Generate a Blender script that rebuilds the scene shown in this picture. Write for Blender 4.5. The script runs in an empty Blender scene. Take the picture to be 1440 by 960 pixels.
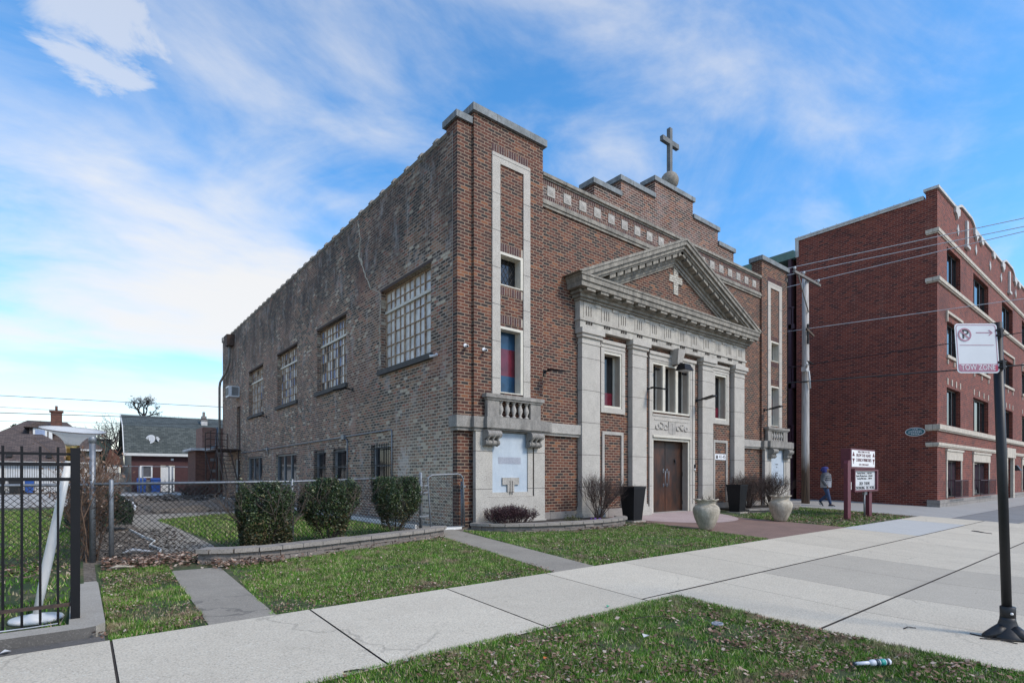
import bpy, math, random
import numpy as np
from mathutils import Vector, Matrix
rnd = random.Random(7)
PI = math.pi
S = bpy.context.scene
COL = S.collection
ORG = {}

def gz(y):
    """ground height: level behind the church front, falling gently to the street"""
    return .04 * min(y, 0) if y > -8.5 else -.34

# ------------------------------------------------------------------ materials
class NT:
    def __init__(s, name):
        s.m = bpy.data.materials.new(name); s.m.use_nodes = True
        s.t = s.m.node_tree; s.n = s.t.nodes; s.l = s.t.links
        s.b = s.n['Principled BSDF']
    def new(s, typ, **kw):
        nd = s.n.new(typ)
        for k, v in kw.items():
            if k in nd.inputs: nd.inputs[k].default_value = v
            else: setattr(nd, k, v)
        return nd
    def link(s, a, b): s.l.new(a, b)
    def coord(s, which='Object'):
        return s.new('ShaderNodeTexCoord').outputs[which]
    def noise(s, vec, scale, detail=4, rough=.6, dist=0):
        nd = s.new('ShaderNodeTexNoise'); nd.inputs['Scale'].default_value = scale
        nd.inputs['Detail'].default_value = detail; nd.inputs['Roughness'].default_value = rough
        nd.inputs['Distortion'].default_value = dist
        s.link(vec, nd.inputs['Vector']); return nd.outputs['Fac']
    def ramp(s, fac, stops, const=False):
        r = s.new('ShaderNodeValToRGB'); cr = r.color_ramp
        if const: cr.interpolation = 'CONSTANT'
        while len(cr.elements) < len(stops): cr.elements.new(.5)
        for e, (p, c) in zip(cr.elements, stops):
            e.position = p; e.color = (c[0], c[1], c[2], 1) if isinstance(c, (tuple, list)) else (c, c, c, 1)
        s.link(fac, r.inputs['Fac']); return r.outputs['Color']
    def mix(s, fac, a, b, mode='MIX'):
        nd = s.new('ShaderNodeMix'); nd.data_type = 'RGBA'; nd.blend_type = mode
        for i, x in ((0, fac), (6, a), (7, b)):
            if isinstance(x, (int, float)): nd.inputs[i].default_value = x
            elif isinstance(x, (tuple, list)): nd.inputs[i].default_value = (*x[:3], 1)
            else: s.link(x, nd.inputs[i])
        return nd.outputs[2]
    def math(s, op, a, b=0.):
        nd = s.new('ShaderNodeMath'); nd.operation = op
        for i, x in ((0, a), (1, b)):
            if isinstance(x, (int, float)): nd.inputs[i].default_value = x
            else: s.link(x, nd.inputs[i])
        return nd.outputs[0]
    def scale_vec(s, vec, sc):
        nd = s.new('ShaderNodeMapping'); nd.inputs['Scale'].default_value = sc
        s.link(vec, nd.inputs['Vector']); return nd.outputs[0]
    def bump(s, h, dist=.01, strength=.5, normal=None):
        nd = s.new('ShaderNodeBump'); nd.inputs['Distance'].default_value = dist
        nd.inputs['Strength'].default_value = strength; s.link(h, nd.inputs['Height'])
        if normal is not None: s.link(normal, nd.inputs['Normal'])
        s.link(nd.outputs[0], s.b.inputs['Normal']); return nd.outputs[0]
    def col(s, c):
        if isinstance(c, (tuple, list)): s.b.inputs['Base Color'].default_value = (*c[:3], 1)
        else: s.link(c, s.b.inputs['Base Color'])
    def rough(s, r):
        if isinstance(r, (int, float)): s.b.inputs['Roughness'].default_value = r
        else: s.link(r, s.b.inputs['Roughness'])

MATS = {}
def simple(name, c, rough=.6, metal=0., var=.25, scale=6., bump=0., spec=.5, c2=None):
    """one paint / metal / plastic, with mottling of its own"""
    n = NT(name); v = n.coord()
    f = n.noise(v, scale, 5)
    d = tuple(x * (1 - var) for x in c) if c2 is None else c2
    n.col(n.ramp(f, [(.3, d), (.65, c)])); n.rough(rough)
    n.b.inputs['Metallic'].default_value = metal
    n.b.inputs['Specular IOR Level'].default_value = spec
    if bump: n.bump(n.noise(v, scale * 6, 4), .01, bump)
    MATS[name] = n.m; return n.m

def brick(name, stops, mortar, bw=.215, bh=.079, ms=.009, patch=None, offs=(0, 0, 0), bump=.6, wash=None):
    """stops: brick colours; patch: list of (noise scale, lo, hi, colour, amount) stains"""
    n = NT(name); uv = n.coord('UV')
    mp = n.new('ShaderNodeMapping'); mp.inputs['Location'].default_value = offs; n.link(uv, mp.inputs['Vector'])
    wob = n.new('ShaderNodeTexNoise'); wob.inputs['Scale'].default_value = 9; n.link(mp.outputs[0], wob.inputs['Vector'])
    w2 = n.new('ShaderNodeVectorMath'); w2.operation = 'SCALE'; w2.inputs[3].default_value = .008; n.link(wob.outputs['Color'], w2.inputs[0])
    w3 = n.new('ShaderNodeVectorMath'); w3.operation = 'ADD'; n.link(mp.outputs[0], w3.inputs[0]); n.link(w2.outputs[0], w3.inputs[1])
    b = n.new('ShaderNodeTexBrick'); n.link(w3.outputs[0], b.inputs['Vector'])
    for k, v in (('Scale', 1), ('Brick Width', bw), ('Row Height', bh), ('Mortar Size', ms), ('Mortar Smooth', .15), ('Bias', 0)):
        b.inputs[k].default_value = v
    b.inputs['Color1'].default_value = (0, 0, 0, 1); b.inputs['Color2'].default_value = (1, 1, 1, 1)
    b.inputs['Mortar'].default_value = (.5, .5, .5, 1)
    c = n.ramp(b.outputs['Color'], stops, True)
    fine = n.noise(uv, 35, 4)
    c = n.mix(n.math('MULTIPLY', n.math('SUBTRACT', fine, .35), .8), c, (.02, .018, .018))
    mo = n.mix(n.noise(uv, 4, 4), tuple(x * .6 for x in mortar), mortar)
    c = n.mix(b.outputs['Fac'], c, mo)
    for (sc, lo, hi, pc, amt, sx, sy) in (patch or []):
        f = n.noise(n.scale_vec(uv, (sx, sy, 1)), sc, 6, .65)
        f = n.math('MULTIPLY', n.ramp(f, [(lo, 0.), (hi, 1.)]), amt)
        c = n.mix(f, c, pc)
    n.col(c); n.rough(.85)
    n.bump(n.math('SUBTRACT', 1., b.outputs['Fac']), .006, bump)
    MATS[name] = n.m; return n.m

def stone(name, c, dark, speck=.5, block=None, streak=0., rough=.8):
    n = NT(name); v = n.coord('UV')
    f = n.noise(v, 3, 6, .7)
    base = n.mix(n.ramp(f, [(.35, 0.), (.7, 1.)]), dark, c)
    sp = n.noise(v, 42, 3, .6)
    base = n.mix(n.math('MULTIPLY', n.ramp(sp, [(.52, 0.), (.60, 1.)]), speck), base, tuple(x * .35 for x in c))
    if streak:
        g = n.noise(n.scale_vec(v, (2.2, .6, 1)), 2.2, 7, .75)
        base = n.mix(n.math('MULTIPLY', n.ramp(g, [(.42, 0.), (.68, 1.)]), streak), base, (.035, .033, .03))
    if block:
        b = n.new('ShaderNodeTexBrick'); n.link(v, b.inputs['Vector'])
        for k, q in (('Scale', 1), ('Brick Width', block[0]), ('Row Height', block[1]), ('Mortar Size', .008), ('Mortar Smooth', .1)):
            b.inputs[k].default_value = q
        b.offset = block[2] if len(block) > 2 else .5
        base = n.mix(n.math('MULTIPLY', b.outputs['Fac'], .8), base, (.05, .047, .045))
        n.bump(n.math('SUBTRACT', n.math('MULTIPLY', sp, .3), b.outputs['Fac']), .006, .5)
    else:
        n.bump(sp, .004, .4)
    n.col(base); n.rough(rough); MATS[name] = n.m; return n.m

def concrete(name, c, dark, joint=None, streak=.5, pebble=.35, crack=.0):
    n = NT(name); v = n.coord('Object')
    f = n.noise(v, 1.3, 7, .7); g = n.noise(v, 62, 3, .65); h = n.noise(v, 7, 6, .75)
    base = n.mix(n.ramp(f, [(.3, 0.), (.7, 1.)]), dark, c)
    base = n.mix(n.math('MULTIPLY', n.ramp(h, [(.52, 0.), (.75, 1.)]), streak), base, tuple(x * .55 for x in c))
    base = n.mix(n.math('MULTIPLY', n.ramp(g, [(.45, 0.), (.7, 1.)]), pebble), base, tuple(x * .5 for x in c))
    wsp = n.noise(v, 80, 2, .5)
    base = n.mix(n.math('MULTIPLY', n.ramp(wsp, [(.60, 0.), (.68, 1.)]), .5), base, tuple(min(.75, x * 1.6) for x in c))
    geo = n.new('ShaderNodeNewGeometry')   # each slab was poured from its own batch
    base = n.mix(1., base, n.ramp(geo.outputs['Random Per Island'], [(0, .94), (1, 1.05)]), 'MULTIPLY')
    sp = n.noise(v, 3.1, 3, .5); st = n.noise(v, 24, 2, .4)
    base = n.mix(n.math('MULTIPLY', n.math('MULTIPLY', n.ramp(st, [(.70, 0.), (.74, 1.)]), n.ramp(sp, [(.45, 0.), (.6, 1.)])), .55), base, tuple(x * .35 for x in c))
    vo = n.new('ShaderNodeTexVoronoi'); vo.feature = 'DISTANCE_TO_EDGE'; vo.inputs['Scale'].default_value = .42
    wv = n.new('ShaderNodeVectorMath'); wv.operation = 'MULTIPLY_ADD'; nz_ = n.new('ShaderNodeTexNoise'); nz_.inputs['Scale'].default_value = 2.2; nz_.inputs['Detail'].default_value = 6
    n.link(v, nz_.inputs['Vector']); n.link(nz_.outputs['Color'], wv.inputs[0]); wv.inputs[1].default_value = (.5, .5, .5); n.link(v, wv.inputs[2]); n.link(wv.outputs[0], vo.inputs['Vector'])
    ck = n.math('MULTIPLY', n.ramp(vo.outputs['Distance'], [(.0025, 1.), (.006, 0.)]), n.ramp(n.noise(v, .5, 2), [(.54, 0.), (.60, 1.)]))
    base = n.mix(n.math('MULTIPLY', ck, crack), base, (.05, .045, .04))
    n.col(base); n.rough(.9); n.bump(g, .004, .6); MATS[name] = n.m; return n.m

def island(name, stops, rough=.7, trans=0., nscale=0, nstops=None, spec=.3):
    """each leaf / blade gets a colour of its own"""
    n = NT(name); g = n.new('ShaderNodeNewGeometry')
    c = n.ramp(g.outputs['Random Per Island'], stops)
    if nscale:
        f = n.noise(n.coord(), nscale, 4, .6)
        c = n.mix(n.ramp(f, [(nstops[0], 0.), (nstops[1], 1.)]), c, nstops[2])
    if name == 'grass_blade':   # lush and thin clumps
        c = n.mix(1., c, n.ramp(n.noise(n.coord(), 5.5, 4, .6), [(.36, .68), (.64, 1.4)]), 'MULTIPLY')
    n.col(c); n.rough(rough); n.b.inputs['Specular IOR Level'].default_value = spec
    if trans:
        n.b.inputs['Transmission Weight'].default_value = 0
    MATS[name] = n.m; return n.m

# ---- walls
FB = [(0, (.024, .014, .012)), (.13, (.050, .015, .010)), (.29, (.088, .024, .013)), (.50, (.122, .034, .017)), (.67, (.056, .019, .012)), (.76, (.145, .046, .022)), (.89, (.22, .080, .033)), (.945, (.020, .015, .014))]
brick('face_brick', FB, (.33, .245, .175), ms=.0095, patch=[(.8, .55, .78, (.03, .022, .02), .5, 1, 1)])
brick('face_brick_whitened', FB, (.42, .335, .265), ms=.010, patch=[(1.2, .45, .75, (.30, .26, .25), .45, 1, 1), (.5, .58, .8, (.03, .022, .02), .4, 1, 1)])
CB = [(0, (.040, .029, .022)), (.14, (.080, .055, .040)), (.28, (.23, .128, .074)), (.42, (.31, .155, .088)), (.54, (.11, .074, .049)), (.66, (.33, .20, .125)), (.78, (.28, .10, .060)), (.87, (.52, .44, .32)), (.93, (.055, .043, .033))]
n = NT('common_brick'); MATS['common_brick'] = n.m   # side wall: common brick, smeared mortar, soot, efflorescence
uv = n.coord('UV')
b = n.new('ShaderNodeTexBrick')
wob = n.new('ShaderNodeTexNoise'); wob.inputs['Scale'].default_value = 6; n.link(uv, wob.inputs['Vector'])
w2 = n.new('ShaderNodeVectorMath'); w2.operation = 'SCALE'; w2.inputs[3].default_value = .014; n.link(wob.outputs['Color'], w2.inputs[0])
w3 = n.new('ShaderNodeVectorMath'); w3.operation = 'ADD'; n.link(uv, w3.inputs[0]); n.link(w2.outputs[0], w3.inputs[1])
n.link(w3.outputs[0], b.inputs['Vector'])
for k, q in (('Scale', 1), ('Brick Width', .22), ('Row Height', .082), ('Mortar Size', .014), ('Mortar Smooth', .3)): b.inputs[k].default_value = q
b.inputs['Color1'].default_value = (0, 0, 0, 1); b.inputs['Color2'].default_value = (1, 1, 1, 1)
c = n.ramp(b.outputs['Color'], CB, True)
sepx = n.new('ShaderNodeSeparateXYZ'); n.link(uv, sepx.inputs[0])
big = n.noise(uv, .35, 5, .6); med = n.noise(uv, 1.1, 6, .65)
c = n.mix(n.math('MULTIPLY', n.ramp(big, [(.45, 0.), (.60, 1.)]), .5), c, (.19, .078, .052))
lowz = n.ramp(n.math('MULTIPLY', n.math('ADD', sepx.outputs[1], n.math('MULTIPLY', med, 3.)), .1), [(.30, 1.), (.55, 0.)])
nearf = n.ramp(n.math('MULTIPLY', n.math('ADD', sepx.outputs[0], n.math('MULTIPLY', med, 4.)), .1), [(.35, 1.), (.85, 0.)])
mo = n.mix(n.math('MULTIPLY', lowz, nearf), (.37, .305, .235), (.60, .515, .395))
smear = n.ramp(n.noise(uv, 14, 4, .7), [(.40, 0.), (.66, 1.)])
mfac = n.math('MINIMUM', 1., n.math('ADD', b.outputs['Fac'], n.math('MULTIPLY', n.math('MULTIPLY', smear, lowz), n.math('MULTIPLY', nearf, .75))))
c = n.mix(mfac, c, mo)
hz = n.ramp(n.math('MULTIPLY', n.math('ADD', sepx.outputs[1], n.math('MULTIPLY', med, 2.4)), .1), [(.72, 0.), (.95, 1.)])   # old roof-line soot, high on the wall
soot = n.math('MULTIPLY', n.ramp(n.math('ADD', n.noise(uv, .6, 7, .72, .6), n.math('MULTIPLY', hz, .20)), [(.55, 0.), (.76, 1.)]), .72)
c = n.mix(soot, c, (.022, .021, .020))
eff = n.math('MULTIPLY', n.ramp(n.noise(n.scale_vec(uv, (1.4, .5, 1)), 1.6, 7, .75), [(.52, 0.), (.72, 1.)]), .6)
c = n.mix(eff, c, (.42, .40, .385))
fl = n.math('MULTIPLY', n.ramp(n.noise(uv, 17, 3, .6), [(.60, 0.), (.68, 1.)]), n.ramp(n.noise(uv, .8, 5, .6), [(.42, 0.), (.62, 1.)]))
c = n.mix(n.math('MULTIPLY', fl, .7), c, (.50, .45, .38))
def blotch(u, v, ru, rv, col, amt):   # an old patch of paint or repair at one place on the wall
    global c
    a = n.math('POWER', n.math('MULTIPLY', n.math('SUBTRACT', sepx.outputs[0], u), 1 / ru), 2.); d = n.math('POWER', n.math('MULTIPLY', n.math('SUBTRACT', sepx.outputs[1], v), 1 / rv), 2.)
    s = n.math('ADD', n.math('ADD', a, d), n.math('MULTIPLY', n.noise(uv, 5, 5, .75), 1.6))
    c = n.mix(n.math('MULTIPLY', n.ramp(s, [(.85, 1.), (1.0, 0.)]), amt), c, col)
blotch(2.75, 1.55, .75, 1.3, (.60, .52, .46), .6); blotch(6.3, 2.9, .45, 1.5, (.40, .25, .19), .6); blotch(1.0, 4.2, 1.4, .8, (.42, .20, .14), .35); blotch(5.6, 7.3, 1.2, 2.2, (.30, .12, .08), .3)
n.col(c); n.rough(.9); n.bump(n.math('SUBTRACT', 1., b.outputs['Fac']), .008, .7)
AB = [(0, (.115, .020, .012)), (.3, (.170, .031, .017)), (.55, (.215, .043, .022)), (.8, (.14, .025, .014)), (.93, (.060, .014, .011))]
brick('apartment_brick', AB, (.30, .14, .105), bw=.24, bh=.095, ms=.012, patch=[(.35, .52, .72, (.05, .014, .012), .6, 1, 1), (.5, .58, .72, (.22, .075, .04), .4, 1, 1), (.9, .56, .74, (.30, .17, .13), .22, 2.5, .4)])
brick('dark_alley_brick', [(0, (.05, .045, .04)), (.5, (.08, .07, .06)), (.8, (.11, .09, .075))], (.10, .09, .08))
brick('maroon_brick', [(0, (.065, .024, .026)), (.5, (.085, .030, .031)), (.8, (.07, .024, .026))], (.10, .05, .048))
brick('shed_brick', [(0, (.11, .042, .028)), (.5, (.17, .065, .04)), (.8, (.14, .055, .034))], (.15, .09, .07))
brick('pink_brick', [(0, (.25, .12, .085)), (.5, (.30, .15, .11)), (.8, (.22, .10, .075))], (.30, .22, .18))
brick('white_shim', [(0, (.45, .42, .36)), (.5, (.55, .52, .45))], (.20, .18, .15), bw=.16)
brick('shingles_brown', [(0, (.095, .070, .060)), (.4, (.125, .092, .080)), (.8, (.075, .057, .052))], (.04, .032, .03), bw=.3, bh=.14, ms=.012)
brick('shingles_green', [(0, (.062, .075, .070)), (.4, (.090, .105, .098)), (.8, (.048, .060, .057))], (.030, .037, .036), bw=.3, bh=.13, ms=.012)
stone('granite', (.475, .44, .39), (.32, .30, .272), .8)
stone('granite_block', (.51, .475, .42), (.41, .38, .335), .65, (40, .93))
stone('granite_frieze', (.53, .495, .43), (.40, .37, .325), .5, None, .35)
stone('weathered_stone', (.39, .355, .295), (.215, .195, .162), .5, (.9, 9, 0), .7)
stone('balcony_stone', (.36, .335, .30), (.235, .218, .195), .65, None, .5)
stone('bluish_coping', (.29, .315, .325), (.17, .19, .195), .4, (1.1, 9, 0), .5)
stone('limestone_trim', (.62, .56, .47), (.48, .42, .34), .3, (1.3, 9, 0), .3)
stone('white_terracotta', (.66, .65, .62), (.5, .49, .46), .25, None, .3)
stone('tablet_paint', (.48, .535, .58), (.41, .47, .53), .15, None, .10)
stone('tablet_plaque', (.38, .40, .45), (.30, .32, .37), .3, None, .1)
stone('dark_sill', (.10, .092, .085), (.05, .046, .043), .4)
stone('cream_stucco', (.46, .40, .33), (.37, .32, .265), .3)
stone('foundation_stone', (.32, .29, .26), (.2, .18, .165), .5, (1.2, .3))
stone('cast_stone', (.66, .59, .47), (.36, .31, .235), .35, None, .65)
stone('paver', (.24, .205, .18), (.15, .13, .115), .6)
stone('paver_cap', (.34, .305, .265), (.235, .21, .185), .5)
simple('cream_paint', (.60, .56, .47), .5, var=.15)
simple('white_paint', (.70, .70, .68), .5, var=.12)
simple('dirty_white', (.62, .61, .60), .7, var=.4, scale=4)
simple('rusty_steel', (.50, .385, .27), .7, var=.65, scale=9, c2=(.20, .10, .055))
simple('pane_white', (.76, .745, .70), .35, var=.42, scale=3.5)
simple('pane_grey', (.62, .63, .64), .3, var=.35, scale=9)
simple('pane_blue', (.26, .33, .50), .15, var=.3, scale=7)
simple('pane_dark', (.10, .105, .12), .12, var=.3, scale=7)
simple('dark_glass', (.012, .014, .017), .06, var=.4, spec=.6)
simple('blue_glass', (.012, .055, .12), .18, var=.55, scale=5)
simple('red_glass', (.13, .015, .03), .18, var=.45, scale=5)
simple('lead', (.05, .05, .05), .6)
simple('galvanised', (.25, .265, .285), .5, .6, var=.35, scale=20)
simple('fence_wire', (.06, .056, .052), .6, .3, var=.4, scale=30)
simple('black_iron', (.007, .007, .009), .5, var=.3, spec=.25)
simple('black_plastic', (.008, .0085, .011), .5, var=.3, spec=.3)
simple('rusty_iron', (.085, .05, .036), .8, var=.6, scale=20, c2=(.03, .022, .02))
simple('dark_metal', (.03, .03, .032), .5, .3, var=.4)
simple('pole_black', (.009, .009, .011), .5, .0, var=.5, scale=20)
simple('camera_white', (.7, .7, .7), .35, var=.1)
simple('maroon_paint', (.12, .020, .035), .5, var=.3, scale=5)
simple('sign_white', (.72, .72, .73), .35, var=.08)
simple('sign_grey', (.56, .58, .60), .4, var=.15, scale=4)
simple('letter_maroon', (.11, .015, .02), .6, var=.2)
simple('letter_black', (.02, .02, .024), .6, var=.2)
simple('faded_red', (.46, .20, .27), .5, var=.3, scale=30)
simple('sign_red', (.50, .04, .10), .5, var=.2)
simple('plaque_teal', (.03, .13, .16), .4, var=.2)
simple('bin_blue', (.02, .09, .36), .45, var=.2)
simple('bin_black', (.015, .016, .018), .5, var=.3)
simple('teal_eave', (.16, .30, .29), .6, var=.2)
simple('purple_porch', (.045, .016, .028), .6, var=.3)
simple('purple_curtain', (.05, .02, .035), .8, var=.6, scale=4)
simple('brass', (.55, .33, .10), .3, .8, var=.5, scale=25)
simple('lamp_white', (.70, .69, .66), .35, var=.08)
simple('lamp_shade', (.80, .80, .80), .3, var=.04)
_t = MATS['lamp_shade'].node_tree; _tr = _t.nodes.new('ShaderNodeBsdfTranslucent'); _tr.inputs[0].default_value = (.85, .85, .84, 1)   # thin translucent plastic
_ms = _t.nodes.new('ShaderNodeMixShader'); _ms.inputs[0].default_value = .5
_t.links.new(_t.nodes['Principled BSDF'].outputs[0], _ms.inputs[1]); _t.links.new(_tr.outputs[0], _ms.inputs[2]); _t.links.new(_ms.outputs[0], _t.nodes['Material Output'].inputs[0])
simple('dark_roof', (.05, .05, .052), .9)
simple('green_siding', (.035, .06, .05), .8)
simple('skin', (.16, .085, .055), .55, var=.15)
simple('jacket_dark', (.085, .088, .10), .6, var=.25)
simple('jacket_light', (.26, .27, .30), .6, var=.2)
simple('denim', (.025, .05, .12), .8, var=.35, scale=20)
simple('shoe_black', (.012, .012, .014), .5)
simple('scarf_blue', (.035, .04, .20), .8, var=.3)
simple('bare_wood', (.115, .085, .066), .85, var=.5, scale=8)
simple('twig', (.075, .05, .042), .85, var=.5, scale=8)
simple('dry_vine', (.17, .105, .07), .85, var=.5, scale=8)
simple('twig_red', (.045, .018, .020), .8, var=.5, scale=12)
simple('bark_dark', (.05, .042, .038), .9, var=.4)
simple('board', (.22, .12, .06), .8, var=.3)
simple('soil', (.045, .035, .028), .95, var=.5, scale=15, bump=.8)
simple('leafy_rubbish', (.035, .03, .027), .9, var=.5)
stone('dark_cross', (.20, .215, .22), (.11, .12, .125), .4, None, .5)
simple('cable', (.02, .02, .022), .6)
simple('cable_pale', (.45, .47, .50), .5)
simple('grey_wood', (.20, .19, .18), .85, var=.35)
simple('porcelain', (.55, .56, .56), .35, var=.2)
simple('bottle_white', (.62, .63, .68), .35, var=.1)
simple('bottle_dark', (.03, .05, .07), .4)
simple('bottle_teal', (.03, .28, .24), .4)
simple('lid_grey', (.34, .36, .40), .45, var=.35, scale=30)
simple('orange_scrap', (.6, .15, .03), .6)
simple('green_scrap', (.02, .40, .22), .6)
simple('house_siding', (.58, .58, .56), .7, var=.1)
simple('tan_siding', (.30, .26, .20), .8, var=.2)
simple('crocus', (.14, .05, .30), .6)
# ---- door wood
n = NT('door_wood'); v = n.coord()
g = n.noise(n.scale_vec(v, (9, 9, .5)), 3, 6, .7); w = n.noise(n.scale_vec(v, (1, 1, .6)), 1.6, 5, .7)
n.col(n.mix(n.ramp(w, [(.40, 0.), (.68, 1.)]), n.ramp(g, [(.35, (.010, .006, .005)), (.7, (.032, .015, .010))]), n.ramp(g, [(.35, (.040, .014, .007)), (.7, (.135, .046, .018))])))
n.rough(.5); MATS['door_wood'] = n.m
n = NT('pole_wood'); v = n.coord()
g = n.noise(n.scale_vec(v, (14, 14, .5)), 2, 6, .7); w = n.noise(n.scale_vec(v, (1, 1, .3)), 1.6, 5, .7)
sx = n.new('ShaderNodeSeparateXYZ'); n.link(v, sx.inputs[0])
lo = n.ramp(n.math('MULTIPLY', n.math('ADD', sx.outputs[2], n.math('MULTIPLY', w, 2.5)), .1), [(.27, 1.), (.36, 0.)])
n.col(n.mix(lo, n.ramp(g, [(.35, (.24, .215, .195)), (.65, (.58, .555, .53))]), n.ramp(g, [(.35, (.03, .022, .018)), (.65, (.17, .115, .08))])))
n.rough(.9); n.bump(g, .01, .6); MATS['pole_wood'] = n.m
# ---- ground
n = NT('turf'); v = n.coord()
f = n.noise(v, 1.6, 6, .7); g = n.noise(v, 60, 3, .6)
n.col(n.mix(n.ramp(g, [(.35, 0.), (.7, 1.)]), n.ramp(f, [(.38, (.035, .070, .014)), (.55, (.065, .085, .028)), (.66, (.22, .17, .10))]), (.032, .045, .013)))
n.rough(.95); n.bump(g, .02, .7); MATS['turf'] = n.m
n = NT('dirt'); v = n.coord()
f = n.noise(v, 1.5, 7, .75); g = n.noise(v, 26, 5, .7)
n.col(n.mix(n.ramp(g, [(.4, 0.), (.68, 1.)]), n.ramp(f, [(.35, (.045, .035, .026)), (.6, (.15, .12, .092))]), (.25, .21, .165)))
n.rough(.95); n.bump(g, .03, .9); MATS['dirt'] = n.m
concrete('sidewalk', (.60, .53, .415), (.52, .455, .355), streak=.28, pebble=.85, crack=.3)
concrete('sidewalk_grey', (.445, .395, .315), (.395, .35, .28), streak=.2, pebble=.6)
concrete('sidewalk_blue', (.46, .455, .43), (.42, .415, .395), streak=.12, pebble=.25)
concrete('path_concrete', (.33, .295, .24), (.215, .19, .155), streak=.5, pebble=.7, crack=.55)
concrete('alley_concrete', (.42, .40, .36), (.36, .34, .31), streak=.15)
concrete('curb_concrete', (.38, .345, .29), (.27, .245, .205), streak=.4, pebble=.5)
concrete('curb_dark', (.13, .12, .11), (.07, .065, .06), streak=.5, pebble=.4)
concrete('red_paving', (.235, .145, .115), (.15, .095, .077), streak=.35, pebble=.3)
concrete('mosaic', (.46, .36, .34), (.36, .27, .255), streak=.1, pebble=.8)
concrete('walk_grey', (.36, .345, .32), (.30, .285, .265), streak=.2)
concrete('asphalt', (.12, .118, .115), (.085, .083, .08), streak=.2)
concrete('crossing', (.22, .215, .21), (.17, .165, .16), streak=.2)  # sidewalk concrete again, with shade painted into its darker grey
simple('joint_dark', (.055, .045, .038), .95, var=.4)
# ---- plants
island('grass_blade', [(0, (.032, .095, .009)), (.30, (.066, .178, .014)), (.60, (.112, .245, .022)), (.78, (.18, .25, .044)), (.86, (.38, .31, .16)), (1, (.55, .46, .31))], .6, nscale=1.9, nstops=(.57, .68, (.27, .215, .13)))
island('dead_leaf', [(0, (.06, .03, .02)), (.3, (.13, .07, .045)), (.6, (.22, .13, .09)), (.85, (.34, .24, .18)), (1, (.46, .38, .31))], .8)
island('box_leaf', [(0, (.008, .018, .006)), (.4, (.020, .042, .013)), (.7, (.040, .072, .022)), (.9, (.085, .115, .042)), (1, (.17, .16, .07))], .45, spec=.5)
island('box_leaf_brown', [(0, (.012, .017, .007)), (.4, (.030, .040, .014)), (.7, (.06, .058, .024)), (.9, (.12, .085, .038)), (1, (.18, .12, .06))], .5)
island('barberry_leaf', [(0, (.018, .007, .010)), (.5, (.035, .013, .018)), (.9, (.07, .026, .03)), (1, (.12, .06, .055))], .6)
island('conifer_leaf', [(0, (.006, .014, .008)), (.6, (.018, .035, .018)), (1, (.035, .06, .03))], .6)
island('olive_leaf', [(0, (.05, .06, .02)), (.6, (.09, .10, .035)), (1, (.15, .14, .06))], .6)
island('tree_leaf', [(0, (.02, .014, .012)), (1, (.05, .03, .02))], .7)
island('rubble', [(0, (.022, .019, .016)), (.45, (.07, .055, .043)), (.8, (.17, .14, .11)), (1, (.40, .36, .31))], .9)

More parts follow.
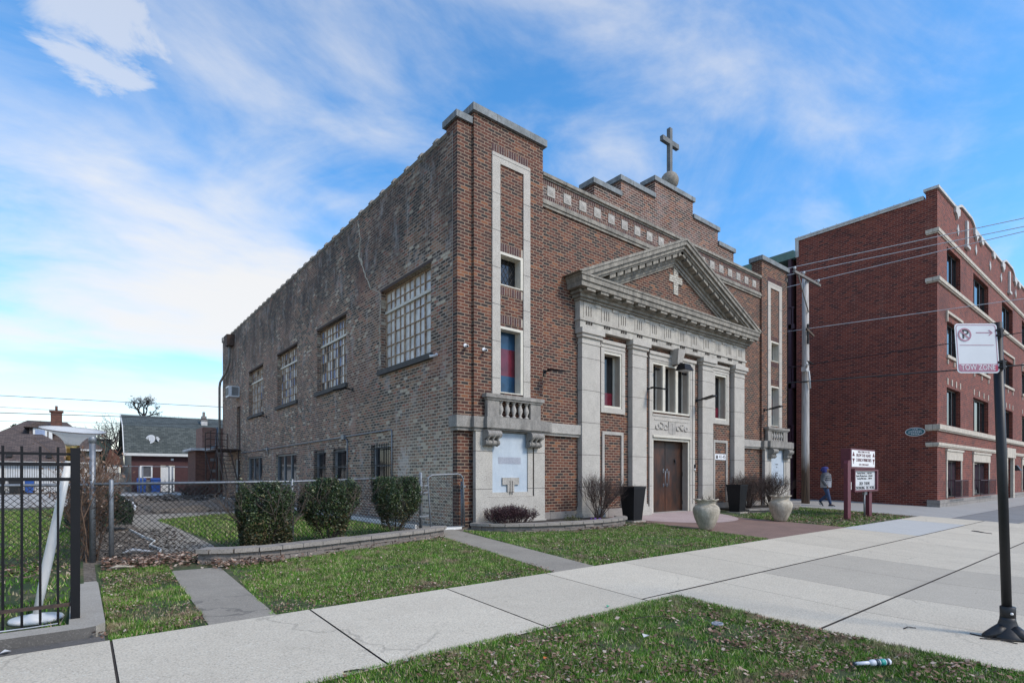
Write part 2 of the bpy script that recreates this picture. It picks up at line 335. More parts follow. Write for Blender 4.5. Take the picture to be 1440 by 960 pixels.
# ------------------------------------------------------------------ meshes
class MB:
    def __init__(s): s.v = []; s.f = []; s.m = []; s.s = []
    def q(s, pts, mi=0, sm=False):
        i = len(s.v); s.v += [tuple(p) for p in pts]; s.f.append(tuple(range(i, i + len(pts)))); s.m.append(mi); s.s.append(sm)
    def box(s, x0, x1, y0, y1, z0, z1, mi=0):
        if x0 > x1: x0, x1 = x1, x0
        if y0 > y1: y0, y1 = y1, y0
        i = len(s.v)
        s.v += [(x0, y0, z0), (x1, y0, z0), (x1, y1, z0), (x0, y1, z0), (x0, y0, z1), (x1, y0, z1), (x1, y1, z1), (x0, y1, z1)]
        for f in ((0, 3, 2, 1), (4, 5, 6, 7), (0, 1, 5, 4), (1, 2, 6, 5), (2, 3, 7, 6), (3, 0, 4, 7)):
            s.f.append(tuple(i + k for k in f)); s.m.append(mi); s.s.append(False)
        return s
    def hexa(s, c8, mi=0):
        i = len(s.v); s.v += [tuple(p) for p in c8]
        for f in ((0, 3, 2, 1), (4, 5, 6, 7), (0, 1, 5, 4), (1, 2, 6, 5), (2, 3, 7, 6), (3, 0, 4, 7)):
            s.f.append(tuple(i + k for k in f)); s.m.append(mi); s.s.append(False)
        return s
    def bar(s, p, q, w, h, mi=0, up=(0, 0, 1)):
        p, q = Vector(p), Vector(q); d = (q - p).normalized(); u = Vector(up)
        if abs(d.dot(u)) > .95: u = Vector((1, 0, 0))
        r = d.cross(u).normalized() * (w / 2); t = r.cross(d).normalized() * (h / 2)
        s.hexa([p - r - t, p + r - t, q + r - t, q - r - t, p - r + t, p + r + t, q + r + t, q - r + t], mi)
        return s
    def tube(s, pts, r, n=8, mi=0, sm=True, cap=True, ell=None):
        pts = [Vector(p) for p in pts]; k = len(pts)
        rr = [r] * k if isinstance(r, (int, float)) else list(r)
        i0 = len(s.v); prev = None
        for i, p in enumerate(pts):
            d = (pts[min(i + 1, k - 1)] - pts[max(i - 1, 0)])
            d = d.normalized() if d.length > 1e-9 else Vector((0, 0, 1))
            if prev is None:
                u = Vector((0, 0, 1)) if abs(d.z) < .9 else Vector((1, 0, 0))
                a = d.cross(u).normalized()
            else:
                a = (prev - d * prev.dot(d)).normalized()
            prev = a; bb = d.cross(a)
            for j in range(n):
                t = 2 * PI * j / n
                s.v.append(tuple(p + a * (math.cos(t) * rr[i]) + bb * (math.sin(t) * rr[i])))
        for i in range(k - 1):
            for j in range(n):
                s.f.append((i0 + i * n + j, i0 + i * n + (j + 1) % n, i0 + (i + 1) * n + (j + 1) % n, i0 + (i + 1) * n + j)); s.m.append(mi); s.s.append(sm)
        if cap:
            s.f.append(tuple(i0 + j for j in range(n))[::-1]); s.m.append(mi); s.s.append(False)
            s.f.append(tuple(i0 + (k - 1) * n + j for j in range(n))); s.m.append(mi); s.s.append(False)
        return s
    def rings(s, rg, n=16, mi=0, sm=True, cap=True, mf=None):
        """rg: list of (centre, right half vector, forward half vector)"""
        i0 = len(s.v); k = len(rg)
        for c, a, b in rg:
            c, a, b = Vector(c), Vector(a), Vector(b)
            for j in range(n):
                t = 2 * PI * j / n; s.v.append(tuple(c + a * math.cos(t) + b * math.sin(t)))
        for i in range(k - 1):
            for j in range(n):
                s.f.append((i0 + i * n + j, i0 + i * n + (j + 1) % n, i0 + (i + 1) * n + (j + 1) % n, i0 + (i + 1) * n + j))
                s.m.append(mf(i) if mf else mi); s.s.append(sm)
        if cap:
            s.f.append(tuple(i0 + j for j in range(n))[::-1]); s.m.append(mf(0) if mf else mi); s.s.append(sm)
            s.f.append(tuple(i0 + (k - 1) * n + j for j in range(n))); s.m.append(mf(k - 2) if mf else mi); s.s.append(sm)
        return s
    def lathe(s, c, prof, n=20, mi=0, sm=True, cap=True, wav=0, mf=None):
        return s.rings([((c[0], c[1], c[2] + z), (r, 0, 0), (0, r, 0)) for r, z in prof], n, mi, sm, cap, mf)
    def prism(s, poly, y0, y1, mi=0, axis='y'):
        """polygon (a, z) extruded along y (or x)"""
        P = (lambda a, z, d: (a, d, z)) if axis == 'y' else (lambda a, z, d: (d, a, z))
        k = len(poly)
        s.q([P(a, z, y0) for a, z in poly], mi); s.q([P(a, z, y1) for a, z in poly][::-1], mi)
        for i in range(k):
            a, b = poly[i], poly[(i + 1) % k]
            s.q([P(*a, y0), P(*a, y1), P(*b, y1), P(*b, y0)], mi)
        return s
    def slab(s, poly, z0, z1, mi=0):
        k = len(poly)
        s.q([(x, y, z1) for x, y in poly], mi); s.q([(x, y, z0) for x, y in poly][::-1], mi)
        for i in range(k):
            a, b = poly[i], poly[(i + 1) % k]
            s.q([(*a, z0), (*b, z0), (*b, z1), (*a, z1)], mi)
        return s
    def wall(s, ax, pl, a0, a1, z0, z1, holes, depth, mi=0, rmi=None):
        """wall face in plane y=pl (ax 'y') or x=pl (ax 'x'), with rectangular holes and their reveals"""
        rmi = mi if rmi is None else rmi
        P = (lambda a, z, d=0: (a, pl + d, z)) if ax == 'y' else (lambda a, z, d=0: (pl + d, a, z))
        A = sorted({a0, a1, *[h[0] for h in holes], *[h[1] for h in holes]}); A = [a for a in A if a0 <= a <= a1]
        Z = sorted({z0, z1, *[h[2] for h in holes], *[h[3] for h in holes]}); Z = [z for z in Z if z0 <= z <= z1]
        for i in range(len(A) - 1):
            for j in range(len(Z) - 1):
                ca, cz = (A[i] + A[i + 1]) / 2, (Z[j] + Z[j + 1]) / 2
                if any(h[0] < ca < h[1] and h[2] < cz < h[3] for h in holes): continue
                s.q([P(A[i], Z[j]), P(A[i + 1], Z[j]), P(A[i + 1], Z[j + 1]), P(A[i], Z[j + 1])], mi)
        for h in holes:
            d = h[4] if len(h) > 4 else depth
            r = [(h[0], h[2]), (h[1], h[2]), (h[1], h[3]), (h[0], h[3])]
            for i in range(4):
                p, q = r[i], r[(i + 1) % 4]
                s.q([P(*p), P(*q), P(*q, d), P(*p, d)], rmi)
        return s
    def text(s, body, o, right, up, size, mi=0, ext=.004, sx=1., align='CENTER'):
        cu = bpy.data.curves.new('t', 'FONT'); cu.body = body; cu.size = size; cu.align_x = align; cu.align_y = 'CENTER'
        cu.extrude = ext; cu.resolution_u = 3
        ob = bpy.data.objects.new('t', cu); COL.objects.link(ob)
        dg = bpy.context.evaluated_depsgraph_get(); dg.update()
        ev = ob.evaluated_get(dg); me = ev.to_mesh()
        o, right, up = Vector(o), Vector(right).normalized(), Vector(up).normalized(); nn = right.cross(up)
        i0 = len(s.v)
        s.v += [tuple(o + right * (v.co.x * sx) + up * v.co.y + nn * (v.co.z + ext)) for v in me.vertices]
        for p in me.polygons:
            s.f.append(tuple(i0 + k for k in p.vertices)); s.m.append(mi); s.s.append(False)
        ev.to_mesh_clear(); bpy.data.objects.remove(ob); bpy.data.curves.remove(cu)
        return s
    def build(s, name, mats, parent=None, origin=None, uvoff=(0, 0)):
        if isinstance(mats, str): mats = [mats]
        if parent is not None: org = ORG[parent]
        elif origin is not None: org = Vector(origin)
        else:
            a = np.array(s.v); org = Vector(((a[:, 0].min() + a[:, 0].max()) / 2, (a[:, 1].min() + a[:, 1].max()) / 2, a[:, 2].min()))
        V = np.array(s.v, dtype=np.float64)
        me = bpy.data.meshes.new(name)
        me.from_pydata([tuple(p) for p in (V - np.array(org))], [], s.f)
        for m in mats: me.materials.append(MATS[m])
        me.polygons.foreach_set('material_index', s.m); me.polygons.foreach_set('use_smooth', s.s)
        me.update()
        nf = len(me.polygons); nl = len(me.loops)
        uvl = me.uv_layers.new(name='UVMap')
        nor = np.empty(nf * 3); me.polygons.foreach_get('normal', nor); nor = np.abs(nor.reshape(-1, 3))
        lt = np.empty(nf, dtype=np.int32); me.polygons.foreach_get('loop_total', lt)
        lv = np.empty(nl, dtype=np.int32); me.loops.foreach_get('vertex_index', lv)
        N = np.repeat(nor, lt, axis=0); W = V[lv]
        isz = (N[:, 2] > .75); isx = (~isz) & (N[:, 0] > N[:, 1])
        u = np.where(isz, W[:, 0], np.where(isx, W[:, 1], W[:, 0])); w = np.where(isz, W[:, 1], W[:, 2])
        uv = np.stack([u + uvoff[0], w + uvoff[1]], 1).astype(np.float32)
        uvl.data.foreach_set('uv', uv.ravel())
        o = bpy.data.objects.new(name, me); COL.objects.link(o)
        if parent is not None: o.parent = parent
        else: o.location = org
        ORG[o] = org
        return o

def tag(o, label=None, cat=None, group=None, kind=None):
    if label: o['label'] = label
    if cat: o['category'] = cat
    if group: o['group'] = group
    if kind: o['kind'] = kind
    return o
def thing(name, loc, label, cat, group=None):
    o = bpy.data.objects.new(name, None); COL.objects.link(o); o.location = loc; o.empty_display_size = .3
    ORG[o] = Vector(loc); return tag(o, label, cat, group)
def copy_tree(o, loc=None, parent=None, rz=None):
    c = o.copy(); COL.objects.link(c); ORG[c] = ORG[o]
    if parent is not None: c.parent = parent
    if loc is not None: c.location = loc
    if rz is not None: c.rotation_euler = (0, 0, rz)
    for ch in list(o.children): copy_tree(ch, None, c)
    return c

def clip(poly, y, keep_above):
    out = []
    for i in range(len(poly)):
        a, b = poly[i], poly[(i + 1) % len(poly)]
        ia = (a[1] >= y) == keep_above or a[1] == y; ib = (b[1] >= y) == keep_above or b[1] == y
        if ia: out.append(a)
        if ia != ib:
            t = (y - a[1]) / (b[1] - a[1]); out.append((a[0] + t * (b[0] - a[0]), y))
    return out
def sheet(name, polys, dz, mat, kind='structure'):
    mb = MB()
    for poly in polys:
        hi = clip(poly, 0, True); lo = clip(poly, 0, False)
        for part in (hi, clip(lo, -8.5, True) if lo else [], clip(lo, -8.5, False) if lo else []):
            if len(part) >= 3: mb.q([(x, y, gz(y) + dz) for x, y in part])
    o = mb.build(name, mat, origin=(0, 0, 0)); o['kind'] = kind
    return o
SKY, SUN, CLOUD, EXPO = .15, 1.9, 4.35, .52
# ================================================================== THE CHURCH
church = thing('church_building', (8.6, 13.5, 0), 'two storey brick church with stepped parapet, stone pediment and roof cross', 'church')
W2 = 17.55   # mirror sum: the right tower mirrors the left
D = 27.1
# --- long side wall (common brick), corner return in face brick
WIN = [(1.25, 4.19), (6.90, 9.78), (12.19, 15.08), (17.52, 20.38)]
GW = [(3.57, 4.85, .95, 2.2), (6.90, 8.08, .95, 2.2), (8.87, 10.02, .95, 2.2), (12.28, 15.3, .95, 2.22), (17.65, 20.69, .98, 2.25), (22.4, 23.7, .35, 2.22)]
mb = MB()
holes = [(a, b, 4.42, 6.78, .24) for a, b in WIN] + [(a, b, c, d, .18) for a, b, c, d in GW] + [(22.3, 23.2, 2.78, 5.2, .2)]
mb.wall('x', 0, .2, D, -.1, 9.66, holes, .2)
mb.q([(0, D, -.1), (W2 - .3, D, -.1), (W2 - .3, D, 9.6), (0, D, 9.6)])
mb.q([(0, .5, 9.66), (0, D, 9.66), (.4, D, 9.66), (.4, .5, 9.66)]); mb.q([(.4, .5, 9.66), (.4, D, 9.66), (.4, D, 9.0), (.4, .5, 9.0)])
mb.q([(W2 - .3, .1, -.3), (W2 - .3, D, -.3), (W2 - .3, D, 9.5), (W2 - .3, .1, 9.5)])
side = mb.build('side_wall', 'common_brick', church)
MB().box(.4, W2 - .31, .5, D - .02, 8.9, 9.0).build('roof', 'dark_roof', church)
mb = MB()   # clay tile coping with raised collars
mb.rings([((.19, y, 9.70), (.24, 0, 0), (0, 0, .10)) for y in (.46, D)], 10, 0, False)
y = .9
while y < D:
    mb.rings([((.19, yy, 9.70), (.28, 0, 0), (0, 0, .155)) for yy in (y, y + .13)], 10, 0, False); y += .78
mb.box(-.06, .5, D - .3, D, 9.66, 9.95)
mb.build('tile_coping', 'balcony_stone', church)
# patched crack running from the coping to the first window
mb = MB(); pts = [(5.94, 9.6), (5.83, 9.2), (5.71, 8.93), (5.80, 8.6), (5.83, 8.39), (5.55, 8.0), (5.33, 7.6), (5.1, 7.3), (4.95, 7.11), (4.6, 6.95), (4.30, 6.82), (4.27, 6.3), (4.29, 5.6), (4.27, 5.0), (4.28, 4.5)]
pp = []
for i in range(len(pts) - 1):
    for k in range(6):
        t = k / 6; pp.append((pts[i][0] * (1 - t) + pts[i + 1][0] * t + rnd.uniform(-.03, .03), pts[i][1] * (1 - t) + pts[i + 1][1] * t, rnd.uniform(.008, .05) * (2.2 if 8.2 < pts[i][1] < 8.8 else 1)))
for a, b2 in zip(pp[:-1], pp[1:]):
    mb.hexa([(0, a[0] - a[2], a[1]), (0, a[0] + a[2], a[1]), (0, b2[0] + b2[2], b2[1]), (0, b2[0] - b2[2], b2[1]), (-.006, a[0] - a[2], a[1]), (-.006, a[0] + a[2], a[1]), (-.006, b2[0] + b2[2], b2[1]), (-.006, b2[0] - b2[2], b2[1])])
mb.build('mortar_repair', 'cast_stone', church)
# --- big steel windows
for wi, (a, b2) in enumerate(WIN):
    z0, z1 = 4.44, 6.76; x = .2
    fr = MB(); pn = MB()
    n_c, rows = 10, [4.44, 4.80, 5.16, 5.52, 5.88, 6.16, 6.46, 6.76]
    dy = (b2 - a) / n_c
    for i in range(n_c + 1):
        w = .05 if i in (0, 10) else (.038 if i % 2 == 0 else .02)
        fr.box(x - (.05 if i % 2 == 0 else .03), x + .02, a + i * dy - w / 2, a + i * dy + w / 2, z0, z1)
    for j, z in enumerate(rows):
        w = .075 if j == 5 else (.05 if j in (0, 7) else .02)
        fr.box(x - (.07 if j == 5 else .033), x + .019, a, b2, z - w / 2, z + w / 2, 1 if j == 5 else 0)
    for i in range(n_c):
        for j in range(7):
            r = rnd.random()
            mi = (0 if r < .7 else 1) if wi == 0 else (0 if r < .38 else 1 if r < .6 else 2 if r < .85 else 3)
            ya, yb = a + i * dy, a + (i + 1) * dy; t = rnd.uniform(-.006, .006); u = rnd.uniform(-.006, .006)
            pn.q([(x + t, ya, rows[j]), (x - t, ya, rows[j + 1]), (x - t + u, yb, rows[j + 1]), (x + t + u, yb, rows[j])], mi)
    f = fr.build('steel_window', ['rusty_steel', 'cream_paint'], church)
    pn.build('pane', ['pane_white', 'pane_grey', 'pane_blue', 'pane_dark'], f)
    MB().box(-.09, .22, a - .12, b2 + .10, 4.27, 4.415).build('window_sill', 'dark_sill', f)
    MB().box(-.004, .2, a - .1, b2 + .05, 6.782, 6.86).build('lintel', 'rusty_iron', f)
# --- ground-floor windows along the side
for gi, (a, b2, z0, z1) in enumerate(GW):
    fr = MB(); x = .13
    for (p, q) in ((a, a + .07), (b2 - .07, b2)): fr.box(x - .05, x + .05, p, q, z0, z1)
    for (p, q) in ((z0, z0 + .07), (z1 - .07, z1)): fr.box(x - .05, x + .05, a + .07, b2 - .07, p, q)
    if gi in (3, 4):
        k = 3
        for i in range(1, k): fr.box(x - .04, x + .04, a + (b2 - a) * i / k - .035, a + (b2 - a) * i / k + .035, z0 + .07, z1 - .07)
    else: fr.box(x - .03, x + .03, a + .07, b2 - .07, (z0 + z1) / 2 - .02, (z0 + z1) / 2 + .02)
    f = fr.build('side_window', 'galvanised' if gi in (3, 4) else 'dirty_white', church)
    MB().box(x + .01, x + .03, a + .07, b2 - .07, z0 + .07, z1 - .07).build('pane', 'dark_glass', f)
    if gi < 3:
        br = MB()
        for k in range(int((b2 - a) / .115) + 1):
            yy = a + .03 + k * .115
            if yy < b2: br.tube([(-.06, yy, z0 - .04), (-.06, yy, z1 + .02)], .011, 5)
        for z in (z0 + .12, (z0 + z1) / 2, z1 - .12):
            br.box(-.066, -.05, a - .03, b2 + .03, z - .015, z + .015)
            for yy in (a - .02, b2 + .02): br.box(-.066, .0, yy - .012, yy + .012, z - .012, z + .012)
        br.build('security_bars', 'black_iron', f)
    MB().box(-.05, .12, a - .05, b2 + .05, z0 - .09, z0 - .003).build('window_sill', 'granite' if gi > 2 else 'balcony_stone', f)
# boarded opening with an air conditioner sleeve under the first barred window
MB().box(-.02, .1, 3.75, 4.75, .42, .85).build('board', 'board', church)
d_ = MB().box(.12, .16, 22.3, 23.2, 2.78, 5.2).build('side_door', 'rusty_iron', church)
MB().tube([(.1, 22.42, 3.75), (.05, 22.42, 3.75), (.05, 22.42, 3.9), (.1, 22.42, 3.9)], .012, 5).build('handle', 'dark_metal', d_)
# basement window sills seen low on the wall
for a, b2 in ((12.7, 13.5), (14.1, 14.9)):
    f = MB().box(-.03, -.003, a, b2, .22, .62).build('basement_window', 'dark_glass', church)
    MB().box(-.05, -.003, a - .04, b2 + .04, .16, .217).build('window_sill', 'white_paint', f)
# electrical conduit
mb = MB().tube([(-.03, 22.0, 2.53), (-.03, 12, 2.56), (-.03, 3.5, 2.6), (-.03, 3.42, 2.55), (-.03, 3.42, .5)], .02, 6)
mb.tube([(-.03, 7.0, 2.57), (-.03, 6.75, 2.45), (-.03, 6.75, .6)], .02, 6)
mb.tube([(-.03, 16.6, 2.5), (-.03, 16.5, 2.3)], .018, 6)
mb.box(-.08, 0, 6.95, 7.2, 2.5, 2.66).box(-.07, 0, 16.55, 16.75, 2.47, 2.62)
mb.build('conduit', 'galvanised', church)
# roof scupper and downspout
mb = MB().hexa([(-.02, 23.9, 8.9), (-.02, 24.7, 8.9), (-.35, 24.55, 8.9), (-.35, 24.05, 8.9), (-.02, 23.7, 9.5), (-.02, 24.9, 9.5), (-.4, 24.75, 9.5), (-.4, 23.85, 9.5)], 1)
mb.tube([(-.18, 24.3, 8.9), (-.18, 24.3, 8.0), (-.18, 24.9, 7.6), (-.2, 26.8, 7.1), (-.2, 27.0, 6.8), (-.2, 27.0, .2)], .07, 8)
mb.build('downspout', ['balcony_stone', 'rusty_iron'], church)

# --- front: corner pier, towers
mb = MB()
mb.q([(0, 0, 0), (0, .2, 0), (0, .2, 9.86), (0, 0, 9.86)]); mb.q([(0, 0, 0), (.43, 0, 0), (.43, 0, 9.86), (0, 0, 9.86)])
mb.q([(0, .2, 9.66), (0, .5, 9.66), (0, .5, 9.86), (0, .2, 9.86)]); mb.q([(.43, .5, 9.66), (0, .5, 9.66), (0, .5, 9.86), (.43, .5, 9.86)])
mb.build('corner_pier', 'face_brick', church)
MB().box(W2 - .41, W2 - .27, .06, .5, -.3, 9.83).build('corner_pier', 'face_brick', church)
mb = MB().box(-.07, .40, -.07, .58, 9.86, 10.02)
mb.build('pier_coping', 'bluish_coping', church)
MB().box(W2 - .42, W2 - .20, .0, .58, 9.83, 9.98).build('pier_coping', 'bluish_coping', church)
MB().box(-.004, 0, .196, .210, -.05, 9.66).build('wall_joint', 'balcony_stone', church)

def M(x, right): return W2 - x if right else x
def mbox(mb, R, x0, x1, *a): mb.box(M(x0, R), M(x1, R), *a)
for R in (False, True):
    yt = -.08
    mb = MB()
    hs = [(1.22, 1.99, 6.10, 6.95, .34), (1.22, 1.99, 3.36, 5.06, .34)]
    if R: hs = [(W2 - b2, W2 - a, c, d, e) for a, b2, c, d, e in hs]
    a0, a1 = sorted((M(.43, R), M(2.70, R)))
    mb.wall('y', yt, a0, a1, -.1, 10.15, hs, .34)
    for a in (a0, a1): mb.q([(a, yt, -.1), (a, .35, -.1), (a, .35, 10.15), (a, yt, 10.15)])
    mb.q([(a0, .35, 8.9), (a1, .35, 8.9), (a1, .35, 10.15), (a0, .35, 10.15)])
    tw = mb.build('tower', 'face_brick', church)
    mb = MB(); mbox(mb, R, .36, 2.79, yt - .08, .43, 10.15, 10.33); mb.build('tower_coping', 'bluish_coping', church)
    # stone band framing the recessed strip of windows
    mb = MB(); yf = yt - .035
    mbox(mb, R, .97, 1.22, yf, yt - .001, 3.30, 9.39); mbox(mb, R, 1.99, 2.22, yf, yt - .001, 3.30, 9.39)
    mbox(mb, R, 1.22, 1.99, yf, yt - .001, 9.15, 9.39)
    mb.build('stone_frame', 'granite_block', church)
    for (p, q) in ((9.4, 9.6), (6.96, 7.16), (5.86, 6.06), (5.14, 5.34)):
        xa, xb = (.97, 2.22) if p > 9 else (1.225, 1.985)
        x = xa; mb = MB()   # soldier course: bricks on end over a mortar backing
        mbox(mb, R, xa - .002, xb + .002, yt - .006, yt - .001, p - .002, q + .002, 2)
        while x + .06 < xb + .01:
            mbox(mb, R, x, x + .062, yt - .012, yt - .004, p, q, rnd.choice((0, 1, 1))); x += .079
        mb.build('soldier_course', ['shed_brick', 'maroon_brick', 'cream_stucco'], church)
    for k, (z0, z1) in enumerate(((6.10, 6.95), (3.36, 5.06))):
        mb = MB(); yw = yt + .24
        # cream jambs and head lining the opening
        mbox(mb, R, 1.222, 1.27, yw - .02, yw + .06, z0, z1); mbox(mb, R, 1.94, 1.988, yw - .02, yw + .06, z0, z1)
        mbox(mb, R, 1.27, 1.94, yw - .02, yw + .06, z0, z0 + .06); mbox(mb, R, 1.27, 1.94, yw - .02, yw + .06, z1 - .05, z1)
        mbox(mb, R, 1.90, 1.984, yt - .02, yw - .02, z0, z1); mbox(mb, R, 1.226, 1.24, yt - .02, yw - .02, z0, z1)
        mbox(mb, R, 1.24, 1.90, yt - .02, yw - .02, z1 - .07, z1 - .003); mbox(mb, R, 1.225, 1.985, yt - .012, yw - .02, z0 + .003, z0 + .03)
        f = mb.build('tower_window', 'cream_paint', church)
        if k == 0:
            mb = MB(); mbox(mb, R, 1.27, 1.94, yw, yw + .02, z0 + .06, z1 - .05); mb.build('pane', 'dark_glass', f)
            mb = MB()
            for i in range(-4, 8):
                for s in (1, -1):
                    x0 = 1.27 + i * .13; seg = []
                    for t in range(41):
                        zz = z0 + .06 + t * .74 / 40; xx = x0 + (zz - z0 - .06) * .6 * s + (0 if s > 0 else .4)
                        if 1.28 < xx < 1.93: seg.append((M(xx, R), yw - .004, zz))
                    if len(seg) > 1: mb.tube([seg[0], seg[-1]], .007, 4)
            mb.build('lead_lattice', 'lead', f)
        else:
            mb = MB(); zs = [z0 + .06, z0 + .50, z1 - .50, z1 - .05]
            for i in range(3): mbox(mb, R, 1.27, 1.94, yw, yw + .02, zs[i], zs[i + 1], (0, 1, 0)[i])
            mb.build('stained_glass', ['blue_glass', 'red_glass'], f)
    # balcony with balusters
    mb = MB(); yb = -.38
    zA, zB = 2.43, 2.70
    mbox(mb, R, .61, 2.56, yb, -.082, zA, zB); mbox(mb, R, .66, 2.51, yb + .05, -.082, zA - .04, zA)
    for p, q in ((.73, 1.10), (2.13, 2.48)): mbox(mb, R, p, q, -.235, -.117, zB, 3.14)
    mbox(mb, R, 1.10, 2.13, -.235, -.117, zB, zB + .03)
    mbox(mb, R, .70, 2.51, -.265, -.117, 3.14, 3.19); mbox(mb, R, .65, 2.56, -.30, -.117, 3.19, 3.285)
    bal = mb.build('balcony', 'balcony_stone', church)
    for i in range(5):
        x = 1.19 + i * .212
        b_ = MB().lathe((M(x, R), -.165, zB + .03), [(.062, 0), (.062, .03), (.035, .05), (.03, .075), (.072, .18), (.066, .23), (.03, .34), (.046, .37), (.062, .385), (.062, .412)], 12)
        b_.build('baluster', 'granite', bal)
    # belt course over tower
    mb = MB(); mbox(mb, R, .2 if R else .30, 2.86, -.27, -.081, zA, zB); mbox(mb, R, .2 if R else .34, 2.82, -.22, -.081, zA - .08, zA)
    mb.build('belt_course', 'balcony_stone', church)
    # scrolled consoles
    for xa, xb in ((.60, 1.02), (2.00, 2.42)):
        mb = MB()
        prof = [(-.2, 2.388), (-.40, 2.388)]
        for t in range(9): a = PI / 2 + t / 8 * PI; prof.append((-.37 + .09 * math.cos(a), 2.28 + .09 * math.sin(a)))
        prof += [(-.32, 2.17), (-.27, 2.14)]
        for t in range(7): a = PI / 2 + t / 6 * PI; prof.append((-.30 + .07 * math.cos(a), 2.07 + .07 * math.sin(a)))
        prof += [(-.2, 1.99)]
        mb.prism(prof, M(xa, R), M(xb, R), 0, 'x')
        for k in range(3):
            xx = xa + .06 + k * (xb - xa - .12) / 2
            mb.tube([(M(xx, R), -.26, 2.36), (M(xx, R), -.425, 2.32), (M(xx, R), -.435, 2.24), (M(xx, R), -.33, 2.16), (M(xx, R), -.36, 2.07), (M(xx, R), -.29, 2.0)], .038, 6)
        mb.build('console_bracket', 'balcony_stone', church)
    # stone surround and painted tablet below
    mb = MB(); ys = -.2
    mbox(mb, R, .40, .78, ys, -.081, .72, 2.35); mbox(mb, R, 2.28, 2.66, ys, -.081, .72, 2.35)
    mbox(mb, R, .40, 2.66, ys - .005, -.081, -.1, .72); mbox(mb, R, .37, 2.69, ys - .03, -.081, -.1, .10)
    mbox(mb, R, .78, .92, ys + .02, -.081, .725, 2.3); mbox(mb, R, 2.08, 2.28, ys + .02, -.081, .725, 2.3); mbox(mb, R, .92, 2.08, ys + .02, -.081, .725, .84)
    mbox(mb, R, 2.255, 2.278, ys + .005, -.081, .73, 2.0, 1)
    sur = mb.build('stone_surround', ['granite_block', 'joint_dark'], church)
    mb = MB(); mbox(mb, R, .92, 2.08, ys + .05, -.081, .84, 2.34)
    tb = mb.build('tablet', 'tablet_paint', sur)
    if not R:
        mb = MB(); mbox(mb, R, 1.12, 1.86, ys + .046, ys + .05, 1.56, 1.73); mb.build('plaque', 'tablet_plaque', sur)
        mb = MB(); mbox(mb, R, 1.23, 1.77, ys + .005, ys + .05, 1.03, 1.21); mbox(mb, R, 1.39, 1.61, ys + .005, ys + .05, .84, 1.03)
        for xx in (1.46, 1.53): mbox(mb, R, xx, xx + .018, ys - .001, ys + .005, .78, 1.13, 1)
        mb.build('letter_emblem', ['granite', 'joint_dark'], sur)
    else:
        mb = MB()
        mbox(mb, R, 1.40, 1.70, ys + .046, ys + .05, 1.20, 1.82)
        for zz, hw in ((1.72, .11), (1.60, .05), (1.36, .12), (1.24, .10)): mbox(mb, R, 1.55 - hw, 1.55 + hw, ys + .043, ys + .046, zz, zz + .05, 1)
        mb.build('plaque', ['tablet_paint', 'galvanised'], sur)

# --- belt course: round the corner pier and along the main wall
mb = MB(); mb.box(-.12, .30, -.16, .2, 2.43, 2.71); mb.box(-.07, .34, -.11, .2, 2.35, 2.43); mb.build('belt_course', 'balcony_stone', church)
for xa, xb in ((2.86, 4.12), (13.26, W2 - 2.86)):
    mb = MB().box(xa, xb, -.14, -.001, 2.43, 2.70).box(xa, xb, -.09, -.001, 2.36, 2.43); mb.build('belt_course', 'granite', church)

# --- main wall
mb = MB()
CX0, CX1 = 7.56, 9.72
hs = [(5.22, 6.03, 3.32, 5.02, .32), (11.36, 12.20, 3.36, 5.08, .32), (CX0, CX1, 3.36, 5.02, .32), (CX0, CX1, .0, 2.52, .32)]
mb.wall('y', 0, 2.70, W2 - 2.70, -.3, 8.6, hs, .32)
mb.build('front_wall', 'face_brick', church)
mb = MB(); mb.wall('y', 0, 2.70, W2 - 2.70, 8.6, 9.36, [], .3)
mb.q([(2.7, .5, 8.9), (W2 - 2.7, .5, 8.9), (W2 - 2.7, .5, 9.36), (2.7, .5, 9.36)])
mb.build('frieze_wall', 'face_brick_whitened', church)
mb = MB(); x0, x1 = 2.71, W2 - 2.71
mb.box(x0, x1, -.05, -.001, 8.58, 8.66).box(x0, x1, -.08, -.001, 8.66, 8.74).box(x0, x1, -.05, -.001, 8.74, 8.80)
mb.box(x0, x1, -.04, .5, 9.36, 9.41).box(x0, x1, -.09, .55, 9.41, 9.50)
mb.build('frieze_band', 'weathered_stone', church)
for i in range(19):
    x = 2.92 + i * .627; mb = MB()
    mb.box(x, x + .29, -.022, -.001, 8.94, 9.22); mb.hexa([(x + .04, -.022, 8.98), (x + .25, -.022, 8.98), (x + .25, -.022, 9.18), (x + .04, -.022, 9.18), (x + .13, -.05, 9.07), (x + .16, -.05, 9.07), (x + .16, -.05, 9.09), (x + .13, -.05, 9.09)])
    mb.build('frieze_block', 'granite', church)
for p, q in ((9.245, 9.355), (8.805, 8.91)):
    x = 2.74; mb = MB().box(2.72, W2 - 2.72, -.006, -.001, p - .003, q + .003, 2)
    while x < W2 - 2.8: mb.box(x, x + .06, -.012, -.004, p, q, rnd.choice((0, 1, 1))); x += .079
    mb.build('soldier_course', ['shed_brick', 'maroon_brick', 'cream_stucco'], church)
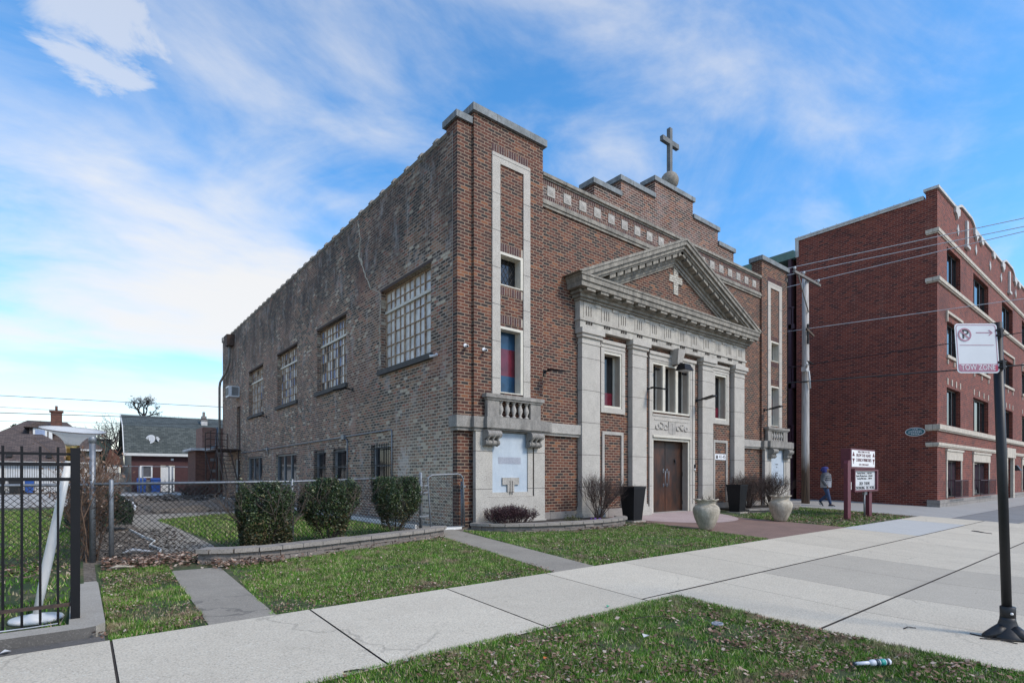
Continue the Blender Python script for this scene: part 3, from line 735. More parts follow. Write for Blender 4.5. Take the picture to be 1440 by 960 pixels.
for (xa, xb, zb, zt, xi, xj) in ((4.77, 6.35, 9.36, 9.95, 4.86, 6.08), (6.0, 7.95, 9.36, 10.46, 6.08, 7.80), (7.73, 10.10, 9.36, 11.04, 7.80, 10.02), (9.95, 11.76, 9.36, 10.46, 10.02, 11.68), (11.55, 12.90, 9.36, 9.95, 11.68, 12.82)):
    p = MB().box(xi, xj, .03, .52, zb + .14, zt); p.build('stepped_parapet', 'face_brick_whitened', church)
    ca, cb = (xa, min(xb, xj)) if xa < 8 and xb < 9 else ((max(xa, xi), xb) if xa > 9 else (xa, xb))
    MB().box(ca, cb, -.03, .58, zt, zt + .15).build('parapet_coping', 'bluish_coping', church)
# rooftop cross standing in a stone ball
mb = MB(); cx, cy = 9.0, .29
mb.box(cx - .07, cx + .07, cy - .07, cy + .07, 11.6, 13.38).box(cx - .47, cx - .07, cy - .065, cy + .065, 12.80, 12.97).box(cx + .07, cx + .47, cy - .065, cy + .065, 12.80, 12.97)
cr = mb.build('roof_cross', 'dark_cross', church)
MB().lathe((cx, cy, 11.19), [(.12, 0)] + [(.31 * math.sin(t * PI / 12), .36 - .31 * math.cos(t * PI / 12)) for t in range(2, 12)] + [(.02, .67)], 18).build('stone_ball', 'weathered_stone', cr)

# --- pilasters
for xa, xb in ((4.12, 4.88), (6.38, 7.09), (10.31, 11.01), (12.51, 13.26)):
    mb = MB(); yp = -.18
    mb.box(xa, xb, yp, -.001, .36, 5.06); mb.box(xa - .015, xb + .015, yp - .02, -.001, 5.06, 5.11); mb.box(xa, xb, yp - .004, -.001, 5.11, 5.24)
    mb.box(xa - .05, xb + .05, yp - .06, -.001, 5.24, 5.34); mb.box(xa - .10, xb + .10, yp - .11, -.001, 5.34, 5.49)
    mb.box(xa - .03, xb + .03, yp - .035, -.001, .28, .36); mb.box(xa - .07, xb + .07, yp - .075, -.001, .18, .28); mb.box(xa - .11, xb + .11, yp - .12, -.001, -.3, .18)
    mb.build('pilaster', 'granite_block', church)
# --- entablature
E0, E1 = 4.02, 13.30
mb = MB()
mb.box(E0, E1, -.20, -.001, 5.49, 5.70); mb.box(E0 - .03, E1 + .03, -.235, -.001, 5.70, 5.76)
mb.box(E0, E1, -.19, -.001, 5.76, 6.26)
for i in range(12):
    x = E0 + .26 + i * (E1 - E0) / 12
    for k in range(3):
        mb.box(x + .10 * k - .012, x + .10 * k + .012, -.1935, -.19, 5.86, 6.14, 1)
        mb.hexa([(x + .10 * k - .035, -.21, 5.61), (x + .10 * k + .035, -.21, 5.61), (x + .10 * k + .035, -.2, 5.61), (x + .10 * k - .035, -.2, 5.61), (x + .10 * k - .015, -.23, 5.698), (x + .10 * k + .025, -.23, 5.698), (x + .10 * k + .025, -.2, 5.698), (x + .10 * k - .015, -.2, 5.698)], 1)
    mb.box(x - .13, x - .118, -.194, -.19, 5.77, 6.26, 1)
    if i < 11: mb.box(x + .36, x + .62, -.215, -.19, 6.165, 6.255)
ent = mb.build('entablature', ['granite_frieze', 'joint_dark'], church)
mb = MB()
mb.box(E0 - .05, E1 + .05, -.26, -.001, 6.26, 6.33); mb.box(E0 - .12, E1 + .12, -.33, -.001, 6.33, 6.42); mb.box(E0 - .2, E1 + .2, -.38, -.001, 6.42, 6.50)
C0, C1 = 3.64, 13.62
for i in range(17):   # mutules
    x = C0 + .30 + i * (C1 - C0 - .95) / 16
    mb.box(x, x + .34, -.55, -.385, 6.44, 6.52)
mb.box(C0 + .05, C1 - .05, -.58, -.001, 6.52, 6.66)
mb.prism([(C0 + .04, 6.66), (C1 - .04, 6.66), (C1, 6.84), (C0, 6.84)], -.62, -.001)
mb.box(C0 - .02, C1 + .02, -.645, -.001, 6.80, 6.855)
mb.build('cornice', 'weathered_stone', church)
# --- pediment
ax, az = 8.62, 9.08; zb = 6.86
mb = MB(); mb.q([(C0 + .9, -.10, zb), (C1 - .9, -.10, zb), (ax, -.10, az - .42)])
tym = mb.build('tympanum', 'face_brick', church)
mb = MB()
sl = (az - zb) / (ax - C0)
def rake(t0, t1, y0, y1, mi=0, trim=0.):
    """band following both slopes, between vertical offsets t0..t1 below the apex line"""
    for s in (1, -1):
        e = C0 if s > 0 else C1
        xs = e + s * (t1 / sl + trim)
        p = [(xs, zb + max((xs - e) * s * sl - t1, 0)), (ax, az - t1), (ax, az - t0), (e + s * (t0 / sl + trim), zb + max(trim * sl, 0))]
        mb.prism(p, y0, y1, mi)
rake(-.06, .02, -.66, .0); rake(.02, .15, -.63, .0); rake(.15, .27, -.56, .0); rake(.27, .33, -.50, .0)
rake(.55, .66, -.19, .0); rake(.66, .73, -.15, .0); rake(.33, .55, -.25, .0)
ped = mb.build('pediment', 'weathered_stone', church)
for s in (1, -1):
    e = C0 if s > 0 else C1
    for i in range(11):
        mb = MB()
        xx = e + s * (1.35 + i * .345); z = zb + (xx - e) * s * sl
        x2 = xx + s * .262; z2 = zb + (x2 - e) * s * sl
        pts = [(xx, z - .45), (x2, z2 - .45), (x2, z2 - .335), (xx, z - .335)]
        mb.prism(pts, -.46, -.255); mb.build('modillion', 'weathered_stone', ped)
MB().box(8.64, 8.90, -.125, -.101, 7.42, 8.36).box(8.40, 8.64, -.125, -.101, 7.82, 8.06).box(8.90, 9.14, -.125, -.101, 7.82, 8.06).build('brick_cross', 'white_shim', church)

# --- side windows of the front
for (xa, xb, z0, z1) in ((5.22, 6.03, 3.32, 5.02), (11.36, 12.20, 3.36, 5.08)):
    mb = MB()
    mb.box(xa - .15, xa - .001, -.05, -.001, z0 - .16, z1 + .32).box(xb + .001, xb + .15, -.05, -.001, z0 - .16, z1 + .32)
    mb.box(xa - .001, xb + .001, -.05, -.001, z1, z1 + .32); mb.box(xa - .13, xb + .13, -.09, -.05, z1 + .22, z1 + .32); mb.box(xa - .15, xb + .15, -.07, -.05, z1 + .10, z1 + .13)
    mb.box(xa - .001, xb + .001, -.05, -.001, z0 - .16, z0)
    fr = mb.build('narrow_window', 'granite_block', church)
    mb = MB(); yw = .22
    mb.box(xa + .002, xa + .03, -.02, yw, z0, z1).box(xb - .03, xb - .002, .02, yw, z0, z1)
    mb.box(xa + .03, xb - .03, .02, yw, z1 - .03, z1 - .002)
    mb.build('reveal', 'cream_stucco', fr)
    mb = MB(); mb.box(xb - .06, xb - .001, -.03, .02, z0, z1).box(xa + .001, xb - .06, -.03, .02, z1 - .08, z1 - .001).box(xa + .001, xb - .06, -.03, .02, z0 + .001, z0 + .06)
    mb.box(xa + .03, xa + .09, yw, yw + .08, z0, z1).box(xb - .10, xb - .03, yw, yw + .08, z0, z1).box(xa + .09, xb - .10, yw, yw + .08, z0, z0 + .07).box(xa + .09, xb - .10, yw, yw + .08, z1 - .07, z1)
    mb.build('window_frame', 'cream_paint', fr)
    mb = MB().box(xa + .09, xb - .1, yw + .03, yw + .05, z0 + .07, z0 + .5, 1).box(xa + .09, xb - .1, yw + .03, yw + .05, z0 + .5, z1 - .07)
    mb.build('pane', ['dark_glass', 'red_glass'], fr)
# brick panels outlined in stone below them
for xa, xb in ((5.14, 6.12), (11.28, 12.26)):
    mb = MB(); t = .10
    mb.box(xa, xa + t, -.04, -.001, .30, 2.60).box(xb - t, xb, -.04, -.001, .30, 2.60).box(xa + t, xb - t, -.04, -.001, 2.50, 2.60)
    mb.build('panel_frame', 'granite', church)
for xa, xb in ((2.70, 7.395), (10.065, W2 - 2.70)): MB().box(xa, xb, -.05, -.002, -.3, .26).build('foundation', 'foundation_stone', church)
nb = MB().box(11.40, 12.16, -.025, -.002, 1.86, 2.08)
nb.text('41-45', (11.90, -.025, 1.97), (1, 0, 0), (0, 0, 1), .19, 1, .002, 1.05)
nb.box(11.47, 11.58, -.028, -.025, 1.90, 1.98, 1).prism([(11.45, 1.98), (11.60, 1.98), (11.525, 2.05)], -.028, -.025, 1)
nb.build('number_sign', ['sign_white', 'letter_black'], church)
# --- central bay: surround, triple window, carved panel, doors
mb = MB()
for a, b2 in ((7.40, CX0), (CX1, 9.90)):
    mb.box(a, b2, -.06, -.001, -.05, 5.02)
mb.box(9.90, 10.06, -.03, -.001, -.05, 5.34); mb.box(9.84, 9.90, -.085, -.06, .3, 5.0)
mb.box(7.40, 9.90, -.06, -.001, 5.02, 5.34); mb.box(7.38, 10.06, -.10, -.06, 5.24, 5.34); mb.box(7.40, 9.9, -.08, -.06, 5.09, 5.13)
mb.box(CX0, CX1, -.055, -.001, 2.60, 3.30); mb.box(CX0, CX1, -.075, -.055, 3.24, 3.30); mb.box(CX0 + .1, CX1 - .1, -.07, -.055, 3.10, 3.14)
sur = mb.build('entrance_surround', 'granite_block', church)
MB().hexa([(8.60, -.30, 5.02), (8.84, -.30, 5.02), (8.84, -.061, 5.02), (8.60, -.061, 5.02), (8.52, -.40, 5.52), (8.95, -.40, 5.52), (8.95, -.061, 5.52), (8.52, -.061, 5.52)]).build('keystone', 'granite', sur)
mb = MB()   # carved panel: an open book between scrolling leaves
mb.hexa([(8.42, -.056, 2.68), (8.62, -.07, 2.66), (8.62, -.056, 2.66), (8.42, -.05, 2.68), (8.42, -.09, 3.08), (8.62, -.075, 3.05), (8.62, -.056, 3.05), (8.42, -.05, 3.08)])
mb.hexa([(8.64, -.07, 2.66), (8.84, -.056, 2.68), (8.84, -.05, 2.68), (8.64, -.056, 2.66), (8.64, -.075, 3.05), (8.84, -.09, 3.08), (8.84, -.05, 3.08), (8.64, -.056, 3.05)])
for s in (1, -1):
    for k, (dx, r) in enumerate(((.36, .10), (.60, .11), (.82, .09))):
        mb.tube([(8.63 + s * (dx + r * math.cos(t * .5 + k)), -.06, 2.90 + (k % 2) * .04 - .02 + r * math.sin(t * .5 + k) * (1 - t * .03)) for t in range(12)], [.030] * 11 + [.012], 6)
mb.build('carved_panel', 'granite', sur)
mb = MB(); yw = .22
for a, b2 in ((CX0 + .002, CX0 + .06), (8.14, 8.28), (8.87, 9.01), (CX1 - .06, CX1 - .002)):
    mb.box(a, b2, -.04, .02, 3.362, 5.018); mb.box(a, b2, .02, yw + .06, 3.362, 5.018, 1)
for a, b2 in ((CX0 + .06, 8.14), (8.28, 8.87), (9.01, CX1 - .06)):
    mb.box(a, b2, -.04, .02, 4.94, 5.018); mb.box(a, b2, -.04, yw, 3.362, 3.42); mb.box(a, b2, .02, yw, 4.95, 5.018, 1)
    mb.box(a, a + .05, yw - .01, yw + .05, 3.42, 4.95); mb.box(b2 - .05, b2, yw - .01, yw + .05, 3.42, 4.95)
tri = mb.build('triple_window', ['cream_paint', 'cream_stucco'], church)
MB().box(CX0 + .06, CX1 - .06, yw + .01, yw + .03, 3.40, 4.96).build('pane', 'dark_glass', tri)
mb = MB()
mb.box(CX1 - .08, CX1 - .002, -.03, .02, .02, 2.515).box(CX0 + .002, CX0 + .08, -.03, .02, .02, 2.515).box(CX0 + .08, CX1 - .08, -.03, .02, 2.44, 2.515)
mb.box(CX1 - .03, CX1 - .002, .02, .30, .02, 2.515, 1).box(CX0 + .002, CX0 + .03, .02, .30, .02, 2.515, 1).box(CX0 + .03, CX1 - .03, .02, .30, 2.49, 2.515, 1)
mb.box(CX0, CX1, -.10, -.056, 2.53, 2.60)
mb.build('door_frame', ['cream_paint', 'cream_stucco'], church)
mid = 8.66
for s, (a, b2) in enumerate(((CX0 + .03, mid - .012), (mid + .012, CX1 - .03))):
    d_ = MB().box(a, b2, .24, .29, .03, 2.49).build('door', 'door_wood', church)
    hx = mid - .10 if s == 0 else mid + .10
    mb = MB().tube([(hx, .24, 1.42), (hx, .16, 1.42), (hx, .16, .92), (hx, .24, .92)], .016, 6)
    mb.box(hx - .03, hx + .03, .23, .242, 1.36, 1.50).box(hx - .03, hx + .03, .23, .242, .88, 1.0)
    mb.build('handle', 'galvanised', d_)
    if s == 1:
        MB().box(9.18, 9.23, .21, .24, 1.72, 1.84).box(9.19, 9.22, .19, .21, 1.66, 1.80).build('knocker', 'dark_metal', d_)
    for z in (.25, 1.25, 2.2): MB().box((a if s == 0 else b2 - .03), (a + .03 if s == 0 else b2), .225, .24, z, z + .14).build('hinge', 'dark_metal', d_)
MB().box(CX0, CX1, .0, .3, -.02, .025).build('threshold', 'granite', church)
ib = MB().box(9.93, 10.04, -.075, -.031, 1.44, 1.66).box(9.95, 10.02, -.08, -.075, 1.46, 1.52, 1)
ib.build('intercom', ['black_plastic', 'sign_white'], church)
# ================================================================== THE GROUND
XL, XR = -60, 120
mb = MB()
for ya, yb in ((-80, -8.5), (-8.5, 0), (0, 200)):
    for xa, xb in ((XL - 140, -7.2), (-7.2, 16.3), (16.3, XR + 80)):
        mb.q([(xa, ya, gz(ya)), (xb, ya, gz(ya)), (xb, yb, gz(yb)), (xa, yb, gz(yb))])
g = mb.build('ground', 'dirt', origin=(0, 0, 0)); g['kind'] = 'structure'
def rect(a, b, c, d): return [(a, c), (b, c), (b, d), (a, d)]
lawn = [rect(-9, -1.2, -14, -6.95), rect(-6.92, 5.3, -5.04, -1.0), rect(9.3, 16.3, -4.9, -.1), [(-5.5, 7.2), (-3.6, 8.6), (-1.1, 8.6), (-1.1, .6), (-2.4, -.9), (-5.2, -1.4)][::-1], rect(-12, -7.05, -4.4, 17)]
sheet('lawn', lawn, .004, 'turf')
sheet('yard_path', [[(-6.0, -.9), (-5.2, -.9), (-5.3, 7.4), (-3.6, 8.8), (-1.0, 8.8), (-1.0, 10.0), (-6.0, 10.0)]], .006, 'path_concrete')
sheet('building_apron', [rect(-.95, -.0, .1, 24)], .008, 'path_concrete')
sheet('alley', [rect(-40, 30, 29.5, 37.9), rect(-16, -7.3, 18, 29.4)], .006, 'alley_concrete')
# walks to the two gates
sheet('gate_path', [[(-1.53, -5.03), (-.66, -5.03), (-.25, -.2), (-1.05, -.2)], [(-6.12, -5.03), (-5.50, -5.03), (-5.50, -2.15), (-6.10, -2.1)]], .012, 'path_concrete')
sheet('entry_paving', [[(5.15, -5.03), (9.75, -5.03), (9.3, -1.2), (10.6, 0), (5.2, 0), (5.3, -1.8)]], .010, 'red_paving')
mb = MB(); a_ = [(9.95 - 4.3 * t / 10, 0) for t in range(0, 11, 10)]
arc = [(7.75 + 2.25 * math.cos(PI + PI * t / 20), -.4 + 2.2 * math.sin(PI + PI * t / 20)) for t in range(21)]
sheet('entrance_stoop', [[(5.5, 0)] + arc + [(10.0, 0)]], .016, 'mosaic')
sheet('side_walk', [rect(16.3, 23.03, -5.03, 60)], .010, 'walk_grey')
# pavement: slab by slab
y0, y1 = -6.95, -5.03
xs = [-20.0]
while xs[-1] < -1: xs.append(xs[-1] + 1.73 if len(xs) > 1 else -20 + (6.88 * 0 + 20 - 6.88) % 1.73)
xs = [-6.88 + 1.72 * k for k in range(-8, 4)]
slabs = [rect(-1.70, -1.21, -6.95, -6.79)]; gr_s = []; bl_s = []
j = .010
def slab_rect(a, b2, c, d): return rect(a + j / 2, b2 - j / 2, c + j / 2, d - j / 2)
for a, b2 in zip(xs[:-1], xs[1:]): slabs.append(rect(a + j, b2 - j, y0, y1))
x = xs[-1]
while x < 9.4: slabs.append(slab_rect(x, min(x + 1.72, 9.4), -6.77, y1)); x += 1.72
bl_s.append(slab_rect(9.4, 14.2, -6.77, y1)); slabs.append(slab_rect(14.2, 16.6, -6.77, y1))
k = 0; x = -1.2
cols = [(-1.2, 1.24, 0), (1.24, 4.34, 1), (4.34, 6.3, 0), (6.3, 9.4, 0), (9.4, 12.9, 0), (12.9, 16.6, 0)]
for (a, b2, gk) in cols:
    for c, d in ((-8.57, -6.80), (-10.3, -8.60), (-12.2, -10.33)):
        mid_ = (a + b2) / 2
        for p, q in ((a, mid_), (mid_, b2)): (gr_s if gk else slabs).append(rect(p + .004, q - .004, c, d))
sheet('pavement_bed', [rect(-30, 80, -6.95, -5.03), rect(-1.2, 16.6, -14, -6.95)], .002, 'joint_dark')
sheet('sidewalk', slabs, .014, 'sidewalk'); sheet('sidewalk_patch', gr_s, .014, 'sidewalk_grey'); sheet('new_sidewalk_slab', bl_s, .014, 'sidewalk_blue')
sheet('far_sidewalk', [rect(16.62, 80, -5.9, -4.06)], .012, 'walk_grey'); sheet('shaded_sidewalk', [rect(16.62, 80, -7.6, -5.92)], .010, 'crossing'); sheet('far_pavement', [rect(16.62, 80, -9.4, -7.62)], .012, 'sidewalk_grey')  # middle strip is sidewalk too, its shade painted as darker concrete
sheet('road', [rect(-60, 120, -40, -14)], .002, 'asphalt')
# white-edged crooked kerbing in the yard and along the wall
def edging(name, pts, w, h, mat, label, cat):
    mb = MB()
    for a, b2 in zip(pts[:-1], pts[1:]): mb.bar((a[0], a[1], gz(a[1]) + h / 2), (b2[0], b2[1], gz(b2[1]) + h / 2), w, h)
    return tag(mb.build(name, mat), label, cat)
edging('edging', [(-6.14, -.85), (-6.02, -.2), (-6.12, .5), (-5.98, 1.2), (-6.08, 2.2), (-6.14, 3.3), (-6.2, 4.3)], .016, .045, 'white_paint', 'crooked white painted edging in the dirt behind the mesh fence, nearer piece', 'edging')
edging('edging', [(-5.5, 13.0), (-5.35, 15.0), (-5.25, 17.5), (-5.1, 20.5), (-5.2, 24)], .05, .06, 'white_paint', 'white painted edging beside the round evergreen, farther piece', 'edging')
edging('edging', [(-.95, 22), (-.92, 12), (-.98, 6), (-.9, .4)], .05, .10, 'white_paint', 'straight white edging on the ground along the long brick wall', 'edging')

# ---- grass blades (stuff)
def inside(px, py, poly):
    c = np.zeros(len(px), bool); k = len(poly)
    for i in range(k):
        (x1, y1_), (x2, y2_) = poly[i], poly[(i + 1) % k]
        cond = ((y1_ > py) != (y2_ > py))
        xi = (x2 - x1) * (py - y1_) / ((y2_ - y1_) if y2_ != y1_ else 1e-9) + x1
        c ^= cond & (px < xi)
    return c
R_ = np.random.default_rng(3)
def vnoise(px, py, sc, seed):
    r = np.random.default_rng(seed).random((64, 64))
    gx, gy = px * sc + 1000, py * sc + 1000
    ix, iy = np.floor(gx).astype(int), np.floor(gy).astype(int); fx, fy = gx - ix, gy - iy
    fx = fx * fx * (3 - 2 * fx); fy = fy * fy * (3 - 2 * fy)
    g_ = lambda a, b: r[a % 64, b % 64]
    return (g_(ix, iy) * (1 - fx) + g_(ix + 1, iy) * fx) * (1 - fy) + (g_(ix, iy + 1) * (1 - fx) + g_(ix + 1, iy + 1) * fx) * fy
def gzv(y): return np.where(y > -8.5, .04 * np.minimum(y, 0), -.34)
def raw_mesh(name, V, nper, mat, label, cat, kind='stuff', quads=None):
    n = len(V) // nper
    F = np.arange(n * nper).reshape(n, nper)
    me = bpy.data.meshes.new(name)
    me.vertices.add(len(V)); me.vertices.foreach_set('co', V.astype(np.float32).ravel())
    me.loops.add(n * nper); me.loops.foreach_set('vertex_index', F.astype(np.int32).ravel())
    me.polygons.add(n); me.polygons.foreach_set('loop_start', (np.arange(n) * nper).astype(np.int32))
    me.update(calc_edges=True); me.materials.append(MATS[mat])
    o = bpy.data.objects.new(name, me); COL.objects.link(o); ORG[o] = Vector((0, 0, 0))
    return tag(o, label, cat, None, kind)
def grass(name, poly, dens, h, label, wid=.0055, patchy=.35, bare=None):
    P = np.array(poly); x0, y0 = P.min(0); x1, y1 = P.max(0)
    n = int(dens * (x1 - x0) * (y1 - y0))
    x = R_.uniform(x0, x1, n); y = R_.uniform(y0, y1, n)
    nz = vnoise(x, y, 1.7, 5) * .6 + vnoise(x, y, 5, 6) * .4
    keep = inside(x, y, poly) & (R_.random(n) < np.clip((nz - patchy) * 5, .12, 1))
    if bare is not None: keep &= ~bare(x, y)
    x, y, nz = x[keep], y[keep], nz[keep]; n = len(x)
    hh = h * R_.uniform(.45, 1.25, n) * (.6 + .8 * nz); a = R_.uniform(0, 2 * PI, n); ln = hh * R_.uniform(.1, .9, n); b = R_.uniform(0, 2 * PI, n)
    w = wid * R_.uniform(.6, 1.3, n); z = gzv(y) + .003
    V = np.empty((n, 3, 3))
    V[:, 0] = np.stack([x - np.cos(a) * w, y - np.sin(a) * w, z], 1); V[:, 1] = np.stack([x + np.cos(a) * w, y + np.sin(a) * w, z], 1)
    V[:, 2] = np.stack([x + np.cos(b) * ln, y + np.sin(b) * ln, z + hh], 1)
    raw_mesh(name, V.reshape(-1, 3), 3, 'grass_blade', label, 'grass')
grass('grass', rect(-6.5, -1.17, -11, -6.90), 12000, .040, 'patchy green parkway grass in the near foreground between pavement and driveway', .0042, .22)
grass('grass', [(-5.55, -5.02), (-1.58, -5.02), (-1.12, -1.2), (-2.0, -1.45), (-4.6, -2.06), (-5.4, -2.1)], 7500, .038, 'front lawn grass between the two narrow paths below the block edging', .0045, .2)
grass('grass', rect(-6.89, -6.10, -5.02, -1.7), 11000, .040, 'small strip of tufted grass beside the concrete kerb', .0042, .36)
grass('grass', [(-.66, -5.02), (5.2, -5.02), (5.3, -1.8), (3.3, -1.95), (2.1, -1.9), (.5, -1.3), (-.2, -.5)], 4500, .04, 'green lawn grass in front of the church between path and red paving', .0055, .2)
grass('grass', [(9.8, -5.0), (15.6, -5.0), (16.2, -4.2), (16.2, -.2), (11.6, -1.5), (9.4, -1.6)], 1100, .05, 'brownish grass around the church notice board', .010, .42)
grass('grass', [(-5.4, 7.0), (-3.6, 8.5), (-1.2, 8.5), (-1.2, .8), (-2.4, -.8), (-5.0, -1.3)], 900, .06, 'lawn grass inside the yard behind the mesh fence', .009, .2)
grass('grass', rect(-9.5, -7.19, -4.5, 15), 1100, .06, 'lawn grass of the neighbouring lot behind the iron fence', .009, .3, lambda x, y: (x + 7.42) ** 2 + (y + 3.95) ** 2 < .30 ** 2)

# ---- fallen leaves (stuff)
def leaves(name, px, py, label, size=(.02, .05), zoff=.006, zr=.02, mat='dead_leaf', cat='leaves'):
    n = len(px); a = R_.uniform(0, 2 * PI, n); s = R_.uniform(*size, n); e = R_.uniform(.5, .9, n)
    tl = R_.uniform(-.9, .9, n); t2 = R_.uniform(-.9, .9, n); z = gzv(py) + zoff + R_.random(n) * zr + s * .35
    ux, uy = np.cos(a), np.sin(a)
    V = np.empty((n, 4, 3))
    for i, (p, q) in enumerate(((-1, -.15), (.1, -1), (1, .1), (-.05, 1))):
        V[:, i] = np.stack([px + s * (ux * p - uy * q * e), py + s * (uy * p + ux * q * e), z + s * .6 * (tl * p + t2 * q * e)], 1)
    raw_mesh(name, V.reshape(-1, 3), 4, mat, label, cat)
def scatter(poly, n):
    P = np.array(poly); x0, y0 = P.min(0); x1, y1 = P.max(0)
    x = R_.uniform(x0, x1, n * 3); y = R_.uniform(y0, y1, n * 3); k = inside(x, y, poly)
    return x[k][:n], y[k][:n]
def litter_patch(poly, n, label, sc=1.6, lo=.5, seed=9, size=(.005, .018)):
    x, y = scatter(poly, n); k = vnoise(x, y, sc, seed) * .7 + vnoise(x, y, sc * 3.3, seed + 1) * .3 + R_.normal(0, .07, len(x)) > lo
    leaves('dry_thatch', x[k], y[k], label, size, .014, .022, 'dead_leaf', 'thatch')
litter_patch(rect(-5.6, -1.2, -10.6, -6.98), 16000, 'straw and crumbled leaves matted in the foreground parkway grass', 1.9, .53, 9, (.006, .022))
litter_patch(rect(-5.6, -1.2, -10.6, -6.98), 15000, 'small clumps of dead straw in the foreground parkway grass', 5.5, .62, 33, (.008, .026))
litter_patch([(-5.5, -5), (-1.5, -5), (-1.1, -1.3), (-5.4, -2.2)], 7000, 'straw matted in the lawn below the block edging', 1.1, .56, 12)
litter_patch(rect(-5.5, -1.55, -5.02, -4.7), 1500, 'dead straw edge of the lawn along the pavement, left piece', 2., .36, 14)
litter_patch(rect(-6.88, -6.12, -5.0, -1.9), 3500, 'straw bands in the grass strip beside the kerb', 1.9, .47, 13)
litter_patch([(-.6, -5), (5.1, -5), (5.2, -1.9), (.5, -1.4)], 8000, 'straw matted in the lawn in front of the church', .9, .55, 15, (.007, .022))
litter_patch(rect(-.6, 5.1, -5.02, -4.5), 2600, 'dead straw edge of the lawn along the pavement, right piece', 1.4, .40, 16, (.007, .022))
litter_patch(rect(-1.9, -1.45, -5.0, -3.4), 700, 'straw beside the path to the gate', 1.7, .42, 18)
litter_patch([(9.6, -4.95), (16.1, -4.95), (16.2, -.4), (9.6, -1.5)], 5000, 'straw and leaves matted round the notice board', .8, .46, 17, (.010, .03))
x, y = scatter(rect(-5.6, -1.2, -11, -6.95), 520); kp = vnoise(x, y, 1.3, 9) > .40; leaves('fallen_leaves', x[kp], y[kp], 'dry brown leaves scattered over the foreground parkway grass', (.010, .03), .03)
x, y = scatter([(-5.5, -5), (-1.5, -5), (-1.1, -1.3), (-5.4, -2.2)], 420); leaves('fallen_leaves', x, y, 'pale leaf bits scattered over the lawn below the block edging', (.008, .022), .03)
x, y = scatter([(-.6, -5), (5.1, -5), (5.2, -1.9), (.5, -1.4)], 380); leaves('fallen_leaves', x, y, 'pale leaf bits scattered over the lawn in front of the church', (.008, .022), .03)
x = np.concatenate([R_.uniform(-6.85, -5.3, 1500), R_.uniform(-5.6, -4.6, 450), R_.uniform(-4.6, -1.2, 160)])
y = np.concatenate([R_.normal(-1.35, .28, 1500), R_.normal(-2.15, .12, 450), np.interp(R_.uniform(0, 1, 160), [0, 1], [0, 0])])
y[1950:] = -2.22 + (x[1950:] + 4.6) * .26 + R_.normal(0, .05, 160)
leaves('fallen_leaves', x, y, 'drift of brown leaves heaped at the foot of the mesh fence', (.014, .036), .004, .09)
x = R_.uniform(-10, -7.1, 700); y = R_.normal(-1.3, .35, 700); leaves('fallen_leaves', x, y, 'leaves heaped behind the iron fence by the leaning floor lamp', (.014, .04), .01, .08)
x = R_.uniform(-7.6, -6.75, 90); y = R_.normal(-4.86, .05, 90); kp = x > -7.0; leaves('fallen_leaves', x[kp], y[kp], 'leaves caught against the kerb end beside the pavement', (.010, .028), .01, .05)
x, y = scatter([(2.2, -2.0), (5.3, -1.9), (5.3, -1.35), (2.2, -1.8)], 130); leaves('fallen_leaves', x, y, 'brown leaves below the left planter bed', (.02, .045), .02, .02)
x, y = scatter([(9.6, -4.9), (15.8, -4.9), (16, -3.2), (9.6, -3.4)], 300); leaves('fallen_leaves', x, y, 'brown leaf litter around the notice board posts', (.02, .05), .02, .02)
# rubble heap in the back yard
x = R_.uniform(-5.2, .2, 5200); y = R_.uniform(10.5, 28.5, 5200); nn = vnoise(x, y, .8, 21)
leaves('rubble', x, y, 'broken paving and clods heaped in the back yard', (.03, .10), 0, .02, 'rubble', 'rubble')
o_ = COL.objects['rubble']
mb = MB()
nx, ny = 46, 60
hgt = lambda x, y: .34 * max(0, vnoise(np.array([x]), np.array([y]), .55, 31)[0] - .25) + .22 * vnoise(np.array([x]), np.array([y]), 2.1, 32)[0] - .14
H = [[hgt(-5.2 + 5.3 * i / nx, 10.6 + 18 * k / ny) * (0 if i in (0, nx) or k in (0, ny) else 1) for k in range(ny + 1)] for i in range(nx + 1)]
for i in range(nx):
    for k in range(ny):
        P = lambda a, b: (-5.2 + 5.3 * a / nx, 10.6 + 18 * b / ny, H[a][b])
        mb.q([P(i, k), P(i + 1, k), P(i + 1, k + 1), P(i, k + 1)], 0, True)
tag(mb.build('dirt_heap', 'dirt'), 'uneven heaps of grey earth across the back yard', 'earth', None, 'structure')
x = R_.uniform(-7.0, -5.4, 1300); y = R_.uniform(-.7, 4.2, 1300); leaves('rubble', x, y, 'broken grey chips over the dirt beside the white edging', (.012, .04), 0, .02, 'rubble', 'rubble')

# ================================================================== KERB, IRON FENCE, LAMP
KZ = gz(-4.86) + .105
kerb = MB()
top = [(-12, -4.86), (-7.06, -4.86), (-6.98, -4.83), (-6.91, -4.72), (-6.91, -1.0), (-7.17, -1.0), (-7.17, -4.62), (-12, -4.62)]
k = len(top)
kerb.q([(x, y, KZ) for x, y in top]);
for i in range(k):
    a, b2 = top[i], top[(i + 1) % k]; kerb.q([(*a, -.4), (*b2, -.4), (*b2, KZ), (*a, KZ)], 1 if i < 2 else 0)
tag(kerb.build('concrete_kerb', ['curb_concrete', 'curb_dark']), 'raised grey concrete kerb turning the corner under the black iron fence', 'kerb')
sheet('gutter_strip', [rect(-20, -6.92, -5.03, -4.87)], .016, 'curb_dark')
ifn = thing('iron_fence', (-9.2, -4.36, -.03), 'black iron picket fence ending in a square post at the left edge', 'fence')
px = -7.125; fz = KZ - .01
MB().box(px - .036, px + .036, -4.40, -4.328, fz, 1.50).box(px - .038, px + .038, -4.402, -4.326, 1.50, 1.515).build('post', 'black_iron', ifn)
mb = MB()
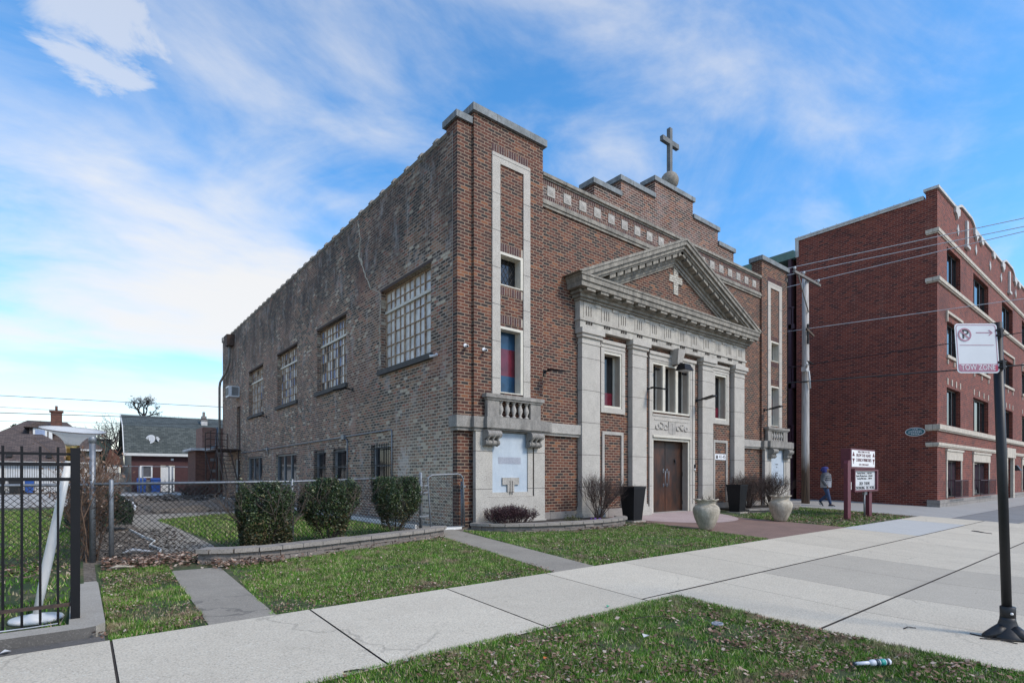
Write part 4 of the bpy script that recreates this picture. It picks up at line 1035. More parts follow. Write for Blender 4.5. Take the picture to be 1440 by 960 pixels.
for z in (.045, 1.22, 1.36, 1.455): mb.box(-11.4, px - .036, -4.376, -4.352, z - (.012 if z > 1.4 else .016), z + (.012 if z > 1.4 else .016), 1 if z < .1 else 0)
mb.build('rail', ['black_iron', 'rusty_iron'], ifn)
for i in range(34):
    x = px - .125 * (i + 1)
    MB().box(x - .0095, x + .0095, -4.3735, -4.3545, fz - .03, 1.52).build('picket', 'black_iron', ifn)
# leaning torchiere
lamp = thing('floor_lamp', (-7.42, -3.95, gz(-3.95)), 'white torchiere floor lamp with flared shade leaning behind the iron fence', 'floor lamp')
bx, by, bz = -7.42, -3.95, gz(-3.95)
MB().lathe((bx, by, bz), [(.205, .005), (.21, .025), (.20, .04), (.08, .05), (.06, .07), (.03, .075)], 28).build('base', 'lamp_white', lamp)
tp = Vector((-7.175, -3.98, 1.40)); b0 = Vector((bx, by, bz + .06)); ax_ = (tp - b0).normalized()
P = [b0 + (tp - b0) * t for t in (0, .18, .35, .36, .62, .63, 1)]
MB().tube(P, [.030, .036, .041, .041, .036, .036, .030], 16).build('stem', 'lamp_white', lamp)
rt = ax_.cross(Vector((0, 1, 0))).normalized(); fw = rt.cross(ax_)
def lring(t, r): c = tp + ax_ * t; return (c, rt * r, fw * r)
MB().rings([lring(0, .032), lring(.05, .030), lring(.11, .042), lring(.165, .062)], 18).build('brass_neck', 'brass', lamp)
tilt = Vector((.055, -.175, 1)).normalized(); r2 = tilt.cross(Vector((0, 1, 0))).normalized(); f2 = r2.cross(tilt)
c0 = tp + ax_ * .155
def sring(t, r): c = c0 + tilt * t; return (c, r2 * r, f2 * r)
prof = [(0, .055), (.04, .072), (.08, .105), (.11, .15), (.135, .20), (.155, .262)]
sh = MB().rings([sring(*p) for p in prof] + [sring(.162, .262), sring(.15, .25), sring(.12, .17), (c0 + tilt * .06, r2 * .06, f2 * .06)], 36)
sh.build('lamp_shade', 'lamp_shade', lamp)
rim = MB().tube([c0 + tilt * .158 + r2 * (.264 * math.cos(t * PI / 20)) + f2 * (.264 * math.sin(t * PI / 20)) for t in range(41)], .004, 5)
rim.build('shade_rim', 'rusty_iron', lamp)
tag(MB().tube([(-8.4, -4.7, KZ + .01), (-7.9, -4.6, KZ + .01), (-7.62, -4.58, KZ + .008), (-7.45, -4.45, KZ - .02), (-7.25, -4.42, KZ - .02)], .006, 5).build('cord', 'cable_pale'), 'pale cord lying on the kerb at the foot of the iron fence', 'cord')

# ================================================================== CHAIN-LINK FENCES
def chainlink(root, p0, p1, h, sp=.08, w=.0085, name='mesh', z0=None):
    (xa, ya), (xb, yb) = p0, p1; L = math.hypot(xb - xa, yb - ya)
    mb = MB(); k = -h
    za = gz(ya) + .03 if z0 is None else z0; zb_ = gz(yb) + .03 if z0 is None else z0
    P = lambda s, z: (xa + (xb - xa) * s / L, ya + (yb - ya) * s / L, za + (zb_ - za) * s / L + z)
    while k < L:
        for sgn in (1, -1):
            s0, s1, q0, q1 = k, k + h, 0., h
            if s0 < 0: q0 = -s0; s0 = 0.
            if s1 > L: q1 = h - (s1 - L); s1 = L
            if s1 - s0 > .02:
                zz0, zz1 = (q0, q1) if sgn > 0 else (h - q0, h - q1)
                mb.tube([P(s0, zz0), P(s1, zz1)], w / 2, 3, 0, False, False)
        k += sp
    return mb.build(name, 'fence_wire', root)
ff = thing('chain_link_fence', (-4.1, -.9, 0), 'galvanised chain link fence with top rail behind the clipped shrubs', 'fence')
RAIL = 1.13
path = [(-6.93, -.88), (-4.12, -.92), (-1.05, -.10)]
for a, b2 in zip(path[:-1], path[1:]):
    chainlink(ff, a, b2, RAIL - .0)
MB().tube([(-6.93, -.88, RAIL), (-4.12, -.92, RAIL + .02), (-1.05, -.10, RAIL + .10)], .021, 8).build('top_rail', 'galvanised', ff)
mb = MB()
for a, b2 in zip(path[:-1], path[1:]):
    L = math.hypot(b2[0] - a[0], b2[1] - a[1]); nk = int(L / .08)
    for i in range(nk):
        t = i / nk; zr = RAIL + (.02 if a[0] < -5 else .02 + .08 * t)
        x = a[0] + (b2[0] - a[0]) * t; y = a[1] + (b2[1] - a[1]) * t
        mb.tube([(x - .012, y, zr - .02), (x + .004, y - .004, zr + .045), (x + .02, y, zr - .02)], .005, 3, 0, False, False)
mb.build('wire_twists', 'fence_wire', ff)
for (x, y, h) in ((-6.72, -.89, 1.2), (-4.12, -.92, 1.2)):
    MB().tube([(x, y, -.05), (x, y, h - .02), (x, y, h)], [.033, .033, .02], 10).build('post', 'galvanised', ff)
lf = thing('chain_link_fence', (-9.5, -.85, 0), 'chain link fence crossing the neighbouring lot behind the iron pickets', 'fence')
chainlink(lf, (-12, -.86), (-7.0, -.86), 1.1)
MB().tube([(-12, -.86, 1.12), (-7.0, -.86, 1.12)], .021, 8).build('top_rail', 'galvanised', lf)
for x in (-11.5, -9.0): MB().tube([(x, -.83, -.05), (x, -.83, 1.18)], .03, 8).build('post', 'galvanised', lf)
tag(MB().tube([(-6.94, -.78, -.05), (-6.94, -.78, 1.80)], .040, 14).lathe((-6.94, -.78, 1.74), [(.040, 0), (.049, .005), (.049, .08), (.025, .11), (.0, .115)], 14).build('steel_post', 'galvanised'), 'thick tall galvanised steel post at the fence corner', 'post')
lot = thing('chain_link_fence', (-7.0, 6, 0), 'overgrown chain link fence running back between the two lots', 'fence')
chainlink(lot, (-7.0, -.7), (-7.0, 14), 1.1, .12, .007)
MB().tube([(-7.0, -.7, 1.12), (-7.0, 14, 1.12)], .021, 6).build('top_rail', 'galvanised', lot)
for y in (2.5, 5.5, 8.5, 11.5, 14): MB().tube([(-7.0, y, -.05), (-7.0, y, 1.18)], .03, 8).build('post', 'galvanised', lot)
gate = thing('chain_link_gate', (-.45, -.12, 0), 'chain link gate with rounded tube frame beside the church corner', 'gate')
def gp(x, z): return (x, -.12 - .05 * (x + .9), z)
fr = [gp(-.80, .10), gp(-.84, .6), gp(-.88, 1.15), gp(-.86, 1.22), gp(-.78, 1.27), gp(-.4, 1.285), gp(-.1, 1.30), gp(-.02, 1.28), gp(.05, 1.2), gp(.055, 1.1), gp(.09, .05)]
MB().tube(fr, .02, 8).tube([gp(.09, .05), gp(-.80, .05)], .02, 8).tube([gp(-.80, .10), gp(-.80, .05)], .02, 8).build('gate_frame', 'galvanised', gate)
chainlink(gate, (-.84, -.12), (.06, -.165), 1.2, .07, .006, z0=.06)
MB().tube([(-1.05, -.10, -.05), (-1.05, -.10, 1.30), (-1.05, -.10, 1.34)], [.036, .036, .015], 12).build('hinge_post', 'galvanised', gate)
MB().tube([(.06, -.10, -.05), (.06, -.10, 1.12)], .03, 10).build('latch_post', 'galvanised', gate)
mb = MB()
for z in (1.02, .86, .32): mb.box(-1.10, -.86, -.135, -.085, z, z + .035)
mb.box(.02, .14, -.15, -.1, .98, 1.02); mb.build('hinge', 'galvanised', gate)
tag(MB().box(-.95, .0, -.20, -.12, -.02, .045).build('threshold_board', 'white_paint'), 'white board on the ground under the chain link gate', 'board')

# ================================================================== RETAINING WALLS OF PAVERS
def block_wall(label, pts, courses, topz, bw=.30, bh=.085, th=.20):
    root = thing('block_wall', (sum(p[0] for p in pts) / len(pts), sum(p[1] for p in pts) / len(pts), gz(pts[0][1])), label, 'garden wall')
    def walk(step, off):
        out = []; d = -off; acc = 0
        segs = [(pts[i], pts[i + 1], math.dist(pts[i], pts[i + 1])) for i in range(len(pts) - 1)]
        tot = sum(s[2] for s in segs); t = -off
        def at(t):
            t = max(0, min(tot, t))
            for a, b2, l in segs:
                if t <= l: return (a[0] + (b2[0] - a[0]) * t / l, a[1] + (b2[1] - a[1]) * t / l)
                t -= l
            return pts[-1]
        while t < tot - .03:
            a, b2 = at(max(0, t)), at(min(tot, t + step))
            if math.dist(a, b2) > .05: out.append((a, b2))
            t += step
        return out
    for c in range(courses + 1):
        cap = c == courses
        for i, (a, b2) in enumerate(walk(.34 if cap else bw, 0 if c % 2 else bw / 2)):
            d = Vector((b2[0] - a[0], b2[1] - a[1], 0)).normalized(); nrm = Vector((-d.y, d.x, 0)); jx = rnd.uniform(-.012, .012)
            if cap: z0 = topz - .065; z1 = topz + rnd.uniform(-.006, .006); f, bk = -.05, th + .04
            else: z1 = topz - .065 - (courses - 1 - c) * bh; z0 = z1 - bh; f, bk = 0 + jx, th
            A = Vector((*a, 0)) + d * .004; B = Vector((*b2, 0)) - d * .004; e = rnd.uniform(-.01, .01)
            ch = .012
            pf = lambda base, s, z: base + nrm * s + Vector((0, 0, z))
            mb = MB(); s0 = f
            mb.hexa([pf(A, s0, z0 + .002), pf(B, s0 + e, z0 + .002), pf(B, bk, z0 + .002), pf(A, bk, z0 + .002), pf(A, s0 + (0 if cap else .01), z1 - .001), pf(B, s0 + e + (0 if cap else .01), z1 - .001), pf(B, bk, z1), pf(A, bk, z1)])
            mb.build('cap_block' if cap else 'wall_block', 'paver_cap' if cap else 'paver', root)
    return root
lw = [(-5.72, -1.72), (-5.45, -1.95), (-5.0, -2.03), (-4.5, -2.0), (-3.9, -1.88), (-3.26, -1.70), (-2.6, -1.53), (-1.97, -1.36), (-1.4, -1.16), (-.95, -.95), (-.80, -.70)]
block_wall('low curved wall of grey blocks holding the three clipped shrubs', lw, 2, .16)
rw = [(.14, -.38), (.30, -.80), (.62, -1.12), (1.2, -1.42), (1.9, -1.62), (2.6, -1.73), (3.3, -1.76), (4.0, -1.66), (4.55, -1.42), (4.85, -1.05)]
block_wall('low curved wall of grey blocks round the bed left of the doors', rw, 2, .14)
rr = [(11.3, -1.35), (12.1, -1.62), (13.2, -1.7), (14.4, -1.6), (15.4, -1.35), (16.0, -1.0), (16.2, -.4)]
block_wall('low wall of grey blocks round the bed right of the doors', rr, 2, .09)
for nm, pl, z in (('bed_soil', [(-5.55, -1.6), (-4.5, -1.85), (-3.2, -1.55), (-1.0, -.8), (-1.05, -.2), (-4.1, -1.0), (-5.5, -1.0)], .06), ('bed_soil', [(.2, -.3), (.7, -1.0), (2, -1.5), (3.3, -1.6), (4.7, -1.0), (4.7, -.1), (.3, -.1)], .07), ('bed_soil', [(11.4, -.1), (11.4, -1.2), (13.2, -1.5), (16.0, -.9), (16, -.1)], .06)):
    o = MB().slab(pl, -.2, z).build(nm, 'soil'); o['kind'] = 'structure'
# ================================================================== PLANTS
def leaf_cloud(pts, size, mb_, spread=1., mi=0):
    for p in pts:
        s = rnd.uniform(*size); a = Vector((rnd.gauss(0, 1), rnd.gauss(0, 1), rnd.gauss(0, 1))).normalized()
        u = a.orthogonal().normalized(); v = a.cross(u)
        t = rnd.uniform(0, 2 * PI); u, v = u * math.cos(t) + v * math.sin(t), v * math.cos(t) - u * math.sin(t)
        p = Vector(p); mb_.q([p - u * s, p - v * s * .5, p + u * s, p + v * s * .5], mi)
def branch(mb, p, d, L, r, depth, spread=.5, n=3, up=.15, tips=None, seg=3, sides=5, shrink=.68):
    pts = [Vector(p)]; d = Vector(d).normalized()
    for i in range(seg):
        d = (d + Vector((rnd.gauss(0, .13), rnd.gauss(0, .13), rnd.gauss(0, .08) + up * .15))).normalized()
        pts.append(pts[-1] + d * L / seg)
    mb.tube(pts, [r * (1 - .4 * i / seg) for i in range(seg + 1)], sides if depth > 1 else 3, 0, True, False)
    if tips is not None and depth <= 1: tips += pts[1:]
    if depth:
        for k in range(n):
            t = rnd.uniform(.45, 1) if k else 1.
            q = pts[min(seg, max(1, int(t * seg + .5)))]
            nd = (d + Vector((rnd.gauss(0, spread), rnd.gauss(0, spread), rnd.gauss(0, spread * .6) + up))).normalized()
            branch(mb, q, nd, L * rnd.uniform(shrink - .12, shrink + .12), r * .6, depth - 1, spread, n, up, tips, seg, sides, shrink)
def clipped_shrub(x, y, z, w, d, h, label, seed, shape='box', nl=5200, open_base=0., lean=0.):
    rnd.seed(seed)
    root = thing('clipped_shrub', (x, y, z), label, 'shrub', 'clipped evergreen shrubs along the fence')
    st = MB()
    for k in range(9):
        a = rnd.uniform(0, 2 * PI)
        branch(st, (x + .05 * math.cos(a), y + .05 * math.sin(a), z), (math.cos(a) * .55, math.sin(a) * .5, 1), h * .5, .014, 3, .5, 3, .2)
    st.build('stem', 'bare_wood', root)
    lv = MB(); lb = MB(); P = []
    lump = [(rnd.uniform(-1, 1), rnd.uniform(-1, 1), rnd.uniform(0, 1), rnd.uniform(.10, .2)) for _ in range(16)]
    holes = [(rnd.uniform(-1, 1), rnd.uniform(-1, 1), rnd.uniform(.05, .6), rnd.uniform(.10, .2)) for _ in range(14)]
    while len(P) < nl:
        u, v, t = rnd.uniform(-1.1, 1.1), rnd.uniform(-1.1, 1.1), rnd.random()
        taper = 1. if shape == 'box' else (.40 + .62 * min(1, t * 1.8) - .24 * max(0, (t - .75) / .25) ** 1.6)
        if shape == 'box': taper = .88 + .12 * min(1, t * 2.5) - .22 * max(0, (t - .78) / .22) ** 1.5
        r = (abs(u) ** 2.5 + abs(v) ** 2.5) ** .4 / taper
        e = .10 * math.sin(5 * u + 3 * t + seed) + .08 * math.sin(9 * v + 7 * t) + .05 * math.sin(17 * u - 11 * t)
        if r > 1 + e or (t > .93 + e): continue
        surf = max(r, t * 1.02 if t > .8 else 0)
        if rnd.random() > (surf ** 4) * .95 + .05: continue
        if t < open_base and rnd.random() > (t / max(open_base, .01)) ** 1.5 * .7 + .12: continue
        q = (u, v, t)
        if any((u - a) ** 2 + (v - b) ** 2 + ((t - c) * 1.6) ** 2 < rr * rr for a, b, c, rr in holes) and rnd.random() < .6: continue
        P.append((x + u * w / 2 + lean * t, y + v * d / 2, z + .03 + t * h))
    for k in range(34):   # stray shoots
        a = rnd.uniform(0, 2 * PI); t = rnd.uniform(.45, 1.0); q = Vector((x + math.cos(a) * w * .46, y + math.sin(a) * d * .46, z + h * t)); dv = Vector((math.cos(a) * .6, math.sin(a) * .6, rnd.uniform(.3, 1.2))).normalized()
        for s in range(18): P.append(tuple(q + dv * rnd.uniform(-.03, .11) + Vector((rnd.gauss(0, .013), rnd.gauss(0, .013), rnd.gauss(0, .013)))))
    hi, lo = [], []
    for p in P: (hi if (p[2] - z) / h > rnd.gauss(.42, .16) else lo).append(p)
    leaf_cloud(hi, (.012, .027), lv); leaf_cloud(lo, (.012, .027), lb)
    lv.build('foliage', 'box_leaf', root); lb.build('lower_foliage', 'box_leaf_brown', root)
    return root
clipped_shrub(-4.60, -1.15, .02, .86, .7, 1.10, 'boxy clipped evergreen shrub, leftmost of the three by the mesh fence', 11, 'box', 17000)
clipped_shrub(-3.48, -1.05, .02, .96, .8, 1.16, 'wide clipped evergreen shrub with bare twigs showing, middle of the three', 12, 'v', 16000, .25)
clipped_shrub(-1.98, -.68, .05, .92, .8, 1.16, 'narrow footed clipped evergreen shrub next to the gate post', 15, 'v', 15000, .30, .05)
rnd.seed(40)
r_ = thing('round_evergreen', (-6.72, 4.6, 0), 'dark rounded evergreen bush in the yard beside the tall steel post', 'bush')
mb = MB(); P = []
while len(P) < 9000:
    u, v, t = rnd.gauss(0, 1), rnd.gauss(0, 1), rnd.gauss(0, 1); l = math.sqrt(u * u + v * v + t * t); k = rnd.uniform(.72, 1.04)
    if t < -.35 * l: continue
    P.append((-6.72 + .62 * u / l * k, 4.6 + .62 * v / l * k, .34 + .58 * t / l * k))
leaf_cloud(P, (.02, .045), mb); mb.build('foliage', 'conifer_leaf', r_)
mb = MB()
for k in range(6): a = k; branch(mb, (-6.72, 4.6, 0), (math.cos(a), math.sin(a), .9), .5, .02, 2)
mb.build('stem', 'bare_wood', r_)
# barberry
rnd.seed(41)
r_ = thing('barberry_bush', (1.15, -.75, .07), 'low dark reddish twiggy bush in front of the painted tablet', 'bush')
mb = MB(); tips = []
for k in range(120):
    a = rnd.uniform(0, 2 * PI); q = rnd.uniform(0, 1) ** .6
    branch(mb, (1.02 + .52 * math.cos(a) * q, -.75 + .24 * math.sin(a) * q, .06), (math.cos(a) * .9 * q + .1, math.sin(a) * .6 * q, .75), .22, .006, 2, .45, 3, .18, tips, 2, 4)
mb.build('stem', 'twig_red', r_)
mb = MB(); leaf_cloud([Vector(t) + Vector((rnd.gauss(0, .02), rnd.gauss(0, .02), rnd.gauss(0, .02))) for t in tips for _ in range(3)], (.010, .02), mb); mb.build('foliage', 'barberry_leaf', r_)
def bare_shrub(x, y, z, h, w, label, seed, leaves_=0, nst=18, mat='twig', dep=3):
    rnd.seed(seed)
    r_ = thing('bare_shrub', (x, y, z), label, 'shrub')
    mb = MB(); tips = []
    for k in range(nst):
        a = rnd.uniform(0, 2 * PI); q = rnd.uniform(.15, 1)
        branch(mb, (x + .06 * w * math.cos(a), y + .05 * math.sin(a), z), (math.cos(a) * q * w, math.sin(a) * q * w * .6, 1), h * .44, .010, dep, .42, 3, .22, tips, 3, 4)
    mb.build('stem', mat, r_)
    if leaves_:
        mb = MB(); leaf_cloud([Vector(rnd.choice(tips)) for _ in range(leaves_)], (.010, .02), mb); mb.build('foliage', 'barberry_leaf', r_)
bare_shrub(4.05, -.85, .06, 1.15, .95, 'leafless grey twiggy shrub between the white tablet and the black planter', 42, 0, 34, 'twig', 4)
bare_shrub(12.2, -.9, .06, 1.15, 1.5, 'leafless brown shrub beside the right black planter', 43, 900, 46, 'twig', 4)
bare_shrub(13.9, -.9, .06, 1.2, 1.5, 'leafless brown shrub under the right balcony', 44, 900, 46, 'twig', 4)
rnd.seed(45)
mb = MB()
P = [(2.75 + rnd.gauss(0, .14), -1.15 + rnd.gauss(0, .08), .09 + abs(rnd.gauss(0, .08))) for _ in range(260)]
leaf_cloud(P, (.012, .028), mb); t = thing('ground_plant', (2.75, -1.15, .08), 'small pale olive plant in the bed below the brick wall', 'plant'); mb.build('foliage', 'olive_leaf', t)
mb = MB()
for k in range(8): branch(mb, (2.75 + rnd.gauss(0, .03), -1.15, .06), (rnd.gauss(0, .7), rnd.gauss(0, .5), .7), .16, .004, 1)
mb.build('stem', 'twig', t)
for i, (x, y) in enumerate(((3.28, -1.42), (3.36, -1.38), (3.44, -1.44), (3.22, -1.36), (3.40, -1.5))):
    t = thing('crocus', (x, y, .07), 'small purple crocus flower in the left block edged bed', 'flower', 'crocuses in the left bed')
    MB().tube([(x, y, .06), (x + .005, y, .12)], .003, 5).build('stem', 'olive_leaf', t)
    MB().lathe((x + .005, y, .115), [(.005, 0), (.018, .012), (.022, .03), (.018, .05), (.008, .048)], 8).build('petals', 'crocus', t)
# dry vine tangled on the corner post
rnd.seed(46)
r_ = thing('dry_vine', (-6.98, -.95, -.03), 'dead brown vine tangle climbing the thick steel post', 'vine')
mb = MB(); tips = []
for k in range(14):
    a = rnd.uniform(0, 2 * PI)
    branch(mb, (-6.98 + rnd.gauss(0, .06), -.62 + rnd.gauss(0, .12), -.03), (rnd.gauss(.0, .14), rnd.gauss(.15, .25), 1), rnd.uniform(.35, .7), .014, 3, .5, 3, .3, tips, 3, 4)
for k in range(5):
    branch(mb, (-7.0 + rnd.gauss(0, .05), -.35, .1), (rnd.uniform(-.1, .12), .1, 1), .75, .02, 3, .3, 2, .4, tips, 4, 5)
mb.build('stem', 'dry_vine', r_)
mb = MB(); leaf_cloud([Vector(rnd.choice(tips)) + Vector((rnd.gauss(0, .03), rnd.gauss(0, .03), rnd.gauss(0, .03))) for _ in range(300)], (.015, .04), mb); mb.build('foliage', 'dead_leaf', r_)
rnd.seed(47)
r_ = thing('dry_vine', (-6.95, 6, 0), 'pale dead creeper matted along the fence between the lots', 'vine')
mb = MB(); tips = []
for k in range(44):
    y = rnd.uniform(-.4, 12)
    branch(mb, (-7.0 + rnd.gauss(0, .05), y, .0), (rnd.gauss(0, .15), rnd.gauss(0, .4), 1), rnd.uniform(.35, .75), .012, 3, .55, 3, .25, tips, 2, 3)
mb.build('stem', 'dry_vine', r_)
mb = MB(); leaf_cloud([Vector(rnd.choice(tips)) + Vector((rnd.gauss(0, .05), rnd.gauss(0, .05), rnd.gauss(0, .05))) for _ in range(1400)], (.02, .05), mb); mb.build('foliage', 'dead_leaf', r_)

# ================================================================== POTS
def urn(x, y, label):
    z = gz(y) + .012
    t = thing('urn_planter', (x, y, z), label, 'urn', 'cream urns on the red paving')
    prof = [(.15, 0), (.18, .02), (.24, .14), (.31, .30), (.355, .46), (.36, .54), (.335, .61), (.27, .665), (.235, .69), (.232, .72), (.27, .75), (.275, .77)]
    mb = MB(); rg = []
    n = 40
    prof = [(r * .93, h * .95) for r, h in prof]
    for r, h in prof: rg.append(((x, y, z + h), (r, 0, 0), (0, r, 0)))
    mb.rings(rg, n)
    i0 = len(mb.v)   # wavy lip
    for q, (dr, dz) in enumerate(((0, .0), (.045, .03), (.05, .045), (-.03, .04), (-.035, -.05))):
        for k in range(n):
            a = 2 * PI * k / n; wv = .018 * math.cos(a * 9); r = .253 + dr + (wv if q in (1, 2) else 0)
            mb.v.append((x + r * math.cos(a), y + r * math.sin(a), z + .73 + dz + (wv * .7 if q in (1, 2) else 0)))
    for q in range(4):
        for k in range(n):
            mb.f.append((i0 + q * n + k, i0 + q * n + (k + 1) % n, i0 + (q + 1) * n + (k + 1) % n, i0 + (q + 1) * n + k)); mb.m.append(0); mb.s.append(True)
    mb.build('bowl', 'cast_stone', t)
    MB().lathe((x, y, z + .67), [(.0, .02), (.215, .02)], 16).build('soil', 'soil', t)
    mb = MB()
    for k in range(7): branch(mb, (x + rnd.gauss(0, .07), y + rnd.gauss(0, .07), z + .67), (rnd.gauss(0, .5), rnd.gauss(0, .5), 1), .13, .008, 1)
    mb.build('dead_stalks', 'bare_wood', t)
urn(5.42, -3.30, 'cream stone urn with scalloped rim, the nearer one at the entry paving')
urn(9.50, -3.30, 'cream stone urn with scalloped rim, the farther one near the lawn')
def tall_planter(x, y, label):
    z = gz(y) + .012
    t = thing('tall_planter', (x, y, z), label, 'planter', 'black planters flanking the doors')
    def ring(r, h): return [(x - r, y - r, z + h), (x + r, y - r, z + h), (x + r, y + r, z + h), (x - r, y + r, z + h)]
    mb = MB(); rr = [ring(.185, .03), ring(.26, .93), ring(.272, .935), ring(.272, .985), ring(.245, .985), ring(.235, .90)]
    for a, b2 in zip(rr[:-1], rr[1:]):
        for k in range(4): mb.q([a[k], a[(k + 1) % 4], b2[(k + 1) % 4], b2[k]])
    mb.q(rr[0][::-1]); mb.build('body', 'black_plastic', t)
    mb = MB(); mb.q(ring(.237, .92)); mb.build('soil', 'soil', t)
    mb = MB()
    for k in range(12): branch(mb, (x + rnd.uniform(-.17, .17), y + rnd.uniform(-.17, .17), z + .92), (rnd.gauss(0, .6), rnd.gauss(0, .6), .6), .09, .006, 1)
    mb.build('dead_stalks', 'dry_vine', t)
    MB().box(x - .26, x + .26, y - .26, y + .26, z - .05, z + .028).build('plinth', 'curb_concrete', t)
tall_planter(5.20, -1.12, 'tall black tapered planter left of the wooden doors')
tall_planter(11.0, -1.10, 'tall black tapered planter right of the wooden doors')

# ================================================================== NOTICE BOARD
sy = -4.08
sgn = thing('notice_board', (13.5, sy, gz(sy)), 'maroon framed church notice board with letter panel on two posts', 'notice board')
for (xa, xb, h, yy) in ((12.24, 12.50, 1.66, sy - .10), (14.40, 14.66, .715, sy - .02)):
    mb = MB().box(xa, xb, yy, yy + .12, -.25, h)
    if h > 1.5: mb.hexa([(xa, yy, h), (xb, yy, h), (xb, yy + .12, h), (xa, yy + .12, h), (xa + .06, yy, h + .10), (xb, yy, h + .10), (xb, yy + .12, h + .10), (xa + .06, yy + .12, h + .10)])
    mb.build('post', 'maroon_paint', sgn)
cab = MB().box(12.78, 15.02, sy, sy + .30, 1.50, 2.17)
cab.build('top_cabinet', 'maroon_paint', sgn)
p_ = MB().box(12.84, 14.97, sy - .012, sy - .001, 1.56, 2.12)
for body, zz, sz, sx_ in (('WELCOME TO THE', 2.065, .085, 1.5), ('FROM THE HEART', 1.945, .15, 1.12), ('CHURCH MINISTRIES', 1.79, .155, .98), ('OF CHICAGO', 1.635, .095, 1.55)):
    p_.text(body, (13.91, sy - .012, zz), (1, 0, 0), (0, 0, 1), sz, 1, .003, sx_)
for s in (-1, 1):
    xx = 13.91 + s * .93
    p_.prism([(xx - .10, 1.92), (xx + .10, 1.92), (xx, 2.06)], sy - .02, sy - .012, 1); p_.prism([(xx - .10, 1.84), (xx, 1.72), (xx + .10, 1.84)], sy - .02, sy - .012, 1)
    p_.box(xx - .012, xx + .012, sy - .02, sy - .012, 1.66, 1.72, 1)
p_.build('name_panel', ['sign_white', 'letter_maroon'], sgn)
mb = MB(); z0, z1, xa, xb = .72, 1.48, 12.90, 15.10
mb.box(xa, xb, sy + .0, sy + .22, z0, z1).box(xa, xb, sy - .08, sy, z0, z0 + .06).box(xa, xb, sy - .08, sy, z1 - .05, z1).box(xa, xa + .07, sy - .08, sy, z0 + .06, z1 - .05).box(xb - .12, xb, sy - .08, sy, z0 + .06, z1 - .05)
mb.box(xa - .12, xa - .05, sy + .0, sy + .2, .80, 1.05, 1)
mb.build('letter_cabinet', ['maroon_paint', 'dirty_white'], sgn)
p_ = MB().box(xa + .07, xb - .12, sy - .012, sy - .001, z0 + .06, z1 - .05)
for body, zz, sz, sx_ in (('Sunday School ..... 9:30 AM', 1.345, .085, 1.45), ('Sunday Worship Service .. 11:00 AM', 1.255, .085, 1.2), ('Tuesday Bible Study ..... 7:00 PM', 1.165, .085, 1.25), ('2024  THEME', .99, .15, 1.15), ('CONTINUING  THE  WORK', .845, .15, 1.0)):
    p_.text(body, (13.97, sy - .012, zz), (1, 0, 0), (0, 0, 1), sz, 1, .003, sx_)
p_.build('letter_panel', ['sign_grey', 'letter_black'], sgn)
MB().tube([(14.12, sy + .04, -.2), (14.12, sy + .04, .72)], .028, 8).box(14.05, 14.3, sy + .01, sy + .08, .60, .72).build('steel_prop', 'galvanised', sgn)

# ================================================================== NO PARKING SIGN
nx_, ny_ = -.03, -9.86; nz = gz(ny_) + .014
np_ = thing('parking_sign', (nx_, ny_, nz), 'faded no parking tow zone sign on a black pole at the right edge', 'sign')
RX = Vector((.779, -.627, 0)); FX = Vector((.627, .779, 0))
top = Vector((nx_, ny_, 2.745)) - RX * .105; bot = Vector((nx_, ny_, nz))
ld = (top - bot).normalized()
MB().tube([bot + ld * .08, top], .040, 14).build('pole', 'pole_black', np_)
mb = MB().lathe((nx_, ny_, nz), [(.06, .18), (.062, .30), (.056, .305)], 20)
mb.lathe((nx_, ny_, nz), [(.155, 0), (.155, .02), (.13, .05), (.085, .10), (.064, .17), (.062, .20)], 20)
for k in range(3):
    a = .25 + k * 2 * PI / 3; c, s = math.cos(a), math.sin(a)
    mb.rings([((nx_ + c * t, ny_ + s * t, nz + h / 2), (-s * w, c * w, 0), (0, 0, h / 2)) for t, w, h in ((.05, .07, .15), (.12, .065, .10), (.18, .05, .055), (.215, .03, .03))], 12)
mb.build('pole_base', 'dark_metal', np_)

bolt = Vector((nx_, ny_, nz + .245)) - FX * .058 - RX * .018
MB().rings([(bolt, RX * .014, Vector((0, 0, .014))), (bolt - FX * .012, RX * .012, Vector((0, 0, .012)))], 10).build('bolt', 'camera_white', np_)
zc = 2.485; up_ = (ld + RX * -.035).normalized(); rt_ = RX
cen = bot + ld * ((zc - nz) / ld.z) - RX * .245 - FX * .045
nrm = -FX
hw, hh, rc = .205, .240, .035
def outline(hw, hh, rc):
    out = []
    for cx_, cz_, a0 in ((hw - rc, hh - rc, 0), (-hw + rc, hh - rc, PI / 2), (-hw + rc, -hh + rc, PI), (hw - rc, -hh + rc, 1.5 * PI)):
        for t in range(6): a = a0 + t * PI / 10; out.append((cx_ + rc * math.cos(a), cz_ + rc * math.sin(a)))
    return out
SP = lambda u, v, d=0.: cen + rt_ * u + up_ * v + nrm * d
mb = MB(); ol = outline(hw, hh, rc)
mb.q([SP(u, v, .002) for u, v in ol], 0); mb.q([SP(u, v, -.002) for u, v in ol][::-1], 3)
for i in range(len(ol)): a, b2 = ol[i], ol[(i + 1) % len(ol)]; mb.q([SP(*a, -.002), SP(*b2, -.002), SP(*b2, .002), SP(*a, .002)], 3)
o1, o2 = outline(hw - .012, hh - .012, .028), outline(hw - .018, hh - .018, .024)
for i in range(len(o1)):
    j_ = (i + 1) % len(o1); mb.q([SP(*o1[i], .0035), SP(*o1[j_], .0035), SP(*o2[j_], .0035), SP(*o2[i], .0035)], 1)
def flat(u0, u1, v0, v1, mi, d=.004): mb.q([SP(u0, v0, d), SP(u1, v0, d), SP(u1, v1, d), SP(u0, v1, d)], mi)
